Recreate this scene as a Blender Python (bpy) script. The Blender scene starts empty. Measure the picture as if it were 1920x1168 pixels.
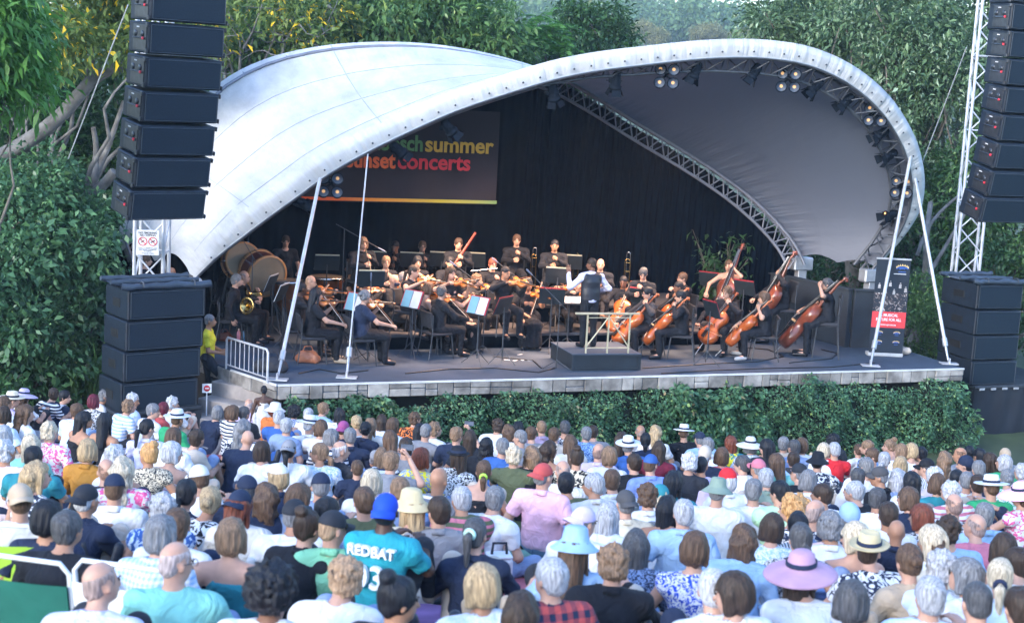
import bpy, math, random
import numpy as np
from mathutils import Vector, Matrix, Euler
R = math.radians
scene = bpy.context.scene
# ---------------------------------------------------------------- camera
F_PX = 2700.0; PITCH = R(8.8); ROLL = R(3.0); CAM = np.array([0.0, 0.0, 7.0])
cF = np.array([0, math.cos(PITCH), -math.sin(PITCH)])
cR0 = np.array([1.0, 0, 0]); cU0 = np.array([0, math.sin(PITCH), math.cos(PITCH)])
cR = cR0*math.cos(ROLL) + cU0*math.sin(ROLL); cU = -cR0*math.sin(ROLL) + cU0*math.cos(ROLL)
cd = bpy.data.cameras.new('camera'); cam = bpy.data.objects.new('camera', cd); scene.collection.objects.link(cam)
cd.sensor_width = 36; cd.lens = 36*F_PX/1920; cd.clip_start = .2; cd.clip_end = 3000
cam.matrix_world = Matrix([[cR[i], cU[i], -cF[i], CAM[i]] for i in range(3)] + [[0, 0, 0, 1]])
cd.dof.use_dof = True; cd.dof.focus_distance = 27.5; cd.dof.aperture_fstop = 3.2
scene.camera = cam
# ---------------------------------------------------------------- light
SUN_EL, SUN_AZ = 20.0, 215.0      # azimuth from +Y clockwise: light comes from behind and left of the camera
w = bpy.data.worlds.new('World'); scene.world = w; w.use_nodes = True
nt = w.node_tree; nt.nodes.clear()
sky = nt.nodes.new('ShaderNodeTexSky'); sky.sky_type = 'NISHITA'; sky.sun_disc = False
sky.sun_elevation = R(SUN_EL); sky.sun_rotation = R(SUN_AZ); sky.air_density = 1.3; sky.dust_density = 1.5; sky.ozone_density = 1.6
bg = nt.nodes.new('ShaderNodeBackground'); bg.inputs[1].default_value = .15
wo = nt.nodes.new('ShaderNodeOutputWorld'); tint = nt.nodes.new('ShaderNodeMix'); tint.data_type = 'RGBA'; tint.blend_type = 'MULTIPLY'; tint.inputs[0].default_value = 1; tint.inputs[7].default_value = (.79, .9, 1.14, 1); nt.links.new(sky.outputs[0], tint.inputs[6]); nt.links.new(tint.outputs[2], bg.inputs[0]); nt.links.new(bg.outputs[0], wo.inputs[0])
sl = bpy.data.lights.new('sun', 'SUN'); so = bpy.data.objects.new('sun', sl); scene.collection.objects.link(so)
sl.energy = .5; sl.angle = R(24); sl.color = (1, .97, .94)
_sd = Vector((math.sin(R(SUN_AZ))*math.cos(R(SUN_EL)), math.cos(R(SUN_AZ))*math.cos(R(SUN_EL)), math.sin(R(SUN_EL))))
so.rotation_euler = _sd.to_track_quat('Z', 'Y').to_euler()
scene.view_settings.view_transform = 'Standard'; scene.view_settings.look = 'None'
scene.view_settings.exposure = 2.22; scene.view_settings.gamma = 1.0
scene.render.engine = 'CYCLES'
scene.cycles.use_denoising = True; scene.cycles.max_bounces = 7; scene.cycles.diffuse_bounces = 3; scene.cycles.glossy_bounces = 3
scene.cycles.transmission_bounces = 5; scene.cycles.transparent_max_bounces = 8; scene.cycles.volume_bounces = 0
# ---------------------------------------------------------------- helpers
def ray(px, py):
    d = cF*F_PX + cR*(px-960) - cU*(py-584)
    return d/d[1]                       # per metre of depth along +Y
def at_y(px, py, D): return CAM + ray(px, py)*D
def at_z(px, py, z):
    r = ray(px, py); return CAM + r*((z-7.0)/r[2])
def at_plane(px, py, p, n):
    r = ray(px, py); n = np.array(n, float); return CAM + r*(np.dot(np.array(p)-CAM, n)/np.dot(r, n))
S0 = np.array([-3.93, 24.08]); SS = np.array([.934, .358]); SN = np.array([-.358, .934]); ZF = 1.8
def S(s, t, z=ZF):
    q = S0 + SS*s + SN*t; return np.array([q[0], q[1], z])
def toS(p):
    d = np.array(p[:2])-S0; return float(d@SS), float(d@SN)
SROT = math.atan2(.358, .934)
def ground_z(y, x=0):
    y = np.asarray(y, float)
    z = np.where(y < 27.6, 5.08-.179*y, .14)
    z = np.where(y > 110, .14+(y-110)*.071, z)
    return z
def sph(v): return Vector((float(v[0]), float(v[1]), float(v[2])))
col = scene.collection
def link(o, parent=None):
    col.objects.link(o)
    if parent is not None: o.parent = parent
    return o
def tag(o, label=None, cat=None, group=None, kind=None):
    if label: o['label'] = label
    if cat: o['category'] = cat
    if group: o['group'] = group
    if kind: o['kind'] = kind
    return o
def empty(name, loc=(0, 0, 0), rz=0, label=None, cat=None, group=None):
    o = bpy.data.objects.new(name, None); col.objects.link(o); o.location = sph(loc); o.rotation_euler = (0, 0, rz)
    o.empty_display_size = .1
    return tag(o, label, cat, group)
def npmesh(name, V, Fq, smooth=False, mats=None, fmat=None):
    """V (n,3); Fq (m,4) or (m,3) int array"""
    me = bpy.data.meshes.new(name); V = np.asarray(V, np.float32); Fq = np.asarray(Fq, np.int32)
    me.vertices.add(len(V)); me.vertices.foreach_set('co', V.ravel())
    k = Fq.shape[1]; me.loops.add(Fq.size); me.loops.foreach_set('vertex_index', Fq.ravel())
    me.polygons.add(len(Fq)); me.polygons.foreach_set('loop_start', np.arange(len(Fq), dtype=np.int32)*k)
    try: me.polygons.foreach_set('loop_total', np.full(len(Fq), k, np.int32))
    except Exception: pass
    if smooth: me.polygons.foreach_set('use_smooth', np.ones(len(Fq), bool))
    for m in (mats or []): me.materials.append(m)
    if fmat is not None: me.polygons.foreach_set('material_index', np.asarray(fmat, np.int32))
    me.update(calc_edges=True)
    return me
class MB:
    """collects shapes that become ONE mesh"""
    def __init__(s): s.v = []; s.f = []; s.m = []; s.cur = 0; s.sm = []
    def add(s, vs, fs, smooth=False):
        b = len(s.v); s.v += [tuple(map(float, q)) for q in vs]
        for f in fs: s.f.append(tuple(b+i for i in f)); s.m.append(s.cur); s.sm.append(smooth)
    def box(s, c, d, M=None, bev=0):
        x, y, z = [k/2 for k in d]
        if bev:
            b = bev; vs = []; 
            # chamfered box: three nested extents
            pts = []
            for sx in (-1, 1):
                for sy in (-1, 1):
                    for sz in (-1, 1):
                        pts += [(sx*x, sy*(y-b), sz*(z-b)), (sx*(x-b), sy*y, sz*(z-b)), (sx*(x-b), sy*(y-b), sz*z)]
            import itertools
            def idx(sx, sy, sz, k): return (((sx > 0)*2+(sy > 0))*2+(sz > 0))*3+k
            fs = []
            for sg in (-1, 1):
                fs.append([idx(sg, -1, -1, 0), idx(sg, 1, -1, 0), idx(sg, 1, 1, 0), idx(sg, -1, 1, 0)])
                fs.append([idx(-1, sg, -1, 1), idx(-1, sg, 1, 1), idx(1, sg, 1, 1), idx(1, sg, -1, 1)])
                fs.append([idx(-1, -1, sg, 2), idx(1, -1, sg, 2), idx(1, 1, sg, 2), idx(-1, 1, sg, 2)])
            for a in (-1, 1):
                for c2 in (-1, 1):
                    fs.append([idx(a, c2, -1, 0), idx(a, c2, 1, 0), idx(a, c2, 1, 1), idx(a, c2, -1, 1)])
                    fs.append([idx(a, -1, c2, 0), idx(a, 1, c2, 0), idx(a, 1, c2, 2), idx(a, -1, c2, 2)])
                    fs.append([idx(-1, a, c2, 1), idx(1, a, c2, 1), idx(1, a, c2, 2), idx(-1, a, c2, 2)])
                    for c3 in (-1, 1): fs.append([idx(a, c2, c3, 0), idx(a, c2, c3, 1), idx(a, c2, c3, 2)])
            vs = pts
        else:
            vs = [(sx*x, sy*y, sz*z) for sx in (-1, 1) for sy in (-1, 1) for sz in (-1, 1)]
            fs = [(0, 1, 3, 2), (4, 6, 7, 5), (0, 4, 5, 1), (2, 3, 7, 6), (0, 2, 6, 4), (1, 5, 7, 3)]
        out = []
        for v in vs:
            v = Vector(v)
            if M is not None: v = M @ v
            out.append(v+Vector(c))
        s.add(out, fs)
    def tube(s, pts, r, n=8, closed=False, smooth=True, cap=True):
        pts = [Vector(p) for p in pts]
        rs = r if isinstance(r, (list, tuple)) else [r]*len(pts)
        vs = []; fs = []; L = len(pts); up = None
        for i, p in enumerate(pts):
            a = pts[i-1] if (i > 0 or closed) else p; b = pts[(i+1) % L] if (i < L-1 or closed) else p
            d = (b-a); d = d.normalized() if d.length > 1e-9 else Vector((0, 0, 1))
            if up is None: up = Vector((0, 0, 1)) if abs(d.z) < .9 else Vector((1, 0, 0))
            x = d.cross(up)
            if x.length < 1e-4: x = d.orthogonal()
            x.normalize(); y = x.cross(d).normalized(); up = y
            for k in range(n):
                t = 2*math.pi*k/n; vs.append(p+(x*math.cos(t)+y*math.sin(t))*rs[i])
        for i in range(L if closed else L-1):
            j = (i+1) % L
            for k in range(n): fs.append((i*n+k, i*n+(k+1) % n, j*n+(k+1) % n, j*n+k))
        s.add(vs, fs, smooth)
        if cap and not closed:
            s.add(vs[:n], [tuple(range(n))[::-1]]); s.add(vs[-n:], [tuple(range(n))])
    def lathe(s, prof, n=16, M=None, smooth=True):
        vs = []; fs = []
        for (r, z) in prof:
            for k in range(n):
                t = 2*math.pi*k/n; v = Vector((r*math.cos(t), r*math.sin(t), z)); vs.append(M @ v if M is not None else v)
        for i in range(len(prof)-1):
            for k in range(n): fs.append((i*n+k, i*n+(k+1) % n, (i+1)*n+(k+1) % n, (i+1)*n+k))
        s.add(vs, fs, smooth)
    def poly(s, pts): s.add(pts, [tuple(range(len(pts)))])
    def prism(s, pts, h, M=None):
        """pts 2-D outline extruded 0..h in z"""
        n = len(pts); vs = [Vector((p[0], p[1], 0)) for p in pts]+[Vector((p[0], p[1], h)) for p in pts]
        if M is not None: vs = [M @ v for v in vs]
        s.add(vs, [tuple(range(n))[::-1], tuple(range(n, 2*n))]+[(i, (i+1) % n, n+(i+1) % n, n+i) for i in range(n)])
    def mesh(s, name, mats):
        me = bpy.data.meshes.new(name); me.from_pydata(s.v, [], s.f)
        for m in (mats if isinstance(mats, (list, tuple)) else [mats]): me.materials.append(m)
        me.polygons.foreach_set('material_index', s.m); me.polygons.foreach_set('use_smooth', s.sm); me.update()
        return me
    def build(s, name, mats, parent=None, label=None, cat=None, group=None, kind=None):
        o = bpy.data.objects.new(name, s.mesh(name, mats)); link(o, parent); return tag(o, label, cat, group, kind)
def mobj(name, me, parent=None, **k):
    o = bpy.data.objects.new(name, me); link(o, parent); return tag(o, **k)
def copy_tree(o, parent=None):
    c = o.copy(); col.objects.link(c); c.parent = parent
    for ch in list(o.children):
        copy_tree(ch, c)
    return c
def line_obj(name, pts, r, mat, parent=None, n=6, **k):
    b = MB(); b.tube(pts, r, n); return b.build(name, mat, parent, **k)
# ---------------------------------------------------------------- materials
MAT = {}
def nodes(name):
    m = bpy.data.materials.new(name); m.use_nodes = True; nt = m.node_tree; b = nt.nodes['Principled BSDF']
    return m, nt, b
def mat(name, c, rough=.6, var=.25, scale=6, bump=.0, metal=0, emit=None, es=1, coat=0, spec=.5, c2=None, bscale=None, detail=4, sss=0):
    if name in MAT: return MAT[name]
    m, nt, b = nodes(name); L = nt.links.new
    tc = nt.nodes.new('ShaderNodeTexCoord'); nz = nt.nodes.new('ShaderNodeTexNoise'); nz.inputs['Scale'].default_value = scale; nz.inputs['Detail'].default_value = detail
    L(tc.outputs['Object'], nz.inputs['Vector'])
    rp = nt.nodes.new('ShaderNodeValToRGB'); L(nz.outputs['Fac'], rp.inputs[0])
    a = [k*(1-var) for k in c]; d = list(c2) if c2 else [min(1, k*(1+var)) for k in c]
    rp.color_ramp.elements[0].color = (*a, 1); rp.color_ramp.elements[1].color = (*d, 1)
    rp.color_ramp.elements[0].position = .3; rp.color_ramp.elements[1].position = .7
    L(rp.outputs[0], b.inputs['Base Color'])
    b.inputs['Roughness'].default_value = rough; b.inputs['Metallic'].default_value = metal; b.inputs['Coat Weight'].default_value = coat
    b.inputs['Specular IOR Level'].default_value = spec
    if emit: b.inputs['Emission Color'].default_value = (*emit, 1); b.inputs['Emission Strength'].default_value = es
    if bump:
        n2 = nt.nodes.new('ShaderNodeTexNoise'); n2.inputs['Scale'].default_value = bscale or scale*4; n2.inputs['Detail'].default_value = 5
        L(tc.outputs['Object'], n2.inputs['Vector'])
        bp = nt.nodes.new('ShaderNodeBump'); bp.inputs['Strength'].default_value = bump; bp.inputs['Distance'].default_value = .02
        L(n2.outputs['Fac'], bp.inputs['Height']); L(bp.outputs[0], b.inputs['Normal'])
    MAT[name] = m; return m
def leaf_mat(name, c1, c2, c3=None, rough=.45, trans=.35, frac=.06, nscale=.5):
    """leaf colour varies leaf by leaf (random per island) and patch by patch"""
    m, nt, b = nodes(name); L = nt.links.new
    g = nt.nodes.new('ShaderNodeNewGeometry'); tc = nt.nodes.new('ShaderNodeTexCoord')
    nz = nt.nodes.new('ShaderNodeTexNoise'); nz.inputs['Scale'].default_value = nscale; nz.inputs['Detail'].default_value = 2; L(tc.outputs['Object'], nz.inputs['Vector'])
    ad = nt.nodes.new('ShaderNodeMath'); ad.operation = 'MULTIPLY_ADD'; L(g.outputs['Random Per Island'], ad.inputs[0]); ad.inputs[1].default_value = .6; 
    mp = nt.nodes.new('ShaderNodeMapRange'); mp.inputs[1].default_value = .35; mp.inputs[2].default_value = .65; mp.inputs[3].default_value = 0; mp.inputs[4].default_value = .4
    L(nz.outputs['Fac'], mp.inputs[0]); L(mp.outputs[0], ad.inputs[2])
    rp = nt.nodes.new('ShaderNodeValToRGB'); L(ad.outputs[0], rp.inputs[0])
    rp.color_ramp.elements[0].color = (*c1, 1); rp.color_ramp.elements[1].color = (*c2, 1)
    out = rp.outputs[0]
    if c3:
        r2 = nt.nodes.new('ShaderNodeMath'); r2.operation = 'FRACT'; mm = nt.nodes.new('ShaderNodeMath'); mm.operation = 'MULTIPLY'; mm.inputs[1].default_value = 37.3
        L(g.outputs['Random Per Island'], mm.inputs[0]); L(mm.outputs[0], r2.inputs[0])
        lt = nt.nodes.new('ShaderNodeMath'); lt.operation = 'LESS_THAN'; L(r2.outputs[0], lt.inputs[0]); lt.inputs[1].default_value = frac
        mx = nt.nodes.new('ShaderNodeMix'); mx.data_type = 'RGBA'; L(lt.outputs[0], mx.inputs[0]); L(out, mx.inputs[6]); mx.inputs[7].default_value = (*c3, 1)
        out = mx.outputs[2]
    L(out, b.inputs['Base Color']); b.inputs['Roughness'].default_value = rough; b.inputs['Specular IOR Level'].default_value = .4
    tr = nt.nodes.new('ShaderNodeBsdfTranslucent'); L(out, tr.inputs[0]); ms = nt.nodes.new('ShaderNodeMixShader'); ms.inputs[0].default_value = trans
    L(b.outputs[0], ms.inputs[1]); L(tr.outputs[0], ms.inputs[2]); L(ms.outputs[0], nt.nodes['Material Output'].inputs[0])
    MAT[name] = m; return m
black = mat('black_paint', (.012, .016, .024), .55, .3, 9, spec=.3)
steel = mat('galvanised_steel', (.42, .45, .5), .45, .2, 5, metal=.6)
darksteel = mat('dark_steel', (.06, .07, .085), .5, .25, 6, metal=.5)
white_paint = mat('white_paint', (.72, .74, .78), .5, .08, 5)
chrome = mat('chrome', (.6, .62, .65), .22, .05, 4, metal=1)
bark = mat('bark', (.13, .115, .095), .9, .45, 5, bump=.6, bscale=14)
bark_grey = mat('grey_bark', (.15, .145, .14), .9, .45, 4, bump=.6, bscale=12)
# ================================================================ SETTING
random.seed(4); rng = np.random.default_rng(7)
def grid_mesh(name, xs, ys, zf, mats):
    X, Y = np.meshgrid(xs, ys); Z = zf(X, Y); V = np.stack([X, Y, Z], -1).reshape(-1, 3); nx, ny = len(xs), len(ys)
    i = np.arange(ny-1)[:, None]*nx+np.arange(nx-1)[None]; Fq = np.stack([i, i+1, i+nx+1, i+nx], -1).reshape(-1, 4)
    return npmesh(name, V, Fq, True, mats)
def zf(X, Y):
    z = ground_z(Y)
    hill = (Y > 110)*(2*np.sin(X*.018+1.2)+1.5*np.sin(X*.041+Y*.02)+1*np.sin(X*.09))*np.clip((Y-110)/100, 0, 1)
    z = z+hill
    top = 27+2.5*np.sin(X*.008+.5)
    z = np.where(Y > 480, np.minimum(z, top)-(Y-480)*.06, z)
    return z+.02*np.sin(X*1.7)*np.sin(Y*1.3)
gm, nt_, b_ = nodes('lawn_grass'); L_ = nt_.links.new
tc_ = nt_.nodes.new('ShaderNodeTexCoord'); n1 = nt_.nodes.new('ShaderNodeTexNoise'); n1.inputs['Scale'].default_value = .6; n1.inputs['Detail'].default_value = 8
L_(tc_.outputs['Object'], n1.inputs['Vector']); r_ = nt_.nodes.new('ShaderNodeValToRGB'); L_(n1.outputs['Fac'], r_.inputs[0])
r_.color_ramp.elements[0].position = .35; r_.color_ramp.elements[1].position = .65
r_.color_ramp.elements[0].color = (.03, .045, .02, 1); r_.color_ramp.elements[1].color = (.07, .1, .035, 1); L_(r_.outputs[0], b_.inputs['Base Color']); b_.inputs['Roughness'].default_value = .95
ys = np.concatenate([np.linspace(-60, 0, 10), np.linspace(1, 40, 80), np.linspace(44, 75, 8), np.linspace(80, 640, 80)]); xs = np.concatenate([np.linspace(-320, -32, 26), np.linspace(-30, 30, 61), np.linspace(32, 320, 26)])
mobj('ground', grid_mesh('ground', xs, ys, zf, [gm]), kind='structure')
# ---------------------------------------------------------------- foliage helpers
def leaves(C, D, size, asp=.36, fold=.12, rng=rng, sv=.35):
    """one bent leaf per centre C pointing along D"""
    n = len(C); D = D/np.linalg.norm(D, axis=1, keepdims=True)
    r = rng.normal(size=(n, 3)); N = np.cross(D, r); N /= np.linalg.norm(N, axis=1, keepdims=True)+1e-9
    # favour upward facing leaf blades
    N = np.where(N[:, 2:3] < 0, -N, N); N = N+np.array([0, 0, .5]); N -= D*np.sum(N*D, 1, keepdims=True); N /= np.linalg.norm(N, axis=1, keepdims=True)+1e-9
    Sd = np.cross(D, N); s = (size*(1+sv*rng.normal(size=n)).clip(.45, 1.9))[:, None]
    a = C; m = C+D*s*.5; t = C+D*s-N*s*.12
    V = np.stack([a, m+Sd*s*asp*.5+N*s*fold, t, m-Sd*s*asp*.5+N*s*fold], 1)
    Fq = np.arange(n*4).reshape(n, 4)
    return V.reshape(-1, 3), Fq
def shell_pts(n, c, r, rng=rng, inner=.55):
    d = rng.normal(size=(n, 3)); d /= np.linalg.norm(d, axis=1, keepdims=True)
    q = inner+(1-inner)*rng.random((n, 1))**.6
    return np.array(c)+d*np.array(r)*q, d
def clumpy_leaves(clumps, per, size, asp=.36, droop=.3, fold=.12, rng=rng, sv=.5, spray=0, sub=10):
    """clumps: list of (centre, radii). leaves gather in small tufts inside each clump so light and dark patches form"""
    Cs = []; Ds = []
    for (c, r) in clumps:
        r = np.array(r) if np.ndim(r) else np.array([r, r, r*.8]); nt_ = max(3, int(per//sub))
        tc, td = shell_pts(nt_, c, r, rng, .35)
        k = rng.integers(0, nt_, per); off = rng.normal(size=(per, 3))*size*1.1
        Cs.append(tc[k]+off); dd = td[k]*.8+rng.normal(size=(per, 3))*.6; dd[:, 2] -= droop; Ds.append(dd)
    return leaves(np.concatenate(Cs), np.concatenate(Ds), size, asp, fold, rng, sv)
def limb(b, p0, p1, r0, r1, rng, n=7, wob=.12, sag=0):
    p0 = np.array(p0, float); p1 = np.array(p1, float); L = np.linalg.norm(p1-p0); pts = []
    w1 = rng.normal(size=3)*wob*L; w2 = rng.normal(size=3)*wob*L*.5
    for i in range(n):
        t = i/(n-1); q = p0+(p1-p0)*t+w1*math.sin(math.pi*t)+w2*math.sin(2*math.pi*t); q[2] += sag*math.sin(math.pi*t); pts.append(q)
    b.tube(pts, [r0+(r1-r0)*(i/(n-1)) for i in range(n)], 7); return pts
def tree(name, base, top_c, R3, nclump, per, leaf, lmat, bmat, label, cat='tree', group=None, trunk_r=.22, seed=1, asp=.36, droop=.3, clump_r=(.7, 1.3), low=-.6, sparse=False, extra_limbs=(), sub=10, bare=0, fold=.12):
    """tapered trunk, limbs to every clump, crown of leaf tufts; top_c = crown centre, R3 = crown radii (world)"""
    rg = np.random.default_rng(seed); base = np.array(base, float); tc = np.array(top_c, float)
    root = empty(name, base, 0, label, cat, group); clumps = []; b = MB()
    fork = base+(tc-base)*.45; trunk = limb(b, (0, 0, -.3), fork-base, trunk_r*1.25, trunk_r*.75, rg, 8, .05)
    for i in range(nclump):
        for _ in range(20):
            d = rg.normal(size=3); d /= np.linalg.norm(d)
            if d[2] > low: break
        q = tc+d*np.array(R3)*(.35+.6*rg.random()**.5); cr = rg.uniform(*clump_r)
        clumps.append((q-base, (cr, cr, cr*.72)))
        if i % (4 if sparse else 2) == 0 or bare > 2: 
            s = trunk[rg.integers(4, 8)]; mid = s+(q-base-s)*.5+rg.normal(size=3)*.25
            limb(b, s, mid, trunk_r*.45, trunk_r*.22, rg, 5, .08); e = limb(b, mid, q-base, trunk_r*.22, trunk_r*.06, rg, 5, .08)
            for _ in range(bare):
                e0 = e[rg.integers(1, 5)]; limb(b, e0, e0+rg.normal(size=3)*np.array([1, 1, .7])*cr*.8, trunk_r*.1, trunk_r*.03, rg, 5, .15)
    for (a, c2, r0, r1) in extra_limbs: limb(b, np.array(a)-base, np.array(c2)-base, r0, r1, rg, 9, .06)
    b.build('trunk', bmat, root)
    V, Fq = clumpy_leaves(clumps, per, leaf, asp, droop, fold, rg, .5, sub=sub)
    mobj('crown', npmesh('crown', V, Fq, False, [lmat]), root)
    return root
# ================================================================ STAGE
floor_m, nt_, b_ = nodes('stage_floor'); L_ = nt_.links.new
tc_ = nt_.nodes.new('ShaderNodeTexCoord'); n1 = nt_.nodes.new('ShaderNodeTexNoise'); n1.inputs['Scale'].default_value = 1.3; n1.inputs['Detail'].default_value = 9; n1.inputs['Roughness'].default_value = .65
L_(tc_.outputs['Object'], n1.inputs['Vector']); r_ = nt_.nodes.new('ShaderNodeValToRGB'); L_(n1.outputs['Fac'], r_.inputs[0])
r_.color_ramp.elements[0].position = .3; r_.color_ramp.elements[1].position = .75
r_.color_ramp.elements[0].color = (.026, .045, .075, 1); r_.color_ramp.elements[1].color = (.05, .076, .118, 1); L_(r_.outputs[0], b_.inputs['Base Color']); b_.inputs['Roughness'].default_value = .8
n2 = nt_.nodes.new('ShaderNodeTexNoise'); n2.inputs['Scale'].default_value = 60; L_(tc_.outputs['Object'], n2.inputs['Vector']); bp_ = nt_.nodes.new('ShaderNodeBump'); bp_.inputs['Strength'].default_value = .4; bp_.inputs['Distance'].default_value = .01
L_(n2.outputs['Fac'], bp_.inputs['Height']); L_(bp_.outputs[0], b_.inputs['Normal'])
stone = mat('pale_stone', (.24, .225, .215), .9, .4, 3.5, bump=.8, bscale=18, c2=(.42, .4, .38))
_nt = stone.node_tree; _g = _nt.nodes.new('ShaderNodeNewGeometry'); _mr = _nt.nodes.new('ShaderNodeMapRange'); _mr.inputs[3].default_value = .5; _mr.inputs[4].default_value = 1.15; _nt.links.new(_g.outputs['Random Per Island'], _mr.inputs[0])
_vm = _nt.nodes.new('ShaderNodeVectorMath'); _vm.operation = 'SCALE'; _b = _nt.nodes['Principled BSDF']; _src = _b.inputs['Base Color'].links[0].from_socket; _nt.links.new(_src, _vm.inputs[0]); _nt.links.new(_mr.outputs[0], _vm.inputs['Scale']); _nt.links.new(_vm.outputs[0], _b.inputs['Base Color'])
concrete = mat('concrete', (.33, .30, .29), .9, .2, 3, bump=.4, bscale=20)
curtain_m = mat('black_curtain', (.0008, .003, .008), 1, .3, 3, spec=0)
stage = empty('stage', S(7, 3, 0), 0, 'raised concert stage with dark grey floor and pale stone edge above the hedge', 'stage')
def loc(root, P): return [Vector(sph(p))-root.location for p in P]
deck = [S(0, 0), S(14.2, 0), S(14.2, 9.5), S(-2.5, 9.5), S(-2.5, 3.9), S(-1.3, 3.6), S(-.55, 1.35)]
b = MB(); n = len(deck); lo = [p-np.array([0, 0, .2]) for p in deck]
b.add(loc(stage, deck+lo), [tuple(range(n)), tuple(range(2*n-1, n-1, -1))]+[(n+i, n+(i+1) % n, (i+1) % n, i) for i in range(n)])
b.build('stage_floor', floor_m, stage)
def S3(s, t, z): return sph(S(s, t, z))
# stone course, one block after another, rough faces
rg = random.Random(3); b = MB()
def course(p, q, z0, z1):
    p = Vector(p); q = Vector(q); d = (q-p); Lh = d.length; d.normalize(); nn = Vector((d.y, -d.x, 0)); x = 0
    while x < Lh-.02:
        wv = min(rg.uniform(.17, .42), Lh-x)
        rows = [(z0, z1)] if rg.random() < .55 else [(z0, z0+(z1-z0)*(.5+rg.uniform(-.12, .12))), (0, z1)]
        if len(rows) == 2: rows[1] = (rows[0][1], z1)
        for (a, c) in rows:
            o = rg.uniform(0, .03); cc = p+d*(x+wv/2)-nn*(.12-o/1); M = Matrix.Rotation(math.atan2(d.y, d.x), 3, 'Z')
            b.box(Vector((cc.x, cc.y, (a+c)/2))-stage.location, (wv-.012, .26, c-a-.01), M, .012)
        x += wv
cA, cB, cC, cD = S(14.2, 0), S(0, 0), S(-.55, 1.35), S(-1.3, 3.6)
course(Vector((*cB[:2], 0)), Vector((*cA[:2], 0)), 1.53, 1.775); course(Vector((*cC[:2], 0)), Vector((*cB[:2], 0)), 1.53, 1.775); course(Vector((*cD[:2], 0)), Vector((*cC[:2], 0)), 1.53, 1.775)
eE = S(14.2, 9)
course(Vector((*cA[:2], 0)), Vector((*eE[:2], 0)), 1.53, 1.775)
b.build('stone_edge', stone, stage)
b = MB()
for p, q in ((cB, cA), (cC, cB)):
    p = Vector(sph(p)); q = Vector(sph(q)); d = (q-p).normalized(); nn = Vector((d.y, -d.x, 0)); m = (p+q)/2+nn*.022
    b.box(Vector((m.x, m.y, 1.79))-stage.location, ((q-p).length, .03, .034), Matrix.Rotation(math.atan2(d.y, d.x), 3, 'Z'))
b.build('edge_strip', mat('edge_strip', (.55, .57, .6), .6, .15, 4), stage)
b = MB(); und = [S(.4, .7, 0), S(13.7, .7, 0), S(13.7, 9, 0), S(-1.2, 9, 0), S(-1.0, 3.8, 0)]; n = len(und)
b.add(loc(stage, [p+np.array([0, 0, -.2]) for p in und]+[p+np.array([0, 0, 1.6]) for p in und]), [(i, (i+1) % n, n+(i+1) % n, n+i) for i in range(n)])
b.build('base_wall', mat('dark_wall', (.03, .03, .035), .95, .3, 3), stage)
# risers for the rear rows
def riser(s0, s1, t0, t1, h, label):
    c = S((s0+s1)/2, (t0+t1)/2, ZF); r = empty('riser', c, SROT, label, 'riser')
    b = MB(); b.box((0, 0, h-.03), (s1-s0, t1-t0, .06), None, .01); b.build('deck_board', mat('riser_board', (.05, .05, .06), .8, .25, 3), r)
    b = MB(); b.box((0, -(t1-t0)/2+.05, (h-.06)/2), (s1-s0-.06, .03, h-.065)); b.build('skirt', curtain_m, r)
riser(2.4, 10.6, 2.95, 4.25, .3, 'low black riser under the middle rows of wind players')
riser(2.55, 10.6, 4.3, 6.1, .65, 'high black riser under the rear row of players')
def floor_h(s, t):
    if 1.2 <= s <= 11.9 and t >= 4.3: return .65
    if 2.4 <= s <= 11.6 and 2.95 <= t < 4.3: return .3
    return 0
# ---------------------------------------------------------------- hedge
hedge_leaf = leaf_mat('hedge_leaf', (.035, .1, .055), (.13, .29, .15), (.25, .38, .14), .35, .25, .06, 1.3)
hg = empty('hedge', S(7, -.3, 0), 0, 'long dense green climbing hedge covering the front of the stage', 'hedge')
def hedge_top(s):
    return 1.52+.06*np.sin(s*1.9)+.07*np.sin(s*4.3+1)+.12*np.exp(-((s-5.1)/.25)**2)+.14*np.exp(-((s-10)/1.2)**2)+.05*np.sin(s*11)
n = 44000; s_ = rng.uniform(.1, 14.25, n); zz = rng.random(n)**.8; ht = hedge_top(s_); z_ = zz*ht
bul = .16*np.sin(s_*2.3+z_*2)+.12*np.sin(s_*5.1-z_*4+1)+.08*np.sin(s_*9+z_*7)
t_ = -.28-bul-(1-zz)*.18+rng.normal(size=n)*.07+.35*(zz > .93)*rng.random(n)
tuft = (np.sin(s_*23+z_*9)*np.sin(z_*31+s_*5))*.05
P_ = np.stack([S0[0]+SS[0]*s_+SN[0]*(t_+tuft), S0[1]+SS[1]*s_+SN[1]*(t_+tuft), z_], 1)-np.array(hg.location)
D_ = np.stack([-SN[0]+rng.normal(size=n)*.7, -SN[1]+rng.normal(size=n)*.7, rng.normal(size=n)*.6-.25], 1)
big = (np.sin(s_*.9+.4) > .55)
V_, F_ = leaves(P_, D_, np.where(big, .1, .062), .55, .1, rng)
mobj('foliage', npmesh('foliage', V_, F_, False, [hedge_leaf]), hg)
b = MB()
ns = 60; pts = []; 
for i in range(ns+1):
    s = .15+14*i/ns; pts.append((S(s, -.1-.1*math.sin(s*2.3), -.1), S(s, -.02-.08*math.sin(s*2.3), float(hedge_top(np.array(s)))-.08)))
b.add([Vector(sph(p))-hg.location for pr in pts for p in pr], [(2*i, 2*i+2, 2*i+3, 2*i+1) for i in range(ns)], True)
b.build('inner_stems', mat('hedge_inner', (.008, .014, .008), .95, .4, 3), hg)
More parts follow.
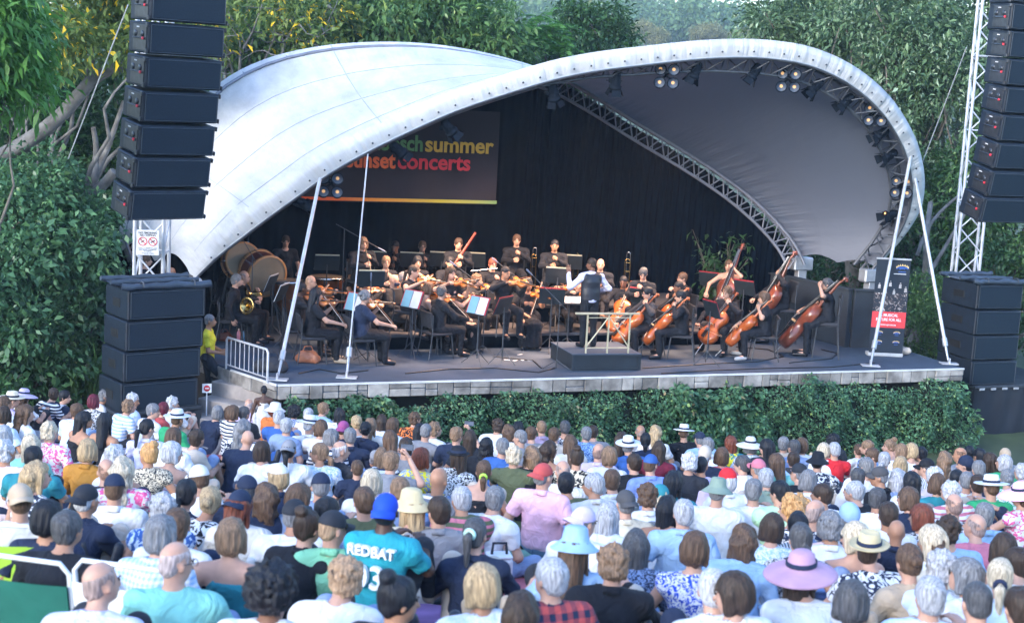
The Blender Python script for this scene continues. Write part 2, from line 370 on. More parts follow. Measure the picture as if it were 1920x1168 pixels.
# ---------------------------------------------------------------- canopy
def smooth_curve(px, n, P, N):
    """pixel polyline -> smooth 3-D curve on the plane (P,N), n points by arc length"""
    q = np.array([at_plane(x, y, P, N) for x, y in px]); m = len(q); out = []
    for i in range(m-1):
        p0, p1, p2, p3 = q[max(i-1, 0)], q[i], q[i+1], q[min(i+2, m-1)]
        for k in range(12):
            t = k/12; out.append(.5*((2*p1)+(-p0+p2)*t+(2*p0-5*p1+4*p2-p3)*t*t+(-p0+3*p1-3*p2+p3)*t**3))
    out.append(q[-1]); out = np.array(out)
    d = np.concatenate([[0], np.cumsum(np.linalg.norm(np.diff(out, axis=0), axis=1))]); t = np.linspace(0, d[-1], n)
    return np.stack([np.interp(t, d, out[:, k]) for k in range(3)], 1)
FL, FR = np.array([-6.0, 27, 3.1]), np.array([7.55, 32, 3.1]); RL, RR = np.array([-7.3, 29.3, 3.0]), np.array([6.5, 33, 3.25])
N3 = np.array([SN[0], SN[1], 0])
fN = np.cross(FR-FL, np.array([0, 0, 1])-N3*math.tan(R(22))); rN = np.cross(RR-RL, np.array([0, 0, 1])+N3*math.tan(R(18)))
Fpx = [(352, 530), (400, 482), (450, 443), (500, 405), (560, 362), (620, 319), (700, 275), (780, 237), (850, 206), (940, 175), (1040, 145), (1120, 129), (1200, 119), (1300, 108), (1380, 104), (1450, 107), (1520, 120), (1590, 152), (1650, 202), (1690, 262), (1708, 312), (1713, 362), (1702, 410), (1675, 460), (1634, 512)]
Rpx = [(238, 492), (222, 440), (240, 385), (285, 300), (340, 225), (415, 153), (500, 110), (600, 87), (700, 79), (800, 82), (900, 97), (995, 122), (1060, 148), (1130, 188), (1200, 232), (1300, 292), (1380, 347), (1440, 400), (1482, 450), (1502, 490)]
NF = 121; Fc = smooth_curve(Fpx, NF, FL, fN); Rc = smooth_curve(Rpx, NF, RL, rN)
def inplane_normal(C, N, ctr):
    T = np.gradient(C, axis=0); T /= np.linalg.norm(T, axis=1, keepdims=True); Nn = N/np.linalg.norm(N); O = np.cross(T, Nn)
    s = np.sign(np.sum(O*(C-ctr), 1)); return O*np.median(s)
Fo = inplane_normal(Fc, fN, (FL+FR)/2+np.array([0, 0, 1.5])); Ro = inplane_normal(Rc, rN, (RL+RR)/2+np.array([0, 0, 1.5]))
fade = np.clip(np.minimum(np.arange(NF), NF-1-np.arange(NF))/10, .25, 1)[:, None]
FO = Fc+Fo*.34*fade+N3*.10          # the fabric folds over this outer edge
# give both arches the same parameter where they cross
def prj(v):
    v = v-CAM; d = v@cF; return np.stack([960+F_PX*(v@cR)/d, 584-F_PX*(v@cU)/d], 1)
pf, pr = prj(FO), prj(Rc); dd = np.linalg.norm(pf[:, None]-pr[None], axis=2)[20:100, 20:100]; iF, iR = np.unravel_index(dd.argmin(), dd.shape); uF, uR = (iF+20)/(NF-1), (iR+20)/(NF-1)
uu = np.linspace(0, 1, NF); wv_ = np.interp(uu, [0, uF*.5, uF, (1+uF)/2, 1], [0, uR*.5, uR, (1+uR)/2, 1]); Rc = np.stack([np.interp(wv_, uu, Rc[:, k]) for k in range(3)], 1); Ro = inplane_normal(Rc, rN, (RL+RR)/2+np.array([0, 0, 1.5]))
canopy = empty('canopy', (0, 28, ZF), 0, 'white twisted membrane canopy roof curving over the stage', 'canopy')
cloc = np.array(canopy.location)
# membrane: hem, then ruled sheet to the rear arch
memb, nt_, b_ = nodes('membrane'); L_ = nt_.links.new
tc_ = nt_.nodes.new('ShaderNodeTexCoord'); n1 = nt_.nodes.new('ShaderNodeTexNoise'); n1.inputs['Scale'].default_value = .7; n1.inputs['Detail'].default_value = 8
L_(tc_.outputs['Object'], n1.inputs['Vector']); r_ = nt_.nodes.new('ShaderNodeValToRGB'); L_(n1.outputs['Fac'], r_.inputs[0])
r_.color_ramp.elements[0].color = (.47, .48, .5, 1); r_.color_ramp.elements[1].color = (.66, .66, .66, 1); r_.color_ramp.elements[0].position = .25; r_.color_ramp.elements[1].position = .6
bf_ = nt_.nodes.new('ShaderNodeNewGeometry'); mb_ = nt_.nodes.new('ShaderNodeMix'); mb_.data_type = 'RGBA'; L_(bf_.outputs['Backfacing'], mb_.inputs[0]); st1 = nt_.nodes.new('ShaderNodeTexNoise'); mst = nt_.nodes.new('ShaderNodeMapping'); mst.inputs['Scale'].default_value = (14, 1.2, 1); uv0 = nt_.nodes.new('ShaderNodeUVMap'); L_(uv0.outputs[0], mst.inputs[0]); L_(mst.outputs[0], st1.inputs['Vector']); st1.inputs['Detail'].default_value = 7; st1.inputs['Roughness'].default_value = .7; smr = nt_.nodes.new('ShaderNodeMapRange'); L_(st1.outputs['Fac'], smr.inputs[0]); smr.inputs[1].default_value = .35; smr.inputs[2].default_value = .6; smr.inputs[3].default_value = .8; smr.inputs[4].default_value = 1.0; svm = nt_.nodes.new('ShaderNodeVectorMath'); svm.operation = 'SCALE'; L_(r_.outputs[0], svm.inputs[0]); L_(smr.outputs[0], svm.inputs['Scale']); L_(svm.outputs[0], mb_.inputs[6]); mb_.inputs[7].default_value = (.11, .125, .165, 1)   # shade under the roof painted in: back faces get a darker grey
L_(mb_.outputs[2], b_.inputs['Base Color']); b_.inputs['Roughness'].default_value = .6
uvn = nt_.nodes.new('ShaderNodeUVMap'); mp_ = nt_.nodes.new('ShaderNodeMapping'); mp_.inputs['Scale'].default_value = (70, 2.2, 1); L_(uvn.outputs[0], mp_.inputs[0])
n2 = nt_.nodes.new('ShaderNodeTexNoise'); n2.inputs['Scale'].default_value = 1; n2.inputs['Detail'].default_value = 4; L_(mp_.outputs[0], n2.inputs['Vector'])
# taut wrinkles gather at both edges (uv.y = 0 front arch .. 1 rear arch)
sx = nt_.nodes.new('ShaderNodeSeparateXYZ'); L_(uvn.outputs[0], sx.inputs[0])
e1 = nt_.nodes.new('ShaderNodeMath'); e1.operation = 'SUBTRACT'; L_(sx.outputs[1], e1.inputs[0]); e1.inputs[1].default_value = .5
e2 = nt_.nodes.new('ShaderNodeMath'); e2.operation = 'ABSOLUTE'; L_(e1.outputs[0], e2.inputs[0]); e3 = nt_.nodes.new('ShaderNodeMapRange'); L_(e2.outputs[0], e3.inputs[0]); e3.inputs[1].default_value = .22; e3.inputs[2].default_value = .5; e3.inputs[3].default_value = .08; e3.inputs[4].default_value = 1
e4 = nt_.nodes.new('ShaderNodeMath'); e4.operation = 'MULTIPLY'; L_(n2.outputs['Fac'], e4.inputs[0]); L_(e3.outputs[0], e4.inputs[1])
bp_ = nt_.nodes.new('ShaderNodeBump'); bp_.inputs['Strength'].default_value = .9; bp_.inputs['Distance'].default_value = .12; L_(e4.outputs[0], bp_.inputs['Height'])
n3 = nt_.nodes.new('ShaderNodeTexNoise'); n3.inputs['Scale'].default_value = 1.1; n3.inputs['Detail'].default_value = 6; L_(tc_.outputs['Object'], n3.inputs['Vector'])
bp2 = nt_.nodes.new('ShaderNodeBump'); bp2.inputs['Strength'].default_value = .35; bp2.inputs['Distance'].default_value = .08; L_(n3.outputs['Fac'], bp2.inputs['Height']); L_(bp_.outputs[0], bp2.inputs['Normal']); L_(bp2.outputs[0], b_.inputs['Normal'])
tr_ = nt_.nodes.new('ShaderNodeBsdfTranslucent'); tr_.inputs[0].default_value = (.3, .28, .3, 1); L_(bp2.outputs[0], tr_.inputs['Normal']); ms_ = nt_.nodes.new('ShaderNodeMixShader'); ms_.inputs[0].default_value = .07
L_(b_.outputs[0], ms_.inputs[1]); L_(tr_.outputs[0], ms_.inputs[2]); L_(ms_.outputs[0], nt_.nodes['Material Output'].inputs[0])
rows = [Fc+Fo*-.02-N3*.02, Fc*.5+FO*.5-N3*.05, FO]
MR = 26; pm = np.linspace(0, 1, NF)
sheet_rows = []
for j in range(1, MR+1):
    v = j/MR; q = FO*(1-v)+Rc*v; sag = math.sin(math.pi*v)
    q = q+np.array([0, 0, -1.0])*(sag*.18*np.sin(math.pi*pm))[:, None]
    rows.append(q)
G = np.array(rows); nr = len(rows)
uvv = np.array([0, .01, .02]+[.02+.98*j/MR for j in range(1, MR+1)])
i0, i1 = 1, NF-2
def scallop(G):
    """the sheet's end edges hang in shallow arcs between the anchors"""
    H = G.copy(); vv = uvv
    for side in (0, 1):
        idx = i0 if side == 0 else i1; nx = 14
        for k in range(nx):
            i = idx+k if side == 0 else idx-k
            w = (1-k/nx)**2; arc = (.28 if side == 0 else .12)*np.abs(np.sin(vv*math.pi*2))*w
            H[:, i, 2] += arc*(vv > .05)*(vv < .97)
    return H
G = scallop(G)[:, i0:i1+1]; nc = G.shape[1]
idx = np.arange(nr*nc).reshape(nr, nc); Fq = np.stack([idx[:-1, :-1], idx[:-1, 1:], idx[1:, 1:], idx[1:, :-1]], -1).reshape(-1, 4)
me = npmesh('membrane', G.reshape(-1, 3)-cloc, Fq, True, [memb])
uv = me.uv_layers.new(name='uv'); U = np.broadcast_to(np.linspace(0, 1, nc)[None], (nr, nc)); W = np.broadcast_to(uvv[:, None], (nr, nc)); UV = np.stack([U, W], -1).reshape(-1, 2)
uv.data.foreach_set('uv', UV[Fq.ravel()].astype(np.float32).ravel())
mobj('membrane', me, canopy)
# seams on the sheet
b = MB()
for vv_ in (4, 11, 19):
    b.tube([Vector(sph(G[vv_, i]-cloc))+Vector((0, 0, .012)) for i in range(2, 66, 2)], .005, 5)
for i in range(10, 62, 17): b.tube([Vector(sph(G[k, i]-cloc))+Vector((0, 0, .01)) for k in range(2, nr)], .006, 5)
b.build('seam', mat('seam', (.36, .38, .42), .7, .1), canopy)
# eyelets and tension tube along the front hem
b = MB()
for i in range(4, NF-5, 2):
    c = Fc[i]*.78+FO[i]*.22-N3*.075; b.lathe([(0, .0), (.02, .0), (.02, .015), (0, .015)], 8, Matrix.Translation(sph(c-cloc)) @ Matrix.Rotation(R(80), 4, 'X'))
b.build('eyelets', darksteel, canopy)
b = MB(); b.tube([sph(p-cloc) for p in Fc-Fo*.03], .028, 7); b.build('edge_cable', mat('hem_tube', (.5, .52, .55), .5, .1, metal=.4), canopy)
tsteel = mat('truss_steel', (.10, .11, .13), .45, .2, 5, metal=.4)
def truss(C, O, inw, back, name, rch=.035, step=3, M=tsteel):
    T = empty(name, cloc); T['x'] = 0
    A = C-O*.05; B = C-O*inw+back*.5; D = C-O*(.1 if np.ndim(inw) == 0 else .02)+back
    for q in (A, B, D):
        b = MB(); b.tube([sph(p-cloc) for p in q[::2]], rch, 7); o = b.build('chord', M, T)
    b = MB()
    for i in range(0, len(C)-step, step):
        j = i+step
        for p, q in ((A[i], B[j-step//2-1]), (B[j-step//2-1], A[j]), (B[i], D[j-step//2-1]), (D[j-step//2-1], B[j]), (A[i], D[i])):
            b.tube([sph(p-cloc), sph(q-cloc)], rch*.5, 5)
    b.build('lacing', M, T); del T['x']
    return T
ft = truss(Fc, Fo, np.interp(np.linspace(0, 1, NF), [0, .38, .6, 1], [.1, .12, .36, .42])[:, None], N3*.42, 'arch_truss'); tag(ft, 'lattice steel truss arch carrying the front edge of the canopy and the stage lamps', 'truss')
rt = truss(Rc, Ro, .45, -N3*.3, 'arch_truss', .035, 4, mat('truss_grey', (.2, .21, .25), .5, .15, 5, metal=.3)); tag(rt, 'lattice steel truss arch under the rear of the canopy beside the black curtain', 'truss')
for p, nm in ((Fc[-1], 'right foot of the front canopy arch'), (Rc[-1], 'right foot of the rear arch, beside the low wall'), (Fc[0], 'left foot of the front canopy arch behind the speaker stack')):
    f = empty('arch_footing', p-np.array([0, 0, 0]), SROT, 'steel bracket at the '+nm, 'footing'); b = MB()
    b.box((0, 0, -.05), (.5, .3, .3), None, .03); b.build('bracket', steel, f); b = MB(); h = p[2]-.2-ZF+.02
    b.box((0, 0, -.2-h/2), (.22, .22, h), None, .01); b.build('post', steel, f)
# ---------------------------------------------------------------- rear curtain
b = MB(); nC = 420; top = []; bot = []
tt = np.linspace(0, NF-1, nC)
Rin = Rc-Ro*.12+N3*.12
for i, t in enumerate(tt):
    k = int(min(t, NF-2)); f = t-k; p = Rin[k]*(1-f)+Rin[k+1]*f; pl = .05*math.sin(i*1.15)+.03*math.sin(i*.37)
    s, tq = toS(p); sb = min(max(s, -1.6), 13.3); u = (sb+1.6)/14.9; tb = 6.6+.9*math.sin(math.pi*u)-1.9*u**3
    top.append(p+N3*pl); bot.append(S(sb, tb+pl, ZF-.3))
vs = []
for r_ in range(5):
    v = r_/4; vs += [Vector(sph(a*(1-v)+c*v)) for a, c in zip(top, bot)]
b.add(vs, [(r_*nC+i, r_*nC+i+1, (r_+1)*nC+i+1, (r_+1)*nC+i) for r_ in range(4) for i in range(nC-1)], True)
b.build('stage_curtain', curtain_m, None, 'huge black pleated curtain closing the rear of the stage', 'curtain')
# black side cloth behind the left foot
b = MB(); q = [at_y(196, 520, 29.5), at_y(196, 470, 29.5), at_y(182, 442, 29.5), at_y(215, 424, 29.5), at_y(250, 412, 29.5), at_y(262, 440, 29.6), at_y(270, 520, 29.8), at_y(400, 505, 29.8), at_y(400, 620, 29.8), at_y(196, 640, 29.5)]
M_ = None; fr = [Vector(sph(p)) for p in q]; bk = [p+Vector((.0, .06, 0)) for p in fr]; n = len(fr)
b.add(fr+bk, [tuple(range(n)), tuple(range(2*n-1, n-1, -1))]+[(i, n+i, n+(i+1) % n, (i+1) % n) for i in range(n)])
b.build('side_curtain', curtain_m, None, 'black cloth hanging behind the left speaker tower and canopy foot', 'curtain')
# low black wall at stage right
wroot = empty('low_wall', (7.33, 31, ZF), 0, 'low black panel wall at the right rear corner of the stage', 'wall')
def wallpiece(p, q, h, nm):
    p = Vector((*p, 0)); q = Vector((*q, 0)); d = q-p; m = (p+q)/2-wroot.location; b = MB(); M = Matrix.Rotation(math.atan2(d.y, d.x), 3, 'Z')
    b.box((m.x, m.y, h/2), (d.length, .12, h), M, .01); b.box((m.x, m.y, h+.017), (d.length+.04, .2, .03), M); b.build(nm, mat('wall_black', (.02, .028, .04), .8, .3, 2), wroot)
wallpiece((7.33, 31.0), (6.0, 33.3), 1.25, 'wall_panel'); wallpiece((7.4, 31.02), (8.6, 31.2), 1.25, 'wall_panel')
# ---------------------------------------------------------------- hanging banner with lettering
ban_p = at_z(760, 382, 4.55)  # rough depth reference only
bD = 31.4
BL = at_y(583, 380, 30.2); BR = at_y(930, 381, 31.7)
d = Vector(sph(BR-BL)); d.z = 0; wB = d.length; hB = (382-207)/2700*31.2*1.0
banner = empty('stage_banner', (BL+BR)/2, math.atan2(d.y, d.x), 'wide dark banner with green, yellow, orange and red festival lettering hanging behind the orchestra', 'banner')
banner.location.z = float(BL[2]+BR[2])/2
wB = wB+.0; banx = empty('x', (0, 0, 0)); bpy.data.objects.remove(banx)
cloth_m = mat('banner_cloth', (.013, .009, .018), .75, .25, 1.2, bump=.2, bscale=3)
b = MB(); nx = 30
vs = []
for i in range(nx+1):
    x = -wB/2-.9+(wB+.9)*i/nx
    for z in (0, hB): vs.append((x, .02*math.sin(i*.9), z))
m0 = len(vs); vs += [(x, y+.02, z) for x, y, z in vs]
b.add(vs, [(2*i, 2*i+2, 2*i+3, 2*i+1) for i in range(nx)]+[(m0+2*i+1, m0+2*i+3, m0+2*i+2, m0+2*i) for i in range(nx)], True)
b.build('banner_cloth', cloth_m, banner)
gr, nt_, b_ = nodes('rainbow_strip'); tc_ = nt_.nodes.new('ShaderNodeTexCoord'); sx_ = nt_.nodes.new('ShaderNodeSeparateXYZ'); nt_.links.new(tc_.outputs['Generated'], sx_.inputs[0]); r_ = nt_.nodes.new('ShaderNodeValToRGB'); nt_.links.new(sx_.outputs[0], r_.inputs[0])
el = r_.color_ramp.elements; el[0].color = (.85, .09, .03, 1); el[1].color = (.16, .30, .12, 1)
for p, c in ((.25, (.85, .14, .03, 1)), (.5, (.8, .35, .04, 1)), (.75, (.55, .48, .05, 1))): e = el.new(p); e.color = c
nt_.links.new(r_.outputs[0], b_.inputs['Base Color']); b_.inputs['Roughness'].default_value = .7
b = MB(); b.box((-.45, -.035, .055), (wB+.9, .012, .07)); b.build('colour_strip', gr, banner)
def text(body, size, mt, parent, locv, rot=(R(90), 0, 0), bold=.0, extr=.004, name='lettering', align='LEFT', shear=0, sx=1, spc=1):
    c = bpy.data.curves.new(name, 'FONT'); c.body = body; c.size = size; c.extrude = extr; c.offset = bold; c.align_x = align; c.shear = shear; c.space_character = spc; c.resolution_u = 3
    o = bpy.data.objects.new(name, c); link(o); bpy.context.view_layer.update(); dg = bpy.context.evaluated_depsgraph_get()
    me = bpy.data.meshes.new_from_object(o.evaluated_get(dg)); bpy.data.objects.remove(o)
    me.materials.clear(); me.materials.append(mt); o = bpy.data.objects.new(name, me); link(o, parent); o.location = locv; o.rotation_euler = rot; o.scale = (sx, 1, 1)
    return o
fls = {k: mat('letter_'+k, v, .7, .08) for k, v in dict(green=(.10, .26, .09), yellow=(.62, .40, .05), orange=(.82, .16, .04), red=(.62, .03, .05), white=(.8, .8, .8)).items()}
def tw(o): return max(v.co.x for v in o.data.vertices)*o.scale[0]
xr = wB/2-.14
o = text('summer', .47, fls['yellow'], banner, (0, -.06, 0), bold=.012); w1 = tw(o); o.location = (xr-w1, -.06, 1.12)
o2 = text('kirstenbosch', .47, fls['green'], banner, (0, -.06, 0), bold=.014, sx=.84); w2 = tw(o2); o2.location = (xr-w1-w2-.05, -.06, 1.12)
o3 = text('concerts', .47, fls['red'], banner, (0, -.06, 0), bold=.012); w3 = tw(o3); o3.location = (xr-w3-.52, -.06, .74)
o4 = text('sunset', .47, fls['orange'], banner, (0, -.06, 0), bold=.014, sx=.88); w4 = tw(o4); o4.location = (xr-w3-.56-w4, -.06, .74)
# ---------------------------------------------------------------- tension rods with turnbuckles
galv = mat('pale_tube', (.5, .52, .56), .4, .15, 5, metal=.3)
def rod(p0, p1, r, label):
    p0 = np.array(p0, float); p1 = np.array(p1, float); root = empty('support_strut', p0, 0, label, 'strut'); d = p1-p0; L = np.linalg.norm(d); u = d/L
    b = MB(); b.tube([sph(u*.42), sph(d)], r, 8); b.build('tube', galv, root)
    b = MB(); b.tube([sph(u*.08), sph(u*.42)], [.02, .03], 8); b.tube([sph(u*.38), sph(u*.56)], .055, 8); b.build('turnbuckle', steel, root)
    b = MB(); b.box((0, 0, .01), (.36, .2, .02)); b.box((0, 0, .07), (.03, .1, .1)); b.build('foot_plate', galv, root)
rod(at_z(520, 712, ZF+.01), at_plane(600, 335, FL, fN), .036, 'thick pale support strut rising from the left front corner of the stage')
rod(at_z(650, 708, ZF+.01), at_plane(690, 287, FL, fN), .014, 'thin pale tension rod rising from the stage edge between two front violinists')
rod(at_z(1632, 686, ZF+.01), at_plane(1707, 295, FL, fN), .036, 'pale support strut crossing in front of the pull-up banner')
rod(at_z(1779, 682, ZF+.01), at_plane(1716, 335, FL, fN), .036, 'pale support strut at the right front corner of the stage')
# ================================================================ TREES
lf_dark = leaf_mat('leaf_dark', (0.020, 0.059, 0.023), (0.071, 0.169, 0.051), None, .4, .28)
lf_bush = leaf_mat('leaf_bush', (0.031, 0.093, 0.043), (0.134, 0.286, 0.124), (0.236, 0.419, 0.175), .32, .25, .05, .8)
lf_fresh = leaf_mat('leaf_fresh', (0.047, 0.151, 0.029), (0.141, 0.335, 0.066), None, .4, .35)
lf_yellow = leaf_mat('leaf_yellow_green', (0.079, 0.143, 0.029), (0.251, 0.335, 0.087), (1.039, 0.709, 0.043), .45, .35, .07)
lf_silver = leaf_mat('leaf_silver', (0.041, 0.095, 0.044), (0.179, 0.293, 0.140), (0.383, 0.497, 0.329), .4, .25, .1)
lf_mid = leaf_mat('leaf_mid', (0.047, 0.126, 0.036), (0.158, 0.286, 0.087), (0.314, 0.436, 0.130), .4, .32, .05)
lf_olive = leaf_mat('leaf_olive', (0.149, 0.170, 0.068), (0.361, 0.363, 0.157), None, .5, .25)
lf_hill = leaf_mat('leaf_hill', (0.063, 0.136, 0.058), (0.190, 0.317, 0.138), None, .5, .25)
def TW(px, py, D): return at_y(px, py, D)
def tree_px(name, px, py, rx, ry, D, *a, baseoff=(0, 0), **k):
    """crown centre given as the direction it is seen in, at a real distance D, radii in metres"""
    c = TW(px, py, D); base = (c[0]+baseoff[0], c[1]+baseoff[1], float(zf(np.array(c[0]), np.array(c[1]))))
    return tree(name, base, c, (rx, min(rx, 2.4), ry), *a, **k)
# far left bright large-leaved tree near the camera side
tree_px('broadleaf_tree', -42, 95, .8, 1.7, 20, 26, 620, .17, lf_fresh, bark, 'bright green long-leaved tree at the top left corner of the garden', group='trees around the stage', seed=11, asp=.22, droop=.55, clump_r=(.3, .5), trunk_r=.08, sub=14, baseoff=(-.9, .3))
# left shrub mass
tree_px('broadleaf_shrub', 75, 555, 1.75, 2.0, 26.8, 50, 520, .125, lf_bush, bark, 'large glossy green shrub left of the left speaker stack', 'shrub', seed=12, asp=.5, droop=.25, clump_r=(.4, .75), low=-.9, trunk_r=.16, sub=12)
tree_px('broadleaf_shrub', -10, 630, 1.4, 1.5, 25.3, 32, 460, .13, lf_bush, bark, 'glossy green shrub cut by the left edge of the view above the crowd', 'shrub', seed=13, asp=.5, clump_r=(.4, .7), low=-.9, trunk_r=.12)
tree_px('flowering_shrub', 60, 400, 1.5, .9, 27.5, 24, 420, .11, lf_bush, bark, 'pale green shrub with small blue flowers under the thick diagonal branch', 'shrub', seed=14, asp=.5, clump_r=(.4, .65), low=-.9, trunk_r=.1)
# tree with thick grey limbs and yellowing leaves
tree_px('coral_tree', 150, 80, 2.6, 1.7, 29, 40, 330, .15, lf_yellow, bark_grey, 'yellow-green leafed tree with thick grey branches behind the left speaker array', group='trees around the stage', seed=15, clump_r=(.45, .85), trunk_r=.17, sparse=True, low=-.4, droop=.6, baseoff=(-1.4, .5),
        extra_limbs=[(TW(-10, 300, 28.6), TW(235, 125, 28.4), .17, .11), (TW(20, 470, 28.6), TW(215, 322, 28.4), .13, .1), (TW(180, 410, 28.8), TW(175, 240, 28.8), .09, .05), (TW(178, 330, 28.8), TW(232, 190, 28.8), .08, .04), (TW(0, 500, 28.5), TW(0, 330, 28.5), .15, .15)])
tree_px('coral_tree', 490, 40, 2.3, 1.3, 38, 24, 190, .16, lf_yellow, bark_grey, 'half-bare grey-branched tree with yellow leaves right of the left speaker array', group='trees around the stage', seed=16, clump_r=(.5, .9), trunk_r=.26, bare=7, low=-.7, droop=.4)
tree_px('evergreen_tree', 160, 250, 2.6, 2.6, 34, 44, 380, .16, lf_dark, bark, 'dark leafy tree filling the gap behind the thick branches at left', group='trees around the stage', seed=17, clump_r=(.7, 1.2), low=-.9)
tree_px('evergreen_tree', 30, 330, 2.6, 3.0, 33, 36, 380, .15, lf_dark, bark, 'dark leafy tree at the far left behind the shrubs', group='trees around the stage', seed=18, clump_r=(.7, 1.2), low=-.9)
# centre back row
tree_px('evergreen_tree', 640, 50, 2.6, 1.7, 41, 34, 420, .17, lf_dark, bark, 'dark green tree above the left lobe of the canopy', group='trees around the stage', seed=19, clump_r=(.7, 1.1), low=-.7)
tree_px('broadleaf_tree', 790, 60, 2.4, 1.5, 40, 36, 420, .19, lf_mid, bark, 'mid green broad-leaved tree behind the top of the left canopy lobe', group='trees around the stage', seed=20, clump_r=(.6, 1.0), low=-.7, droop=.5)
tree_px('broadleaf_tree', 540, 90, 1.6, 1.1, 39, 20, 380, .18, lf_mid, bark, 'leafy green tree with drooping leaves beside the half-bare tree', group='trees around the stage', seed=21, clump_r=(.5, .8), low=-.7, droop=.6)
tree_px('bare_tree', 905, 45, 1.9, 1.3, 47, 16, 110, .14, lf_hill, bark_grey, 'thin grey-branched tree behind the mid green trees', group='trees around the stage', seed=22, clump_r=(.5, .9), bare=6, trunk_r=.18)
tree_px('evergreen_tree', 1108, 68, 1.15, .95, 46, 22, 420, .13, lf_dark, bark, 'rounded dark green tree right of the feathery young tree', group='trees around the stage', seed=23, clump_r=(.45, .7), low=-.8)
tree_px('evergreen_tree', 880, 110, 1.8, .8, 40, 18, 380, .16, lf_mid, bark, 'low green tree in the dip left of the feathery young tree', group='trees around the stage', seed=24, clump_r=(.5, .8), low=-.8)
tree_px('evergreen_tree', 1060, 135, 1.9, .8, 44, 18, 380, .15, lf_dark, bark, 'low dark tree in the dip behind the canopy join', group='trees around the stage', seed=44, clump_r=(.5, .8), low=-.8)
# feathery compound-leaved tree: fronds made of leaflet pairs
def frond_tree(px, py, D, seed, label):
    rg = np.random.default_rng(seed); c = TW(px, py, D); base = np.array([c[0], c[1], 0.0]); root = empty('feathery_tree', base, 0, label, 'tree', 'trees around the stage')
    b = MB(); tr = limb(b, (0, 0, 0), (.1, 0, c[2]-.2), .13, .06, rg, 8, .02); Cs = []; Ds = []; 
    for i in range(26):
        a = rg.uniform(0, 2*math.pi); q = np.array([math.cos(a), math.sin(a), 0])*rg.uniform(.2, 1.1)+np.array([0, 0, c[2]-base[2]+rg.uniform(-.9, .55)])
        limb(b, tr[rg.integers(5, 8)], q, .04, .015, rg, 4, .08)
        for k in range(9):
            d = rg.normal(size=3); d[2] = rg.uniform(-.1, .7); d /= np.linalg.norm(d); Lf = rg.uniform(.55, .9); side = np.cross(d, [0, 0, 1]); side /= np.linalg.norm(side)
            for j in range(9):
                t = (j+1)/9; p = q+d*Lf*t+np.array([0, 0, -.45])*t*t*Lf
                for sg in (-1, 1): Cs.append(p); Ds.append(side*sg+d*.35+np.array([0, 0, -.25]))
    b.build('trunk', bark_grey, root); V, Fq = leaves(np.array(Cs), np.array(Ds), .2, .3, .06, rg, .15)
    mobj('crown', npmesh('crown', V, Fq, False, [lf_fresh]), root)
frond_tree(1000, 72, 42, 5, 'feathery fresh green young tree above the dip in the canopy')
# right side
tree_px('evergreen_tree', 1500, 60, 2.0, 1.6, 44, 34, 420, .14, lf_silver, bark, 'silvery green tree behind the crest of the canopy', group='trees around the stage', seed=25, clump_r=(.5, .9), low=-.8)
tree_px('evergreen_tree', 1655, 90, 2.5, 2.4, 41, 62, 460, .14, lf_silver, bark, 'tall silvery green tree right of the canopy arch', group='trees around the stage', seed=26, clump_r=(.5, .95), low=-.9)
tree_px('evergreen_tree', 1790, 230, 2.4, 2.8, 40, 56, 420, .14, lf_silver, bark, 'tall grey-green tree behind the right speaker array', group='trees around the stage', seed=27, clump_r=(.5, .9), low=-.9)
tree_px('evergreen_tree', 1850, 20, 2.2, 2.0, 46, 34, 460, .15, lf_silver, bark, 'grey-green tree top behind the right speaker array and tower', group='trees around the stage', seed=47, clump_r=(.6, 1.0), low=-.9)
tree_px('evergreen_tree', 1900, 420, 2.2, 2.6, 37, 46, 420, .13, lf_mid, bark, 'green tree behind the right tower lattice and speaker stack', group='trees around the stage', seed=28, clump_r=(.5, .9), low=-.9)
tree_px('evergreen_tree', 1740, 400, 1.9, 2.2, 38, 40, 400, .12, lf_dark, bark_grey, 'dark tree with grey stems between the canopy and the right tower', group='trees around the stage', seed=29, clump_r=(.5, .9), low=-.9, bare=2,
        extra_limbs=[(TW(1690, 640, 34.5), TW(1745, 380, 34.5), .1, .06), (TW(1700, 600, 34.5), TW(1810, 400, 35), .07, .04), (TW(1720, 480, 34.5), TW(1850, 330, 35), .05, .03)])
tree_px('evergreen_tree', 1570, 460, 2.2, 2.0, 42, 36, 400, .13, lf_dark, bark, 'dark green tree seen through the opening under the right canopy edge', group='trees around the stage', seed=30, clump_r=(.6, 1.0), low=-.9)
tree_px('leafy_shrub', 1735, 610, 1.15, 1.0, 33.5, 22, 460, .085, lf_mid, bark, 'bushy green shrub between the pull-up banner and the right speaker stack', 'shrub', seed=31, clump_r=(.35, .6), low=-.9, trunk_r=.08)
tree_px('leafy_shrub', 1870, 560, 2.0, 1.6, 35, 24, 400, .1, lf_dark, bark, 'dark shrub behind the right speaker stack', 'shrub', seed=32, clump_r=(.4, .7), low=-.9, trunk_r=.1)
